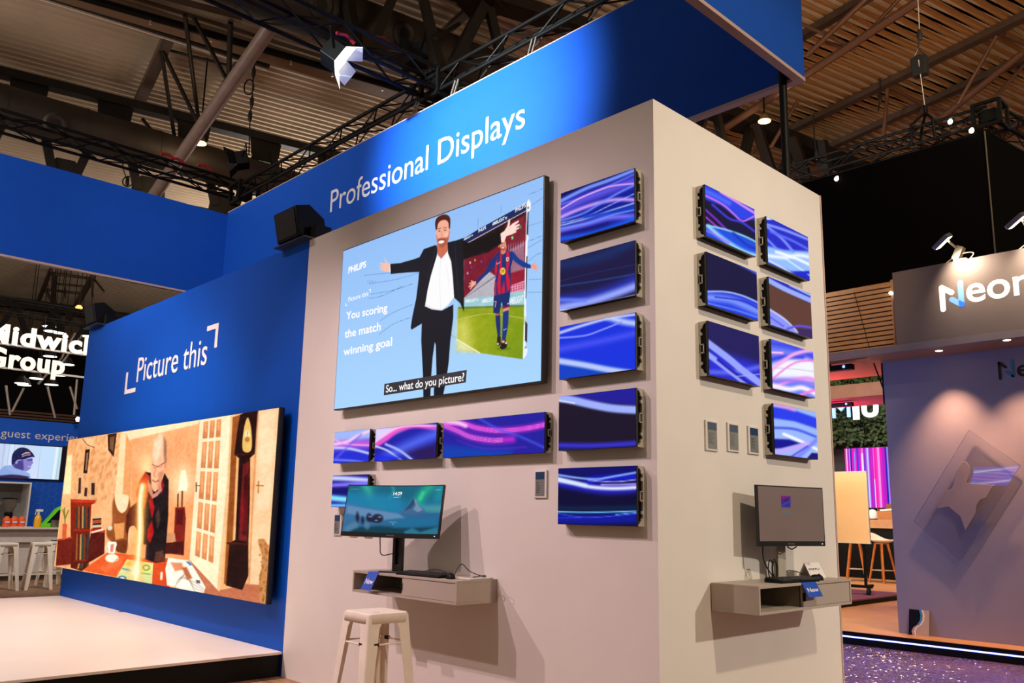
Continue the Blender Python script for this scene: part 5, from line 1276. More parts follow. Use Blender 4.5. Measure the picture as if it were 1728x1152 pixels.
# ================================================================== FAR LEFT: the coffee bar of the stand
XG = -17.2
t = thing('bar_wall', 'blue wall lettered "guest experience" behind the coffee bar', 'wall panel', (XG, 1, 0))
MB().box((XG - .12, -3.2, 0), (XG, 5.0, 3.205)).build('panel', BLUE, t)
A, B = pX(-30, 735.5, XG), pX(131, 740, XG); z = (A.z + B.z) / 2
A = pX(0, 735, XG); B2 = pX(52, 735, XG)
zz_ = 2.815
m = MB(); yq0 = pX(1, 735, XG).y; yq1 = pX(51.5, 735, XG).y
lettering(m, 'guest', (XG, yq0, zz_), (XG, yq1, zz_), (0, 0, 1), .165, (1, 0, 0), .002)
yq2 = pX(59, 738, XG).y; yq3 = pX(126, 738, XG).y
lettering(m, 'experie', (XG, yq2, zz_), (XG, yq3, zz_), (0, 0, 1), .165, (1, 0, 0), .002)
lettering(m, 'nce', (XG, yq3 + .03, zz_), (XG, yq3 + .37, zz_), (0, 0, 1), .165 * .98, (1, 0, 0), .002, ref='H')
m.build('lettering', mat('dull_white_lettering', (206, 196, 200), .6), t)
# hexagonal net printed on the wall
m = MB(); sz = .085
for i in range(-3, 22):
    for j in range(0, 9):
        cy = .9 + i * sz * 1.5; cz = 1.02 + j * sz * math.sqrt(3) + (sz * math.sqrt(3) / 2 if i % 2 else 0)
        if cz > 1.92 or cz < 1.0 or cy > 2.9 or cy < 1.34: continue
        for k in range(3):
            a0, a1 = math.radians(60 * k), math.radians(60 * k + 60); w = .012 * math.sin(i * .7 + j * .4)
            m.bar((XG + .003, cy + sz * math.cos(a0) + w, cz + sz * math.sin(a0)), (XG + .003, cy + sz * math.cos(a1) + w, cz + sz * math.sin(a1)), .008, .003)
m.build('net_graphic', mat('pale_blue_print', (92, 138, 196), .6), t)


def skier(p):
    p.zoom(0, 680, 8.229); p.c[:] = (206, 222, 250)
    p.c += p.noise(30, 9, 1, 5)[..., None]
    for x in (-60, 50, 120, 190, 320, 560): p.stroke([(x + 20, 560), (x - 10, 760), (x - 40, 1040)], 5, (120, 140, 190), 5, .7)
    p.fill([(520, 600), (860, 600), (800, 1050), (600, 1050)], (196, 226, 252), 60, .8)
    p.stroke([(845, 600), (812, 800), (775, 1050)], 8, (150, 190, 120), 8, .7); p.stroke([(800, 600), (760, 900), (740, 1050)], 30, (240, 248, 255), 20)
    p.fill([(-60, 980), (60, 870), (170, 860), (300, 960), (420, 1010), (430, 1060), (-60, 1060)], (140, 168, 226), 8); p.fill([(-60, 1010), (150, 990), (300, 1000), (400, 1020), (390, 1060), (-60, 1060)], (60, 34, 84), 10)
    p.fill([(170, 840), (240, 800), (440, 760), (455, 770), (452, 800), (462, 835), (440, 850), (436, 870), (420, 910), (380, 940), (330, 950), (320, 1000), (260, 960), (190, 910)], (140, 130, 206), 6)
    p.fill([(240, 800), (320, 790), (330, 900), (320, 950), (230, 920), (180, 870)], (74, 66, 140), 16); p.fill([(370, 780), (450, 770), (448, 800), (380, 800)], (70, 60, 130), 8, .8); p.stroke([(390, 880), (420, 878)], 8, (230, 226, 250), 4); p.ell(228, 818, 18, 24, (176, 160, 220), 6)
    p.fill([(80, 900), (100, 870), (170, 865), (200, 900), (340, 940), (420, 985), (400, 1010), (300, 1000), (120, 930)], (150, 176, 230), 8)
    p.fill([(160, 830), (165, 740), (190, 680), (240, 635), (300, 615), (380, 630), (440, 680), (470, 720), (478, 750), (440, 748), (330, 780), (240, 790), (190, 850), (168, 855)], (26, 32, 78), 5, smooth=True)
    p.stroke([(310, 715), (360, 690), (410, 690)], 16, (220, 170, 170), 6); p.ell(365, 690, 16, 10, (240, 190, 110), 4); p.stroke([(312, 740), (360, 722), (420, 716)], 16, (170, 130, 180), 6)
    for x, y in ((220, 690), (250, 660), (300, 650), (200, 770), (260, 740), (400, 660)): p.ell(x, y, 5, 5, (80, 80, 110), 3)


yt0, yt1, zt0, zt1 = .42, 1.868, 1.975, 2.668
t = thing('television', 'wall television showing a person in dark beanie above the coffee bar', 'television', (XG, 1.2, zt0))
MB().box((XG, yt0, zt0 - .02), (XG + .07, yt1 + .03, zt1 + .02)).build('frame', BEZEL, t, .004)
p = Pic((XG + .0715, yt0 + .02, zt0), (0, yt1 - yt0 - .02, 0), (0, 0, zt1 - zt0), 150, 90); skier(p); p.build('picture', t)
MB().box((XG, yt1 + .035, zt0 - .02), (XG + .06, yt1 + .42, zt1 + .03)).build('side_panel', mat('dark_glossy', (14, 16, 34), .15), t)

# counter, niche with coffee grinder
t = thing('bar_counter', 'grey-white bar counter with overhanging top at the coffee bar', 'counter', (-15.9, 1, 0))
MB().box((-16.35, -3, .965), (-15.42, 4.2, 1.0)).build('counter_top', mat('counter_white', (214, 206, 200), .45), t, .004)
MB().box((-16.3, -2.95, .09), (-15.66, 4.1, .965)).build('front_panel', mat('counter_grey', (206, 198, 192), .5), t)
MB().box((-16.28, -2.9, 0), (-15.74, 4.05, .09)).build('plinth', mat('plinth_grey', (90, 84, 80), .5), t)
MB().box((-15.66, -2.9, .72), (-15.56, 4.05, .965)).build('under_top_rail', mat('counter_grey', (206, 198, 192), .5), t)
t = thing('niche_cabinet', 'white-edged niche cabinet holding the coffee grinder behind the bar', 'cabinet', (XG + .3, .4, 0))
m = MB(); ny1 = 1.235; nz1 = 1.88
for a, b in (((XG + .003, -1, nz1 - .03), (XG + .55, ny1, nz1)), ((XG + .003, ny1 - .03, 0), (XG + .55, ny1, nz1 - .03)), ((XG + .003, -1, .92), (XG + .55, ny1 - .03, .95)), ((XG + .003, -1, 0), (XG + .5, ny1 - .03, .92))): m.box(a, b)
m.build('carcass', mat('counter_white', (214, 206, 200), .45), t)
MB().box((XG + .003, -1, .95), (XG + .02, ny1 - .03, nz1 - .03)).build('back_panel', mat('niche_grey', (120, 116, 112), .6), t)
gy = pX(15, 860, XG + .28).y
t = thing('coffee_grinder', 'black coffee grinder with clear bean hopper inside the niche', 'coffee grinder', (XG + .28, gy, .95))
MB().box((XG + .2, gy - .09, .95), (XG + .38, gy + .09, .975)).build('base', BLACK, t, .006)
MB().lathe((XG + .28, gy, .975), [(.065, 0), (.07, .2), (.085, .26), (.06, .30)]).build('motor_body', BLACK, t)
MB().lathe((XG + .28, gy, 1.275), [(.05, 0), (.125, .12), (.135, .26)]).build('hopper', mat('smoky_hopper', (120, 108, 100), .15, 0, .05, alpha=.6), t)
MB().lathe((XG + .28, gy, 1.535), [(.137, 0), (.137, .02), (.02, .03)]).build('lid', BLACK, t)

# things on the counter
for k, px_ in enumerate((10.5, 23, 35.5)):
    y = pX(px_, 884, -15.75).y; lb = ['orange juice bottle on the bar counter, nearest the frame edge', 'orange juice bottle on the bar counter, middle of three', 'orange juice bottle on the bar counter, beside the papers'][k]
    t = thing('juice_bottle', lb, 'bottle', (-15.75, y, 1.0), 'orange juice bottles on the bar counter')
    MB().lathe((-15.75, y, 1.0), [(.062, 0), (.068, .02), (.068, .14), (.06, .165), (.035, .18)], 20).build('body', mat('orange_juice', (236, 92, 40), .3), t)
    MB().lathe((-15.75, y, 1.06), [(.0692, 0), (.0692, .055)], 20).build('label_band', mat('orange_label', (226, 70, 30), .5), t)
    MB().obox((-15.680, y, 1.095), (0, 1, 0), (0, 0, 1), (1, 0, 0), .04, .014, .002).build('printed_patch', mat('label_print', (200, 204, 236), .5), t)
    MB().lathe((-15.75, y, 1.18), [(.036, 0), (.036, .022)], 16).build('cap', mat('orange_cap', (230, 140, 60), .4), t)
y = pX(63, 884, -15.7).y
t = thing('spray_bottle', 'yellow spray bottle with white trigger on the bar counter', 'spray bottle', (-15.7, y, 1.0))
MB().lathe((-15.7, y, 1.0), [(.06, 0), (.068, .02), (.064, .16), (.05, .21), (.022, .25)], 20).build('body', mat('yellow_cleaner', (240, 180, 30), .25), t)
m = MB(); m.lathe((-15.7, y, 1.25), [(.02, 0), (.022, .05)], 14); m.box((-15.73, y - .05, 1.30), (-15.67, y + .07, 1.345)); m.bar((-15.7, y - .045, 1.30), (-15.7, y - .06, 1.24), .02, .012); m.build('trigger_head', mat('white_plastic', (232, 228, 222), .4), t)
a, b = pX(20, 886, -15.6), pX(50, 886, -15.6)
o = MB().obox((-15.62, (a.y + b.y) / 2, 1.006), (1, .2, 0), (-.2, 1, 0), (0, 0, 1), .1, .17, .004).build('paper_sheet', PAPER); tag(o, 'white papers lying on the bar counter before the juice bottles', 'paper')
# lime bag with black inside, and a steel cup
y = pX(92, 884, -15.9).y
t = thing('bag', 'lime green bag with black opening slumped on the bar counter', 'bag', (-15.9, y, 1.0))
m = MB(); P = [(-.28, 0), (-.22, .06), (-.12, .19), (0, .36), (.1, .42), (.25, .42), (.36, .30), (.38, 0)]
m.prism([(a, b) for a, b in P], (-15.9, y, 1.0), (0, 1, 0), (0, 0, 1), (1, 0, 0), -.12, .1); m.build('shell', mat('lime_fabric', (104, 214, 24), .7), t, .02)
m = MB(); m.prism([(-.17, .08), (-.09, .19), (.02, .33), (.10, .375), (.22, .37), (.27, .15)], (-15.9, y, 1.0), (0, 1, 0), (0, 0, 1), (1, 0, 0), .08, .108); m.build('opening', BLACK, t)
MB().prism([(-.3, 0), (-.3, .07), (.0, .08), (.05, 0)], (-15.9, y, 1.0), (0, 1, 0), (0, 0, 1), (1, 0, 0), .1, .2).build('flap', mat('lime_fabric', (104, 214, 24), .7), t, .01)
y = pX(93, 884, -15.62).y
t = thing('steel_cup', 'dull steel cup on the bar counter before the green bag', 'cup', (-15.62, y, 1.0)); MB().lathe((-15.62, y, 1.0), [(.06, 0), (.075, .14), (.07, .14), (.055, .01)], 20).build('body', mat('dull_steel', (140, 132, 124), .3, .8), t)

gS_ = 'white metal bar stools at the coffee bar'
b1 = dup(ST, (-13.62 + 1.741, .16 + .631, 0), 'white metal bar stool at the coffee bar, nearest the frame edge', math.radians(3)); b1['group'] = gS_
b2 = dup(ST, (-13.62 + 1.741, .70 + .631, 0), 'white metal bar stool at the coffee bar, beside the stage wall', math.radians(-4)); b2['group'] = gS_
b3 = dup(ST, (-14.25 + 1.741, 1.12 + .631, 0), 'white metal bar stool at the coffee bar, half hidden by the stage display', math.radians(8)); b3['group'] = gS_
o = MB().box((-14.35, 1.05, .775), (-14.15, 1.32, .80)).build('dark_folder', BLACK); tag(o, 'black flat case lying on the half hidden stool', 'case')

# ------------------------------------------------------------------ hanging neighbour's sign and lamps
XM = -26.0
t = thing('hanging_sign', 'two rows of big white three-dimensional letters hanging from a truss', 'sign', (XM, 2, 5))
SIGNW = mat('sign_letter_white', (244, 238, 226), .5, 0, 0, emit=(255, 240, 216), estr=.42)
m = MB(); zA = (pX(15.6, 581.5, XM).z + pX(105, 590.5, XM).z) / 2
yL, yR = pX(-27, 580, XM).y, pX(163, 590, XM).y; hC = pX(8, 549, XM).z - pX(8, 581, XM).z
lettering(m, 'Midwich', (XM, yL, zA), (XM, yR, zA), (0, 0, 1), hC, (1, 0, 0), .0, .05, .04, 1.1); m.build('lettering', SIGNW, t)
m = MB(); zB_ = (pX(12, 623, XM).z + pX(100, 627, XM).z) / 2
yL2, yR2 = pX(-27, 623, XM).y, pX(108, 627, XM).y
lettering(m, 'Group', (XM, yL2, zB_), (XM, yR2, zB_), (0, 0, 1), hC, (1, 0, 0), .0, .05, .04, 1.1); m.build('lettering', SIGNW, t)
m = MB()
for zz in (zA - .02, zB_ - .02): m.box((XM - .06, yL - 1, zz - .03), (XM - .02, yR + 1, zz + .03))
m.build('carrier_bar', mat('pale_bar', (190, 184, 180), .5), t)
t4 = truss('lighting_truss', 'black box truss from which the white letters hang', (XM - .5, -6, zA + 1.25), (XM - .5, 7, zA + 1.25), .5, .7)
m = MB()
for y in (yL, (yL + yR) / 2, yR):
    m.tube([(XM - .04, y, zB_ - .02), (XM - .04, y, zA + 1.05)], .012, 6)
m.build('suspension_cable', BLACKM, t)

r = random.Random(8)
LP = [(82.8, 551), (85.4, 559), (100, 562), (148.4, 567.7), (131.5, 594), (84.6, 601.5), (114, 615.3), (99.5, 633.5), (61.2, 638.8), (36.5, 647), (41, 650), (86.7, 649.2)]
LN = ['highest', 'second', 'third', 'brightest beside the wall edge', 'under the last letters', 'between the two words', 'right of the second word', 'under the second word', 'left lower', 'lower left pair, upper', 'lower left pair, lower', 'lowest right']
for (x, y), nm in zip(LP, LN):
    v = pZ(x, y, 9.3 if y < 555 else 8.6 if 558 < y < 560 else 8.9 if y < 580 else 7.4 if y < 620 else 6.2)
    t = thing('round_lamp', 'round white ceiling lamp near the hanging letters, ' + nm, 'ceiling lamp', tuple(v), 'round ceiling lamps by the hanging letters')
    R_ = 10.5 / FOC * (np.array(v) - CAM) @ RC[2]
    MB().lathe(v, [(R_, 0), (R_, .01)], 20).build('lens', mat('round_lamp_lens', (255, 255, 250), .4, 0, 0, emit=(255, 248, 232), estr=3.0), t)
    MB().lathe((v.x, v.y, v.z + .012), [(R_ * 1.03, 0), (R_ * .8, .12), (.1, .3)], 20).build('reflector', STEEL, t)
    MB().tube([(v.x, v.y, v.z + .3), (v.x, v.y, 12.69 if 614 < y < 634 else 12.61)], .015, 5).build('suspension_cable', BLACKM, t)

# ================================================================== RIGHT: the neighbouring stands
PZ_ = .145
t = thing('booth_platform', 'low wooden booth platform with black edge and glowing blue strip', 'platform', (1, 9, 0))
YP0 = 6.10
MB().box((-9.2, YP0, .11), (8, 17.2, PZ_)).build('wood_deck', mat('orange_wood', (206, 150, 100), .42, 0, .12, 2.2), t)
MB().box((-9.15, YP0 + .012, .002), (8, 17.15, .11)).build('black_riser', BLACK, t)
MB().box((-9.2, YP0 - .004, .001), (8, YP0 + .008, PZ_ - .004)).build('edge_profile', BLACK, t)
MB().box((-9.2, YP0 - .010, .078), (8, YP0 - .003, .094)).build('light_strip', mat('blue_strip_light', (30, 30, 60), .4, 0, 0, emit=(96, 104, 255), estr=10), t)
YN = 6.47
XN = -1.33
NEON = mat('booth_wall_grey', (146, 142, 164), .5, 0, .02)
zS = 3.34
t = thing('booth_wall', 'grey-blue booth wall lit by two downlights', 'wall panel', (1, YN, PZ_))
MB().box((XN, YN, PZ_ + .001), (6, YN + .12, zS)).build('panel', NEON, t)
NAVY = mat('lettering_black', (34, 26, 26), .5)
LBLUE = mat('logo_blue', (44, 140, 190), .45)


def n_mark(A, w, h, n, m1, m2, lift, th_=.17):
    """the bent N: a left stroke with a short diagonal, and a right stroke with a hook"""
    U, Vv, n = Vector((1, 0, 0)), Vector((0, 0, 1)), Vector(n); A = Vector(A)
    def cap(m, a, b, r):
        a, b = Vector(a), Vector(b); d = (b - a).normalized(); s = Vector((-d.y, d.x)); P = []
        ang0 = math.atan2(s.y, s.x)
        for i in range(13): q = ang0 + math.pi * i / 12; P.append((a.x + r * math.cos(q), a.y + r * math.sin(q)))
        for i in range(13): q = ang0 + math.pi + math.pi * i / 12; P.append((b.x + r * math.cos(q), b.y + r * math.sin(q)))
        m.prism(P, A, U * 1, Vv, n, 0, lift)
    r = th_ * w / 2
    cap(m1, (r, r), (r, h * .93 - r), r); cap(m1, (r, h * .93 - r), (w * .50, h * .62), r)
    cap(m2, (w - r, h * .07 + r), (w - r, h - r), r); cap(m2, (w - r, h * .07 + r), (w * .50, h * .38), r)


a0, a1 = pY(1686, 641, YN), pY(1712, 638, YN); hh = pY(1688, 608, YN).z - a0.z
m1, m2 = MB(), MB(); n_mark((a0.x, YN, a0.z), a1.x - a0.x, hh, (0, -1, 0), m1, m2, .008)
m1.build('logo_mark', NAVY, t); m2.build('logo_mark', LBLUE, t)
m = MB(); w0 = a1.x - a0.x; lettering(m, 'eon', (a1.x + .03, YN, a0.z + .02), (a1.x + .03 + w0 * 2.7, YN, a0.z + .02), (0, 0, 1), hh * .84, (0, -1, 0), .001, .006, .012); m.build('lettering', NAVY, t)

# canopy: fascia beam, soffit and header sign
YH = 5.90
zBt = 3.42
t = thing('canopy', 'grey canopy beam and soffit projecting over the booth', 'canopy', (1, YH, zS))
MB().box((-5.2, YH, zS), (6, YH + .10, zBt)).build('beam', mat('canopy_grey', (132, 118, 122), .5), t)
MB().box((XN, YH + .10, zS), (6, YN + .12, zS + .03)).build('soffit', mat('soffit_brown', (150, 116, 92), .5), t)
for x_, y_ in ((1584.5, 591), (1699, 573)):
    v = pZ(x_, y_, zS)
    q = thing('downlight', 'recessed downlight in the canopy, ' + ('nearer the dark post' if x_ < 1600 else 'above the wall logo'), 'downlight', (v.x, v.y, zS), 'recessed downlights of the canopy')
    MB().lathe((v.x, v.y, zS - .006), [(.042, 0), (.046, .005)], 20).build('rim', mat('pale_rim', (220, 210, 196), .4), q)
    MB().lathe((v.x, v.y, zS - .0075), [(.036, 0), (.036, .001)], 20).build('lens', GLOW, q)
    spot((v.x, v.y - .02, zS - .02), (v.x, YN - .02, 1.0), 210, 74, (1, .50, .24), .9, .03)
hx0 = pY(1505, 462, YH).x; hz1 = 4.285
t = thing('booth_header', 'dark grey header sign with big lit white letters over the booth', 'sign', (1, YH, zBt))
MB().box((hx0, YH + .012, zBt), (6, YH + .08, hz1)).build('panel', mat('header_charcoal', (120, 104, 96), .5, 0, .02), t)
NW = mat('lit_letter_white', (250, 240, 226), .5, 0, 0, emit=(255, 238, 214), estr=.75)
NB = mat('lit_letter_blue', (120, 170, 240), .5, 0, 0, emit=(96, 160, 246), estr=.5)
yf_ = YH + .012
z2 = zc(1540, 400, 5.235)
a0, a1 = pY(*z2(248, 664), yf_), pY(*z2(464, 634), yf_); top = pY(*z2(430, 376), yf_)
m1, m2 = MB(), MB(); n_mark((a0.x, yf_, a0.z), a1.x - a0.x, top.z - a0.z, (0, -1, 0), m1, m2, .003, .23); m1.build('logo_mark', NW, t); m2.build('logo_mark', NB, t)
e0, e1 = pY(*z2(482, 600), yf_), pY(*z2(640, 560), yf_); wE = e1.x - e0.x
m = MB(); lettering(m, 'eon', (e0.x, yf_, a0.z + .065), (e0.x + wE * 3.55, yf_, a0.z + .065), (0, 0, 1), (top.z - a0.z) * .90, (0, -1, 0), .0005, .002, .014); m.build('lettering', NW, t)


def arm_lamp(label, px_, base_px):
    bz = hz1; b = pY(*base_px, YH + .05); h = pY(*px_, YH - .25)
    t = thing('arm_floodlight', label, 'floodlight', (b.x, YH + .05, bz), 'arm floodlights on the header')
    m = MB(); c = Vector((b.x, YH + .05, bz)); m.box((c.x - .07, c.y - .04, bz), (c.x + .07, c.y + .04, bz + .02)); m.obox(c + Vector((-.02, 0, .09)), (.9, 0, -.43), (0, 1, 0), (.43, 0, .9), .04, .045, .08); m.build('clamp', mat('lamp_cream', (226, 206, 170), .45), t, .006)
    m = MB(); m.tube([c + Vector((-.03, 0, .15)), Vector((h.x + .05, h.y + .05, h.z))], .012, 8); m.build('arm', mat('lamp_cream', (226, 206, 170), .45), t)
    aim_ = (Vector((h.x + .5, YH, bz - .5)) - h).normalized(); ax = Vector((1, -.1, .12)).normalized(); bx = aim_.cross(ax).normalized(); ax = bx.cross(aim_)
    MB().obox(h, ax, bx, aim_, .10, .075, .025).build('head', mat('lamp_grey', (150, 140, 130), .35, .5), t, .008)
    MB().obox(h + aim_ * .027, ax, bx, aim_, .09, .065, .002).build('lens', GLOWW, t)
    m = MB(); m.tube(catmull([c + Vector((.1, -.02, .0)), c + Vector((.14, -.02, .06)), c + Vector((.05, -.01, .08)), c + Vector((-.06, -.02, .05)), c + Vector((-.14, -.03, .0))]), .006, 6, False); m.build('cable', mat('lamp_cream', (226, 206, 170), .45), t)
    spot(h + aim_ * .05, (h.x + .35, YH, bz - .5), 75, 125, (1, .84, .66), .9, .05)


arm_lamp('cream arm floodlight above the first letter of the header', (1590, 407), (1621, 433))
arm_lamp('second arm floodlight cut by the frame edge above the header', (1714, 372), (1745, 402))

# dark post with stay at the wall edge
t = thing('steel_post', 'dark steel post with diagonal stay at the booth wall edge', 'post', (XN - .03, YN - .02, 2.8))
MB().box((XN - .03, YN + .02, 2.82), (XN - .002, YN + .08, zS)).build('post', mat('post_navy', (26, 30, 54), .4), t)
m = MB(); v0 = pY(1474, 605, YN - .05); m.bar((XN - .02, YN + .05, 2.98), (v0.x, YN - .05, zS), .012, .012); m.build('stay', BLACK, t)

# acrylic diamond with the grey star plate
YA = YN - .06
z5 = zc(1530, 710, 4.606)
c4 = [pY(*z5(*k), YA) for k in ((485, 70), (885, 345), (418, 1090), (55, 780))]
cx, cz = sum(k.x for k in c4) / 4, sum(k.z for k in c4) / 4
t = thing('acrylic_display', 'clear tilted acrylic square with grey star plate on booth wall', 'wall display', (cx, YA, cz))
acr = bpy.data.materials.new('clear_acrylic'); acr.use_nodes = True; nt = acr.node_tree; nt.nodes.remove(nt.nodes['Principled BSDF'])
tr_, gl_, mx_, lw_, pw_, fr_ = [nt.nodes.new(k) for k in ('ShaderNodeBsdfTransparent', 'ShaderNodeBsdfGlossy', 'ShaderNodeMixShader', 'ShaderNodeLayerWeight', 'ShaderNodeMath', 'ShaderNodeMath')]
lw_.inputs['Blend'].default_value = .5; pw_.operation = 'POWER'; pw_.inputs[1].default_value = 4; fr_.operation = 'ADD'; fr_.inputs[1].default_value = .06; nt.links.new(lw_.outputs['Facing'], pw_.inputs[0]); nt.links.new(pw_.outputs[0], fr_.inputs[0])
tr_.inputs[0].default_value = (.975, .975, .98, 1); gl_.inputs['Roughness'].default_value = .02
nt.links.new(fr_.outputs[0], mx_.inputs[0]); nt.links.new(tr_.outputs[0], mx_.inputs[1]); nt.links.new(gl_.outputs[0], mx_.inputs[2]); nt.links.new(mx_.outputs[0], nt.nodes['Material Output'].inputs[0])
m = MB(); m.prism([(k.x - cx, k.z - cz) for k in c4], (cx, YA, cz), (1, 0, 0), (0, 0, 1), (0, -1, 0), 0, .006); m.build('acrylic_sheet', acr, t)
m = MB()
for a, b_ in zip(c4, c4[1:] + c4[:1]): m.bar((a.x, YA - .003, a.z), (b_.x, YA - .003, b_.z), .007, .004)
m.build('polished_edge', mat('acrylic_edge', (120, 116, 150), .2, 0, .02, alpha=.45), t)
star = [(440, 312), (470, 318), (492, 360), (496, 400), (470, 480), (560, 490), (690, 500), (668, 520), (622, 598), (575, 612), (545, 660), (540, 720), (458, 856), (440, 800), (420, 742), (328, 666), (240, 682), (262, 610), (300, 545), (352, 530), (372, 480), (385, 400), (410, 350)]
P = [pY(*z5(*k), YA - .05) for k in star]
m = MB(); m.prism([(k.x - cx, k.z - cz) for k in P], (cx, YA - .05, cz), (1, 0, 0), (0, 0, 1), (0, -1, 0), 0, .012); m.build('star_plate', mat('star_grey', (128, 120, 134), .5), t, .004)
m = MB(); m.tube([(cx, YA - .05, cz - .02), (cx, YN, cz - .02)], .012, 8); m.build('spacer', STEEL, t)
# leaflet leaning on the wall
l0, l1 = pY(1535, 1075, YN - .05), pY(1569, 1076, YN - .05); l2 = pY(1531, 1027, YN - .02)
t = thing('leaflet', 'black, blue and beige leaflet leaning against the booth wall', 'leaflet', (l0.x, YN - .05, PZ_))
lw = l1.x - l0.x; lh = l2.z - PZ_
O = Vector((l0.x, YN - .07, PZ_)); Vv = Vector((0, .06, lh)); U = Vector((lw, 0, 0)); nn = U.cross(Vv).normalized()
def leaf(poly, d, mt, nm):
    MB().prism([(a, b) for a, b in poly], O, U, Vv, nn, d, d + .0012).build(nm, mt, t)
S_ = [(.58, 1), (.66, .8), (.64, .6), (.5, .42), (.3, .3), (.22, .15), (.28, 0)]
leaf([(0, 0), (1, 0), (1, 1), (0, 1)], 0, mat('leaflet_beige', (186, 164, 146), .4), 'sheet')
leaf([(0, 0), *[(a - .08, b) for a, b in S_[::-1]], (0, 1)], .0014, BLACK, 'black_field')
m = MB()
for i in range(3): m.add([O + U * (S_[i][0] - .09) + Vv * S_[i][1] + nn * .003, O + U * S_[i][0] + Vv * S_[i][1] + nn * .003, O + U * S_[i + 1][0] + Vv * S_[i + 1][1] + nn * .003, O + U * (S_[i + 1][0] - .09) + Vv * S_[i + 1][1] + nn * .003], [(0, 3, 2, 1)])
m.build('blue_wave', LBLUE, t)
m = MB()
for i in range(6): m.add([O + U * (S_[i][0] + .05) + Vv * S_[i][1] + nn * .003, O + U * (S_[i][0] + .11) + Vv * S_[i][1] + nn * .003, O + U * (S_[i + 1][0] + .11) + Vv * S_[i + 1][1] + nn * .003, O + U * (S_[i + 1][0] + .05) + Vv * S_[i + 1][1] + nn * .003], [(0, 3, 2, 1)])
m.build('white_wave', LETTER, t)

# slatted wood panel left of the header
YS = YH + .25
sx0, sx1 = -2.6, -1.02
t = thing('slat_panel', 'panel of horizontal light wood slats beside the dark header', 'panel', ((sx0 + sx1) / 2, YS, zBt))
m = MB(); zz = zBt + .02
WOODL = mat('light_wood', (206, 152, 96), .5, 0, .1, 5)
while zz < 4.24: m.box((sx0, YS, zz), (sx1 - .03, YS + .03, zz + .042)); zz += .058
m.build('slats', WOODL, t)
m = MB().box((sx1 - .03, YS - .01, zBt + .005), (sx1 + .02, YS + .05, 4.27)); m.box((sx0, YS + .03, 4.235), (sx1, YS + .05, 4.26)); m.build('frame', WOODL, t)
MB().box((sx0, YS + .045, zBt + .01), (sx1, YS + .06, 4.25)).build('backing', mat('slat_backing', (52, 34, 24), .7), t)
m = MB(); m.bar(pY(1441, 492, YS - .003), pY(1467, 586, YS - .003), .004, .008, (0, -1, 0)); m.build('cable', BLACK, t)
# small lamp showing between slats and header
v = pY(1504.5, 495, YS - .03); t = thing('spot_lamp', 'tiny bright lamp between wood slats and header', 'lamp', tuple(v)); MB().lathe(v, [(.02, 0), (.022, .03)], 12, (0, -1, 0)).build('lens', GLOWW, t); MB().bar(v + Vector((0, .0, 0)), (v.x, YS - .008, v.z), .014, .014).build('arm', BLACK, t)

# ------------------------------------------------------------------ black hanging box behind the header
YK = 9.0
k0, k1 = pY(1380, 315, YK), pY(1661, 222.5, YK); zk1 = k1.z; zk0 = pY(1395, 495, YK).z
BLK = mat('black_fabric', (5, 4, 5), .9, 0, .1, 2, spec=.05)
dirk = pZ(1728, 260, zk1) - k1; dirk.z = 0; dirk.normalize()
t = thing('black_banner', 'large black fabric box hung from a truss behind the booth', 'banner', (k1.x, YK, zk0))
MB().box((-9, YK, zk0), (k1.x, YK + .05, zk1)).build('front_panel', BLK, t)
e = Vector((k1.x, YK, 0)); m = MB(); q = e + dirk * 7; nn = Vector((-dirk.y, dirk.x, 0)) * .05
m.add([(e.x, e.y, zk0), (q.x, q.y, zk0), (q.x + nn.x, q.y + nn.y, zk0), (e.x + nn.x, e.y + nn.y, zk0), (e.x, e.y, zk1), (q.x, q.y, zk1), (q.x + nn.x, q.y + nn.y, zk1), (e.x + nn.x, e.y + nn.y, zk1)], [(0, 3, 2, 1), (4, 5, 6, 7), (0, 1, 5, 4), (1, 2, 6, 5), (2, 3, 7, 6), (3, 0, 4, 7)]); m.build('side_panel', BLK, t)
MB().tube([(k1.x + .01, YK - .02, zk0), (k1.x + .01, YK - .02, zk1)], .012, 6).build('corner_seam', mat('seam_grey', (70, 66, 56), .7), t)
zk = pY(1640, 205, YK + .3).z
tk_ = truss('lighting_truss', 'black box truss on top of the black fabric box', (-8.5, YK + .35, zk), (k1.x, YK + .35, zk), .32, .45)
q0 = Vector((k1.x, YK + .35, zk)); truss('lighting_truss', 'black box truss turning the corner of the black fabric box', q0 + dirk * .22, q0 + dirk * 7, .32, .45)
corner_block(tk_, tuple(q0), .36)
for i, (x_, y_, lb) in enumerate(((1411, 303, 'small bright lamp on the truss of the black box, lower'), (1603, 207, 'small bright lamp on the upper truss chord of the black box'), (1639, 222, 'small warm lamp near the truss corner of the black box'))):
    v = pY(x_, y_, YK - .05 if i != 1 else YK + .18)
    t = thing('clip_lamp', lb, 'lamp', tuple(v), 'small lamps on the black box truss')
    MB().lathe(v, [(.03, 0), (.036, .03), (.02, .08)], 12, (0, .6, .8)).build('lens', GLOWW, t)
    MB().tube([v + Vector((0, .05, .06)), v + Vector((0, .2, .14))], .012, 6).build('arm', BLACK, t)
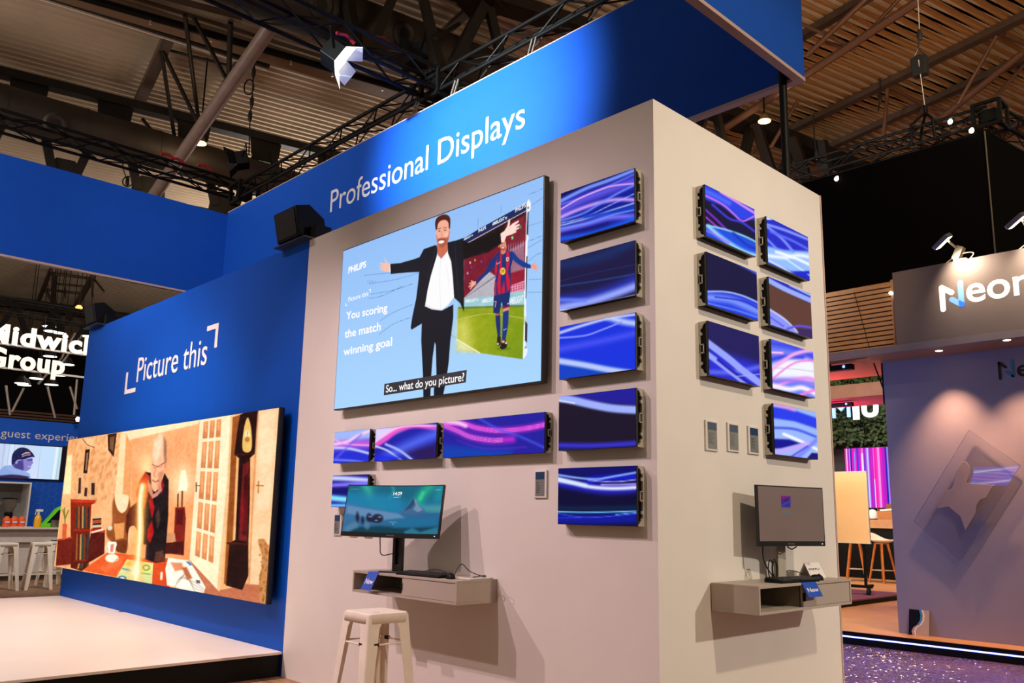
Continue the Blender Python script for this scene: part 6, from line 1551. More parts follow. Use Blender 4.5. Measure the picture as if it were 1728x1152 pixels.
# chain bag and hoist over that truss
v = pY(1552, 115, YK + .35); hv = pY(1552, 60, YK + .35)
t = thing('chain_bag', 'black chain bag hanging below a hoist hook above the black box', 'chain bag', tuple(v))
MB().prism([(-.10, -.14), (.12, -.14), (.13, .16), (.0, .22), (-.12, .16)], v, (1, 0, 0), (0, 0, 1), (0, 1, 0), -.08, .08).build('bag', mat('bag_black', (20, 18, 18), .75), t, .02)
m = MB(); m.tube([v + Vector((-.1, 0, .17)), v + Vector((0, 0, .34)), v + Vector((.12, 0, .17))], .012, 6); m.lathe(hv, [(.03, -.08), (.05, 0), (.03, .1)], 10); m.tube([v + Vector((0, 0, .34)), hv], .012, 6); m.build('hook', STEEL, t)
top_ = pY(1546, -60, YK + .35); m = MB(); m.tube([hv, top_], .007, 6); b_ = pY(1562, 190, YK + .35); m.tube([v + Vector((.02, -.085, .1)), b_], .007, 6); m.build('chain', GREYM, t)
t = thing('truss_sling', 'black rope sling wrapped around the truss below the chain bag', 'sling', tuple(b_))
m = MB(); d_ = Vector((b_.x, YK + .35, zk))
for dx in (-.16, .16):
    for dy in (-.2, .2): m.tube([b_ + Vector((0, 0, 0)), d_ + Vector((dx, dy, .17)), d_ + Vector((dx * 1.1, dy, -.18))], .022, 6)
m.tube([b_ + Vector((0, 0, -.05)), b_ + Vector((0, 0, .12))], .035, 8); m.build('rope', BLACK, t)

# ------------------------------------------------------------------ the green-walled stand at the back
t = thing('carpet_platform', 'low purple carpeted platform with black edge behind the booth', 'platform', (-5, 10.5, PZ_))
xe = -3.05
MB().box((-6.8, 7.4, PZ_ + .07), (xe, 11.2, PZ_ + .09)).build('carpet', mat('purple_carpet', (122, 70, 104), .9, 0, .12, 30), t)
MB().box((-6.79, 7.41, PZ_ + .001), (xe - .002, 11.19, PZ_ + .07)).build('riser', BLACK, t)
GB = 17.1
t = thing('plant_wall', 'dark green living wall behind the glowing letters', 'plant wall', (-6, GB, 3))
MB().box((-9, GB, 3.3), (-4, GB + .1, 5.6)).build('backing', mat('plant_dark', (16, 26, 12), .9), t)
r = random.Random(5); vs, fs = [], []
for i in range(5200):
    x, z = r.uniform(-8.6, -4.4), r.uniform(3.3, 5.5); yy = GB - r.uniform(.0, .3); a = r.uniform(0, 6.28); L = r.uniform(.06, .16); wd = L * .3
    d = Vector((math.cos(a), -.5 + r.uniform(-.3, .3), math.sin(a) - .4)).normalized(); s = d.cross(Vector((0, -1, .3))).normalized(); p0 = Vector((x, yy, z)); k = len(vs)
    vs += [p0, p0 + d * L * .5 + s * wd, p0 + d * L, p0 + d * L * .5 - s * wd]; fs.append((k, k + 1, k + 2, k + 3))
gm = mat('leaf_green', (42, 70, 26), .6, 0, .55, 1.1)
o = MB().add(vs, fs).build('foliage', gm, t, fix=False); o['kind'] = 'stuff'
struct(MB().box((-12, GB + .12, PZ_ + .002), (-3.2, GB + .3, 6.2)).build('wall_rear', mat('dark_booth_wall', (40, 38, 42), .7)))
t = thing('glowing_letters', 'glowing white and blue capital letters on the plant wall', 'sign', (-6.2, GB - .6, 4))
YL = 16.5
zl = zc(1400, 690, 7.679)
LW = mat('glow_white', (255, 255, 255), .4, 0, 0, emit=(250, 250, 255), estr=2); LB = mat('glow_blue', (150, 190, 255), .4, 0, 0, emit=(120, 180, 255), estr=1.3)
a, b = pY(*zl(50, 120), YL), pY(*zl(275, 105), YL); m = MB(); hL = .42; lettering(m, 'M', (a.x, YL, a.z), (b.x, YL, a.z), (0, 0, 1), hL, (0, -1, 0), 0, .06, .0); m.build('letter', LB, t)
c = pY(*zl(355, 138), YL); MB().box((c.x - .07, YL - .06, c.z), (c.x + .07, YL, c.z + .62)).build('bar', LW, t)
a, b = pY(*zl(432, 100), YL), pY(*zl(640, 80), YL); m = MB(); lettering(m, 'U', (a.x, YL, a.z), (b.x, YL, a.z), (0, 0, 1), hL, (0, -1, 0), 0, .06, .04); m.build('letter', LW, t)
m = MB(); 
for xx in (-6.4, -5.9): m.tube([(xx, YL, a.z + .2), (xx, GB - .3, a.z + .2)], .02, 6)
m.build('stand_off', STEEL, t)


def stripes(p):
    p.zoom(1400, 690, 7.679); n = p.nx
    r = np.random.RandomState(3); cols = [(255, 60, 190), (255, 150, 236), (226, 30, 200), (255, 220, 255), (120, 60, 236), (70, 60, 226), (150, 140, 255), (190, 30, 200), (40, 30, 170), (255, 236, 255)]
    x = 0
    while x < n:
        w = r.randint(2, 6); f = x / n; c = np.array(cols[r.choice(10, p=np.array([3, 3, 3, 2, 1 + 3 * f, 1 + 5 * f, 1 + 3 * f, 2, .5 + 2.5 * f, 1.6]) / np.array([3, 3, 3, 2, 1 + 3 * f, 1 + 5 * f, 1 + 3 * f, 2, .5 + 2.5 * f, 1.6]).sum())], float)
        p.c[:, x:x + w] = c; y = r.randint(0, p.ny); 
        if r.rand() < .3: p.c[y:, x:x + w] = p.c[y:, x:x + w] * .5 + np.array([150, 0, 90])
        x += w


YX = 16.6
s0, s1, sb = pY(1425, 757, YX), pY(1530, 751, YX), pY(1440, 856, YX)
t = thing('stripe_display', 'large display of pink and violet vertical stripes behind the bar', 'display', (s0.x, YX, sb.z))
MB().box((s0.x - .02, YX, sb.z - .03), (s1.x + .5, YX + .08, s0.z + .02)).build('frame', BEZEL, t)
p = Pic((s0.x, YX - .002, sb.z), (s1.x + .5 - s0.x, 0, 0), (0, 0, s0.z - sb.z), 190, 40); stripes(p); p.build('picture', t)
m = MB(); m.box((s0.x + .1, YX + .08, 2.0), (s0.x + .4, GB + .12, 2.6)); m.box((s1.x, YX + .08, 2.0), (s1.x + .3, GB + .12, 2.6)); m.build('wall_mount', BLACK, t)
# pink-lit canopy beams
WB = mat('canopy_wood', (150, 104, 66), .5, 0, .08)
u0 = pZ(1450, 637, 3.47).y
t = thing('canopy_beam', 'pink-lit wooden canopy soffit directly behind the grey canopy beam', 'beam', (-4, 8, 3.47), 'pink-washed canopy boards')
MB().box((-7, 6.75, 3.47), (-1.40, u0, 3.60)).build('board', WB, t)
v1, v2 = pZ(1450, 669, 3.62), pZ(1450, 685, 3.62)
t2_ = thing('canopy_beam', 'pink-lit wooden canopy board just above the glowing letters', 'beam', (-5, v1.y, 3.62), 'pink-washed canopy boards')
MB().box((-9, v1.y, 3.62), (-2.2, v2.y, 3.86)).build('board', WB, t2_)
for tt, x_, y_, zz_, L_ in ((t, 1402, 622, 3.47, .30), (t2_, 1402, 684, 3.62, .42)):
    a = pZ(x_, y_, zz_ - .06); MB().box((a.x - .7, a.y - .05, zz_ - .10), (a.x + L_, a.y + .05, zz_ - .03)).build('track_light', BLACK, tt); MB().box((a.x - .1, a.y - .02, zz_ - .03), (a.x + .0, a.y + .02, zz_)).build('bracket', BLACK, tt)
    MB().lathe((a.x + L_ - .1, a.y - .051, zz_ - .06), [(.02, 0), (.02, .003)], 12, (0, -1, 0)).build('lens', mat('blue_white_lens', (150, 180, 255), .4, 0, 0, emit=(130, 160, 255), estr=2), tt)
area((-3.2, 8.2, 2.7), (-3.0, 8.6, 3.47), 40, 1.6, .2, (1, .16, .30))
area((-5.0, (v1.y + v2.y) / 2, 2.9), (-5.0, (v1.y + v2.y) / 2 + .3, 3.6), 60, 1.4, .2, (1, .06, .42))
# counter with box, cap and bottle
YC = 15.8
ct0, ct1 = pY(1465, 876, YC).z, pY(1465, 890.5, YC).z
t = thing('bar_counter', 'dark bar counter with wooden band under the striped display', 'counter', (-5.5, YC, PZ_))
MB().box((-8.5, YC, ct1), (-3.6, YC + .6, ct0)).build('wood_band', mat('counter_wood', (196, 150, 110), .5, 0, .08), t)
MB().box((-8.4, YC + .04, PZ_), (-3.7, YC + .56, ct1)).build('black_front', BLACK, t)
z4 = zc(1400, 840, 5.757)
b0, b1 = pY(*z4(470, 208), YC + .1), pY(*z4(640, 208), YC + .1)
t = thing('cardboard_box', 'open brown box with red side and papers on the dark bar counter', 'box', (b0.x + .3, YC + .2, ct0))
bw = b1.x - b0.x; bh = .24
m = MB(); m.box((b0.x, YC + .08, ct0), (b0.x + bw, YC + .1, ct0 + bh * .8)); m.box((b0.x, YC + .48, ct0), (b0.x + bw, YC + .5, ct0 + bh)); m.box((b0.x + bw - .02, YC + .1, ct0), (b0.x + bw, YC + .48, ct0 + bh)); m.box((b0.x + .02, YC + .1, ct0), (b0.x + bw - .02, YC + .48, ct0 + .02)); m.build('carton', mat('carton_brown', (176, 116, 62), .7), t)
MB().box((b0.x, YC + .1, ct0), (b0.x + .02, YC + .48, ct0 + bh)).build('red_side', mat('red_print', (186, 60, 44), .6), t)
MB().obox((b0.x + bw / 2, YC + .28, ct0 + bh - .02), (1, 0, .08), (0, 1, 0), (-.08, 0, 1), bw * .4, .15, .02).build('papers', PAPER, t)
MB().obox((b0.x + bw / 2, YC + .58, ct0 + bh + .06), (1, 0, 0), (0, .5, .86), (0, -.86, .5), bw / 2, .08, .003).build('lid_flap', mat('carton_dark', (120, 74, 38), .7), t)
c0 = pY(*z4(432, 198), YC + .25)
t = thing('cap', 'white cap with dark peak on the dark bar counter beside the box', 'cap', (c0.x, YC + .25, ct0))
m = MB(); m.lathe((c0.x - .03, YC + .25, ct0 + .02), [(.135, 0), (.135, .06), (.11, .15), (.06, .20), (.0, .215)], 20); m.build('crown', PAPER, t)
MB().lathe((c0.x + .03, YC + .16, ct0 + .0), [(.13, 0), (.13, .02)], 20).build('peak', BLACK, t)
b0_ = pY(*z4(366, 200), YC + .3); t = thing('bottle', 'dark green bottle peeking out beside the whiteboard on the bar counter', 'bottle', (b0_.x, YC + .3, ct0)); MB().lathe((b0_.x, YC + .3, ct0), [(.04, 0), (.042, .15), (.015, .2), (.015, .25)], 14).build('body', mat('green_glass', (40, 70, 50), .2), t)


# whiteboard on castors
YW = 10.3
w0, w1, wb = pY(1405, 797, YW), pY(1461, 797, YW), pY(1440, 915, YW)
t = thing('whiteboard', 'rolling whiteboard with blank cream surface between the stands', 'whiteboard', (w0.x, YW, PZ_ + .09))
MB().box((w0.x - .35, YW, wb.z), (w1.x, YW + .02, w0.z)).build('board', mat('cream_board', (238, 196, 136), .35, 0, .02), t)
m = MB()
for a, b_ in (((w0.x - .36, YW - .006, w0.z - .008), (w1.x + .012, YW + .026, w0.z + .012)), ((w0.x - .36, YW - .02, wb.z - .014), (w1.x + .02, YW + .026, wb.z)), ((w1.x, YW - .006, wb.z), (w1.x + .012, YW + .026, w0.z))): m.box(a, b_)
m.build('frame', GREYM, t)
xb = w1.x - .12; zc_ = PZ_ + .09
fz = zc_ + .11
m = MB(); m.box((xb - .02, YW + .03, fz), (xb + .02, YW + .06, wb.z + .5)); m.box((w0.x - .36, YW + .03, fz), (w0.x - .32, YW + .06, wb.z + .5)); m.build('upright', BLACK, t)
fe = pY(1472, 993, YW - .1)
m = MB(); m.box((w0.x - .5, YW - .13, fz), (fe.x, YW - .07, fz + .045)); m.box((xb - .02, YW - .1, fz), (xb + .02, YW + .3, fz + .04)); m.build('foot_bar', BLACK, t)
m = MB(); q = Vector((fe.x - .06, YW - .1, zc_ + .05)); m.lathe(q + Vector((-.02, 0, 0)), [(.05, 0), (.05, .014)], 16, (1, 0, 0)); m.lathe(q + Vector((.008, 0, 0)), [(.05, 0), (.05, .014)], 16, (1, 0, 0)); m.box((q.x - .022, q.y - .03, q.z + .02), (q.x + .022, q.y + .03, fz)); m.build('castor', RUBBER, t)
m = MB(); q = Vector((w0.x - .4, YW - .1, zc_ + .05)); m.lathe(q, [(.05, 0), (.05, .03)], 16, (1, 0, 0)); m.box((q.x - .0, q.y - .02, q.z + .02), (q.x + .03, q.y + .02, fz)); m.build('castor', RUBBER, t)


# wooden-legged bar stools
def shell_stool(label, c, seat_z, ang, group):
    c = Vector(c); t = thing('bar_stool', label, 'stool', tuple(c), group)
    vs = []; nr, ns = 6, 24
    for i in range(nr + 1):
        f = i / nr
        for k in range(ns):
            a = 2 * math.pi * k / ns; back = max(0, math.cos(a)) ** 2
            vs.append(c + Vector((.27 * f * math.cos(a + ang), .22 * f * math.sin(a + ang), seat_z - c.z + (f ** 3) * (.05 + .14 * back))))
    m = MB(); m.add(vs, [(i * ns + k, i * ns + (k + 1) % ns, (i + 1) * ns + (k + 1) % ns, (i + 1) * ns + k) for i in range(nr) for k in range(ns)], True)
    o = m.build('seat', mat('shell_white', (226, 206, 190), .5), t); so = o.modifiers.new('shell', 'SOLIDIFY'); so.thickness = .02; so.offset = -1
    W_ = mat('oak_leg', (206, 128, 56), .45, 0, .12, 12)
    for k in range(4):
        a = ang + math.pi / 4 + k * math.pi / 2; MB().tube([c + Vector((.28 * math.cos(a), .28 * math.sin(a), 0)), c + Vector((.12 * math.cos(a), .12 * math.sin(a), seat_z - c.z - .03))], .020, 10, True, .026).build('leg', W_, t)
    m = MB()
    f = .32; rr = .28 + (.12 - .28) * f; hz = (seat_z - c.z - .03) * f
    for k in range(4):
        a0 = ang + math.pi / 4 + k * math.pi / 2; a1 = a0 + math.pi / 2; m.tube([c + Vector((rr * math.cos(a0), rr * math.sin(a0), hz)), c + Vector((rr * math.cos(a1), rr * math.sin(a1), hz))], .009, 6)
    m.build('footrest', GREYM, t)
    MB().box((c.x - .1, c.y - .1, seat_z - .045), (c.x + .1, c.y + .1, seat_z - .025)).build('seat_frame', W_, t)


g_ = 'white shell bar stools with wooden legs'
v = pY(1491, 980, 14.6); shell_stool('white shell bar stool with oak legs beside the grey-blue wall', (v.x, 14.6, PZ_), pY(1490, 914, 14.6).z, math.radians(160), g_)
v = pY(1446, 976, 14.6); shell_stool('shell bar stool whose seat is hidden behind the whiteboard', (v.x, 14.6, PZ_), pY(1490, 914, 14.6).z, math.radians(20), g_)

# screen and lettering on the rear of the stand, seen only mirrored in the acrylic
YR = WD
t = thing('led_panel', 'wide LED screen on the rear of the stand, mirrored in the acrylic', 'LED panel', (-3, YR, 1.2))
def mirror_hit(x, y):
    d = ray(x, y); s = (YA - .006 - CAM[1]) / d[1]; h = CAM + d * s; d2 = d * np.array([1, -1, 1]); s2 = (YR - h[1]) / d2[1]; return h + d2 * s2
q = [mirror_hit(*z5(*k)) for k in ((455, 395), (885, 350), (800, 505), (460, 490))]
xx0, xx1 = min(k[0] for k in q) - .05, max(k[0] for k in q) + .2; zz0, zz1 = min(k[2] for k in q), max(k[2] for k in q)
MB().box((xx0 - .02, YR, zz0 - .02), (xx1 + .02, YR + .05, zz1 + .02)).build('frame', BEZEL, t)
p = Pic((xx1, YR + .052, zz0), (xx0 - xx1, 0, 0), (0, 0, zz1 - zz0), 90, 40, (56, 40, 200))
rr_ = np.random.RandomState(1)
for k in range(9): p.c += (np.exp(-((p.b - (.1 + .1 * k + .1 * np.sin(p.a * 4 + k))) / .035) ** 2))[..., None] * np.array([(160, 80, 160), (60, 110, 90), (40, 160, 160)][k % 3]) * .8
o = p.build('picture', t)
bm_ = screen_mat().copy(); bm_.name = 'bright_led_screen'; bm_.node_tree.nodes['Principled BSDF'].inputs['Emission Strength'].default_value = 4.0
o.data.materials[0] = bm_

# ================================================================== THE HALL ROOF
ZD = 12.6
RIB = mat('roof_deck_paint', (186, 166, 142), .6, .1, .10, .6)


def deck(corner_px, rib_px, pitch, name_mb, depth=.09):
    """corrugated sheet: ribs run along the line through rib_px, the patch spans the given pixels"""
    a, b = pZ(*rib_px[0], ZD), pZ(*rib_px[1], ZD); d = (b - a); d.z = 0; d.normalize(); s = Vector((-d.y, d.x, 0))
    C4 = [pZ(*k, ZD) if not isinstance(k, Vector) else k for k in corner_px]
    du = [c.dot(d) for c in C4]; su = [c.dot(s) for c in C4]
    u0, u1, s0, s1 = min(du), max(du), min(su), max(su); n = int((s1 - s0) / pitch)
    prof = [(0, 0), (.30, 0), (.40, 1), (.90, 1), (1.0, 0)]
    vs, fs = [], []
    for i in range(n):
        for j, (f, h) in enumerate(prof[:-1]):
            q = s * (s0 + (i + f) * pitch); k = len(vs)
            for uu in (u0, u1): vs.append(d * uu + q + Vector((0, 0, ZD + h * depth)))
    m_ = len(vs) // 2
    for i in range(m_ - 1): fs.append((2 * i, 2 * i + 1, 2 * i + 3, 2 * i + 2))
    name_mb.add(vs, fs); return d, s


mdk = MB()
dL, sL = deck([Vector((-62, -14, ZD)), Vector((-62, 40, ZD)), Vector((-6.5, -14, ZD)), Vector((-6.5, 40, ZD))], ((0, 48), (235, 112)), 0.27, mdk, .08)
struct(mdk.build('ceiling', RIB, fix=False))
mdk = MB()
a_, b_ = pZ(1450, 30, ZD), pZ(1620, 88, ZD)
dR_, sR_ = deck([(1180, 240), (1760, -40), (1340, 320), (1760, 300), (1180, -60)], ((1500, 100), (1640, 155)), .26, mdk, .03)
struct(mdk.build('ceiling.001', mat('roof_deck_ochre', (160, 118, 72), .6, .0, .05, .6), fix=False))
# closing walls of the hall
FARW = mat('hall_wall_dark', (38, 36, 36), .8, 0, .2, .4)
struct(MB().box((-62, -16, 0), (-61.5, 44, ZD + .5)).build('wall_west', FARW))
m = MB(); zl0 = pX(60, 693, -61.5).z
for i in range(18): m.box((-61.5, -14, zl0 - .2 - i * .2), (-61.4, 44, zl0 - .08 - i * .2))
struct(m.build('trim_2', mat('louvre_pale', (226, 180, 160), .6)))
struct(MB().box((-62, 44, 0), (22, 44.4, ZD + .5)).build('wall_north', FARW))


def zbeam(m, p0, p1, z, wa, wb, ext0=0, ext1=0, z1=None):
    a, b = pZ(*p0, z), pZ(*p1, z if z1 is None else z1); d = (b - a).normalized()
    a, b = a - d * ext0, b + d * ext1; m.bar(a, b, wa, wb); return a, b


def ztube(m, p0, p1, z0, z1, r, ext0=0, ext1=0):
    a, b = pZ(*p0, z0), pZ(*p1, z1); d = (b - a).normalized(); a, b = a - d * ext0, b + d * ext1; m.tube([a, b], r, 12); return a, b


# main girder: dark box chord, gussets, lower chord, V legs
t = thing('roof_girder', 'long dark steel roof girder with gusset plates crossing left of the stand', 'girder', (-12, 0, 11.6))
m = MB(); G0, G1 = zbeam(m, (0, 122), (500, 247), 11.7, .30, .22, 6, 5); m.build('upper_chord', ROOFDK, t)
gd = (G1 - G0).normalized(); gn = Vector((gd.y, -gd.x, 0)).normalized()
def gp(x, y): return pPl(x, y, np.array(G0), np.array(gn))
la, lb_ = gp(15, 296), gp(265, 347); zl_ = (la.z + lb_.z) / 2
m = MB(); L0, L1 = G0.copy(), G1.copy(); L0.z = L1.z = zl_; m.bar(L0, L1, .28, .28); m.build('lower_chord', ROOFDK, t)
ups = [gp(x, y) for x, y in ((50, 143), (215, 188), (328, 219), (448, 252))]
ss = [(q - G0).dot(gd) for q in ups]; step = (ss[-1] - ss[0]) / 3
m = MB()
for k in range(-2, 6):
    s_ = ss[0] + k * step
    if s_ < 0 or s_ > (G1 - G0).length: continue
    q = G0 + gd * s_; q.z = G0.z - .1
    MB().prism([(-.42, 0), (.42, 0), (.38, -.4), (.2, -.6), (-.2, -.6), (-.38, -.4)], q, gd, (0, 0, 1), gn, -.05, .05).build('gusset_plate', ROOFDK, t)
    for e in (-1, 1):
        w = G0 + gd * (s_ + e * step / 2); w.z = zl_ + .3
        m.bar(q + gd * e * .2 + Vector((0, 0, -.3)), w - gd * e * .25, .17, .2)
    w = G0 + gd * (s_ + step / 2); w.z = zl_ + .1
    MB().prism([(-.42, 0), (.42, 0), (.38, .4), (.2, .6), (-.2, .6), (-.38, .4)], w, gd, (0, 0, 1), gn, -.05, .05).build('gusset_plate', ROOFDK, t)
m.build('diagonals', ROOFDK, t)

# round ventilation ducts with nozzles
def duct(label, p0, p1, z, rpx, ports, ext0, ext1):
    a, b = pZ(*p0, z), pZ(*p1, z); R_ = rpx / FOC * float((np.array(a) - CAM) @ RC[2]); d = (b - a).normalized(); a, b = a - d * ext0, b + d * ext1
    t = thing('ventilation_duct', label, 'duct', tuple((a + b) / 2), 'round ventilation ducts under the roof')
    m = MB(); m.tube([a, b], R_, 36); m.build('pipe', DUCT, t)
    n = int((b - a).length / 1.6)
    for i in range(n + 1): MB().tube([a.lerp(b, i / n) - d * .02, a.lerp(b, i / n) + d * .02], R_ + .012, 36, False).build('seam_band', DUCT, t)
    for x, y in ports:
        # nearest point of the duct surface on that sight line
        dr = Vector(ray(x, y)).normalized(); o = Vector(CAM) - a; A_ = dr - d * dr.dot(d); B_ = o - d * o.dot(d)
        aa, bb, cc = A_.dot(A_), 2 * A_.dot(B_), B_.dot(B_) - R_ ** 2; D_ = bb * bb - 4 * aa * cc
        if D_ < 0: continue
        q = Vector(CAM) + dr * ((-bb - math.sqrt(D_)) / (2 * aa)); n_ = q - a; n_ = (n_ - d * n_.dot(d)).normalized()
        MB().lathe(q, [(.24, -.06), (.26, .02), (.2, .07), (.12, .05)], 24, tuple(n_)).build('nozzle', DUCT, t)
        MB().lathe(q + n_ * .055, [(.11, 0), (.11, .003)], 20, tuple(n_)).build('opening', RUBBER, t)
    return t


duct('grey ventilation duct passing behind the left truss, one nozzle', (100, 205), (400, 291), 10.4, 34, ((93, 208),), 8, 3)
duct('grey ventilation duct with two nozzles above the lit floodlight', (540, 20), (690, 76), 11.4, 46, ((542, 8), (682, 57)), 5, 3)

# transverse lattice truss: thick pale tube, purlin and thin braces
t = thing('tube_truss', 'slanting pale steel tube truss with thin braces across the roof', 'truss', (-14, 0, 11))
m = MB(); ztube(m, (445, 62), (268, 318), 10.6, 9.0, .145, .3, 3); m.build('main_tube', TUBE, t)
m = MB(); zbeam(m, (285, 62), (235, 172), 12.3, .26, .2, 0, .4, 12.2); m.build('purlin', ROOFST, t)
m = MB(); zbeam(m, (405, 108), (345, 205), 12.3, .22, .16, 0, .3, 12.2); m.build('purlin', ROOFST, t)
m = MB()
for p0, p1, z0, z1, r_ in (((312, 25), (336, 210), 11.9, 11.2, .05), ((326, 28), (381, 132), 11.9, 11.4, .05), ((389, 38), (386, 132), 11.9, 11.4, .06), ((272, 85), (300, 268), 12.2, 10.8, .05), ((274, 85), (335, 210), 12.2, 11.2, .05), ((275, 82), (392, 112), 12.3, 12.2, .035), ((282, 245), (300, 270), 11, 10.8, .04), ((240, 200), (262, 228), 12, 11.6, .05)):
    ztube(m, p0, p1, z0, z1, r_)
m.build('braces', ROOFDK, t)

# flat beam, dark slot, bright edge and the sprinkler main
t = thing('roof_beam', 'flat brown roof beam with a dark slot and bright lower edge', 'beam', (-10, 0, 12.3))
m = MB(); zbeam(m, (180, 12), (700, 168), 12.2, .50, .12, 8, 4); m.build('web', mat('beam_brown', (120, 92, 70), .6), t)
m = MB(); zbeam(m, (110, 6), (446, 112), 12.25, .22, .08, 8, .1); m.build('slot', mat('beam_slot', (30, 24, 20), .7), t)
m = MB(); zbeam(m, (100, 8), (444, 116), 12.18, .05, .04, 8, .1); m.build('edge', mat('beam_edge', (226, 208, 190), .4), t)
t = thing('sprinkler_pipe', 'black sprinkler pipe with small bright heads under the roof', 'pipe', (-9, 0, 12))
m = MB(); A, B = ztube(m, (170, 4), (760, 175), 11.9, 11.9, .085, 8, 3); m.build('pipe', BLACKM, t)
for x, y in ((258, 26), (360, 60), (422, 80), (496, 101), (565, 124), (588, 131), (648, 150)):
    v = pZ(x, y, 11.72); q = A + (B - A).normalized() * (v - A).dot((B - A).normalized())
    m = MB(); m.tube([q + Vector((0, 0, -.08)), (q.x, q.y, 11.76)], .014, 6); m.lathe((q.x, q.y, 11.72), [(.03, 0), (.02, .04)], 10); m.build('sprinkler_head', mat('bright_head', (226, 216, 206), .3, .5), t)
t = thing('roof_purlin', 'greyish roof purlin meeting the thin braces at top', 'beam', (-9, -1, 12)); m = MB(); zbeam(m, (215, -18), (392, 28), 12.0, .16, .16, 6, .2); m.build('member', ROOFST, t)


# girder over the middle, seen above the crossing of the trusses
t = thing('roof_girder', 'dark steel roof girder with leg pairs above the truss crossing', 'girder', (-3, 8, 11))
m = MB()
for p0, p1, w in (((585, -10), (598, 58), .22), ((665, -10), (636, 62), .24), ((712, -10), (733, 72), .2), ((815, 10), (782, 75), .26), ((826, 16), (845, 95), .2), ((775, 40), (745, 58), .08)):
    zbeam(m, p0, p1, 11.6, w, w * .8, 0, .5, 10.6)
m.build('legs', ROOFDK, t)
m = MB(); zbeam(m, (640, -60), (900, 22), 11.9, .5, .25, 1, 5); m.build('chord', ROOFDK, t)
m = MB(); zbeam(m, (804, 0), (820, 18), 11.75, .8, .1, .1, .2); m.build('gusset_plates', ROOFDK, t)
m = MB(); zbeam(m, (820, -8), (742, 62), 12.3, .2, .12, 1, .4); m.build('purlin', ROOFST, t)

# right-hand bay: purlins under the ochre deck, rods, girder legs
for i, (p0, p1, w, lb) in enumerate((((1728, 28), (1345, 214), .22, 'brown roof purlin of the right bay, nearest the blue banner'), ((1728, 99), (1404, 246), .20, 'brown roof purlin of the right bay, second'), ((1490, -20), (1352, 62), .2, 'brown roof purlin of the right bay, beside the banner corner'), ((1728, 205), (1660, 236), .2, 'brown roof purlin of the right bay, over the black box corner'))):
    t = thing('roof_purlin', lb, 'beam', tuple(pZ(*p1, 12.5)), 'roof purlins of the right bay'); m = MB(); zbeam(m, p0, p1, 12.5, w, .16, 3, .6); m.build('member', ROOFST, t)
t = thing('tube_truss', 'thin brown tube lattice below the ochre roof at right', 'truss', tuple(pZ(1500, 80, 11.5)))
m = MB()
for p0, p1, z0, z1, r_ in (((1560, -5), (1190, 238), 11.6, 11.0, .09), ((1728, 88), (1560, 222), 11.6, 11.2, .08), ((1520, -5), (1442, 80), 12.3, 11.5, .04), ((1440, 80), (1352, 40), 11.5, 12.3, .035), ((1440, 85), (1395, 72), 11.5, 12.3, .05), ((1465, -5), (1360, 95), 12.3, 11.5, .06), ((1620, -5), (1408, 250), 12.4, 11.2, .0), ((1498, 148), (1490, 240), 12.4, 11.4, .05), ((1505, 148), (1560, 178), 12.4, 12.3, .05), ((1682, 60), (1617, 175), 12.4, 11.3, .045), ((1728, 110), (1660, 185), 12.4, 11.3, .045), ((1558, 182), (1530, 230), 12.3, 11.3, .045), ((1565, 180), (1610, 192), 12.3, 12.2, .035), ((1695, 58), (1740, 78), 12.4, 12.3, .06), ((1275, 148), (1248, 176), 12.2, 11.4, .05), ((1345, 172), (1300, 250), 12, 10.8, .05), ((1320, 222), (1262, 262), 12.2, 11.8, .05)):
    if r_: ztube(m, p0, p1, z0, z1, r_)
m.build('tubes', mat('brown_tube', (116, 84, 66), .45, .3), t)
t = thing('roof_girder', 'dark roof girder with splayed legs behind the tower top', 'girder', tuple(pZ(1300, 230, 11)))
m = MB()
for p0, p1, w in (((1208, 188), (1220, 240), .2), ((1190, 190), (1180, 220), .2), ((1266, 220), (1256, 262), .22), ((1278, 218), (1300, 285), .24), ((1340, 240), (1362, 305), .26), ((1335, 250), (1322, 292), .22), ((1390, 250), (1397, 300), .24)):
    zbeam(m, p0, p1, 11.2, w, w * .8, .2, .6, 10.4)
m.build('legs', ROOFDK, t)
m = MB(); zbeam(m, (1180, 175), (1460, 290), 11.5, .55, .3, 2, 4); m.build('chord', ROOFDK, t)


# high-bay lamps
def bay(label, x, y, z, rpx):
    v = pZ(x, y, z); R_ = rpx / FOC * float((np.array(v) - CAM) @ RC[2])
    t = thing('high_bay_lamp', label, 'ceiling lamp', tuple(v), 'lit high-bay lamps of the hall')
    MB().lathe(v, [(R_, 0), (R_, .01)], 24).build('lens', mat('bay_lens', (255, 236, 200), .4, 0, 0, emit=(255, 196, 110), estr=16), t)
    MB().lathe((v.x, v.y, v.z + .011), [(R_ * 1.1, 0), (R_ * .8, R_ * .6), (R_ * .4, R_ * 1.2)], 24).build('reflector', mat('bay_reflector', (150, 110, 70), .4, .3), t)
    MB().tube([(v.x, v.y, v.z + R_ * 1.2), (v.x, v.y, ZD)], .02, 6).build('suspension_rod', BLACKM, t)
    l = bpy.data.lights.new('bay', 'POINT'); l.energy = 30; l.color = (1, .68, .36); l.shadow_soft_size = R_
    o = bpy.data.objects.new('bay', l); COL.objects.link(o); o.location = (v.x, v.y, v.z - .3)


bay('lit warm high-bay lamp beside the slanting pale tube', 337, 242, 10.3, 10.5)
bay('lit warm high-bay lamp below the banner corner at right', 1290, 205, 10.6, 10)

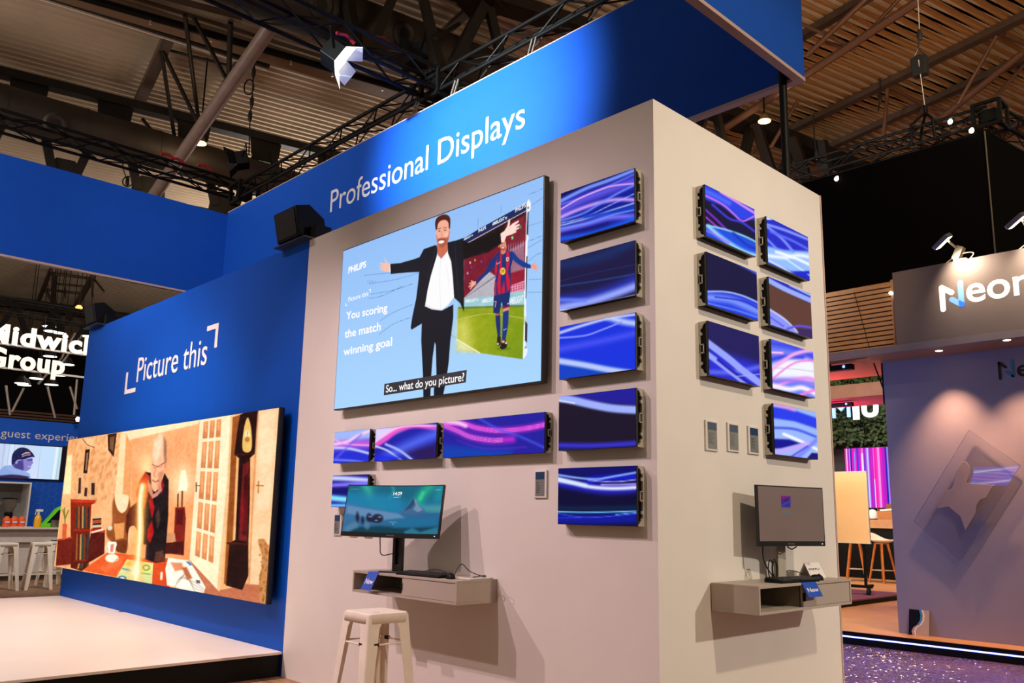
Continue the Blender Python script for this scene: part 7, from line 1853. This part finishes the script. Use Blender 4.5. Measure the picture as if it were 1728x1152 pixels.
# hanging cables, hooks and loops
def hanger(label, pts, z, ringpx=None):
    P = [pZ(*pts[0], z)]; x0, y0 = P[0].x, P[0].y
    n_ = np.array((RC[2][0], RC[2][1], 0)); P = [pPl(*k, np.array(P[0]), n_) for k in pts]
    t = thing('hanging_cable', label, 'cable', tuple(P[-1]), 'lifting cables hanging from the roof'); P[0] = P[0].copy()
    m = MB(); m.tube([P[0] + Vector((0, 0, .6)), *P], .016, 6); m.build('cable', RUBBER, t)
    m = MB()
    for k in P[1:-1]: m.lathe(k, [(.02, -.16), (.05, -.06), (.05, .06), (.02, .16)], 10)
    m.build('hook', STEEL, t)
    if ringpx:
        c = pPl(*ringpx[:2], np.array(P[0]), n_); e = Vector((RC[0][0], RC[0][1], 0)).normalized(); R_ = ringpx[2] / FOC * float((np.array(c) - CAM) @ RC[2])
        m = MB(); m.tube([c + e * R_ * math.cos(a) + Vector((0, 0, R_ * ringpx[3] * math.sin(a))) for a in np.linspace(0, 2 * math.pi, 24)], .018, 6, False); m.build('loop', RUBBER, t)


hanger('lifting cable with coiled loop and hooks right of the pale tube', [(430, 110), (428, 122), (425, 172), (422, 196), (420, 262)], 12.0, (420, 147, 8, 1.7))
hanger('lifting cable with round loop showing under the left truss', [(207, 282), (215, 306), (218, 312)], 10.6, (216, 306, 9, 1.0))
hanger('short dark strap dangling from the second purlin of the right bay', [(1486, 150), (1485, 165), (1482, 188)], 12.3)
hanger('thin pale cable beside the black truss at right', [(1374, 230), (1378, 262), (1382, 288)], 11.0)

# the far part of the roof, seen beneath the left fascia
t = thing('roof_girder', 'far dark roof girder under the deck beyond the left fascia', 'girder', tuple(pZ(60, 515, 11.8)))
m = MB(); A, B = zbeam(m, (0, 508), (245, 541), 11.8, .5, .5, 10, 8); m.build('upper_chord', ROOFDK, t)
m = MB(); A2, B2 = A.copy(), B.copy(); A2.z = B2.z = 9.6; m.bar(A2, B2, .4, .4); m.build('lower_chord', ROOFDK, t)
m = MB(); n = 14
for i in range(n):
    a = A.lerp(B, i / n); b = A2.lerp(B2, (i + .5) / n); c = A.lerp(B, (i + 1) / n); m.bar(a, b, .25, .25); m.bar(b, c, .25, .25)
m.build('diagonals', ROOFDK, t)
t = thing('tube_truss', 'far pale tube lattice above the hanging letters', 'truss', tuple(pZ(110, 480, 11.6)))
m = MB()
for p0, p1, z0, z1, r_ in (((86, 455), (63, 512), 12.2, 11.6, .10), ((92, 462), (89, 536), 12.2, 10.8, .12), ((157, 466), (112, 545), 12.0, 10.6, .14), ((92, 462), (152, 470), 12.2, 12.2, .07), ((90, 478), (150, 484), 12.0, 12.0, .06), ((80, 489), (138, 495), 11.9, 11.9, .07), ((76, 488), (90, 512), 11.9, 11.3, .08), ((155, 468), (156, 500), 12, 11, .05), ((160, 472), (176, 492), 12, 11.2, .05), ((110, 484), (110, 502), 12, 11.3, .04)):
    ztube(m, p0, p1, z0, z1, r_)
m.build('tubes', ROOFST, t)
t = thing('tube_truss', 'slim bright struts behind the hanging letters', 'truss', tuple(pZ(105, 600, 9)))
m = MB()
for p0, p1 in (((127, 562), (92, 625)), ((138, 566), (105, 612)), ((85, 625), (64, 648)), ((80, 652), (93, 705)), ((40, 655), (20, 695)), ((10, 650), (17, 700)), ((130, 640), (125, 700)), ((118, 652), (130, 690))):
    a = pX(*p0, -34); b = pX(*p1, -34); m.tube([a, b], .045, 8)
m.build('struts', mat('bright_strut', (200, 190, 184), .4, .3), t)
for i, (x, y, lb) in enumerate(((133, 521, 'warm lamp on the far truss beside the left loudspeaker'),)):
    v = pX(x, y, -27.5); t = thing('clip_lamp', lb, 'lamp', tuple(v)); MB().lathe(v, [(.09, 0), (.12, .05), (.06, .12)], 12).build('lens', mat('amber_lens', (255, 190, 110), .4, 0, 0, emit=(255, 180, 96), estr=1.6), t); MB().tube([v + Vector((0, 0, .12)), Vector((v.x, v.y, 12.66))], .015, 5).build('suspension_cable', BLACKM, t)
v = pX(131, 711, -16.9); t = thing('clip_lamp', 'small white lamp at the top edge of the bar wall', 'lamp', tuple(v)); MB().lathe(v, [(.03, 0), (.05, .06), (.02, .1)], 12).build('lens', GLOWW, t); MB().bar(v, (XG, v.y, 3.2), .015, .015).build('arm', BLACK, t)
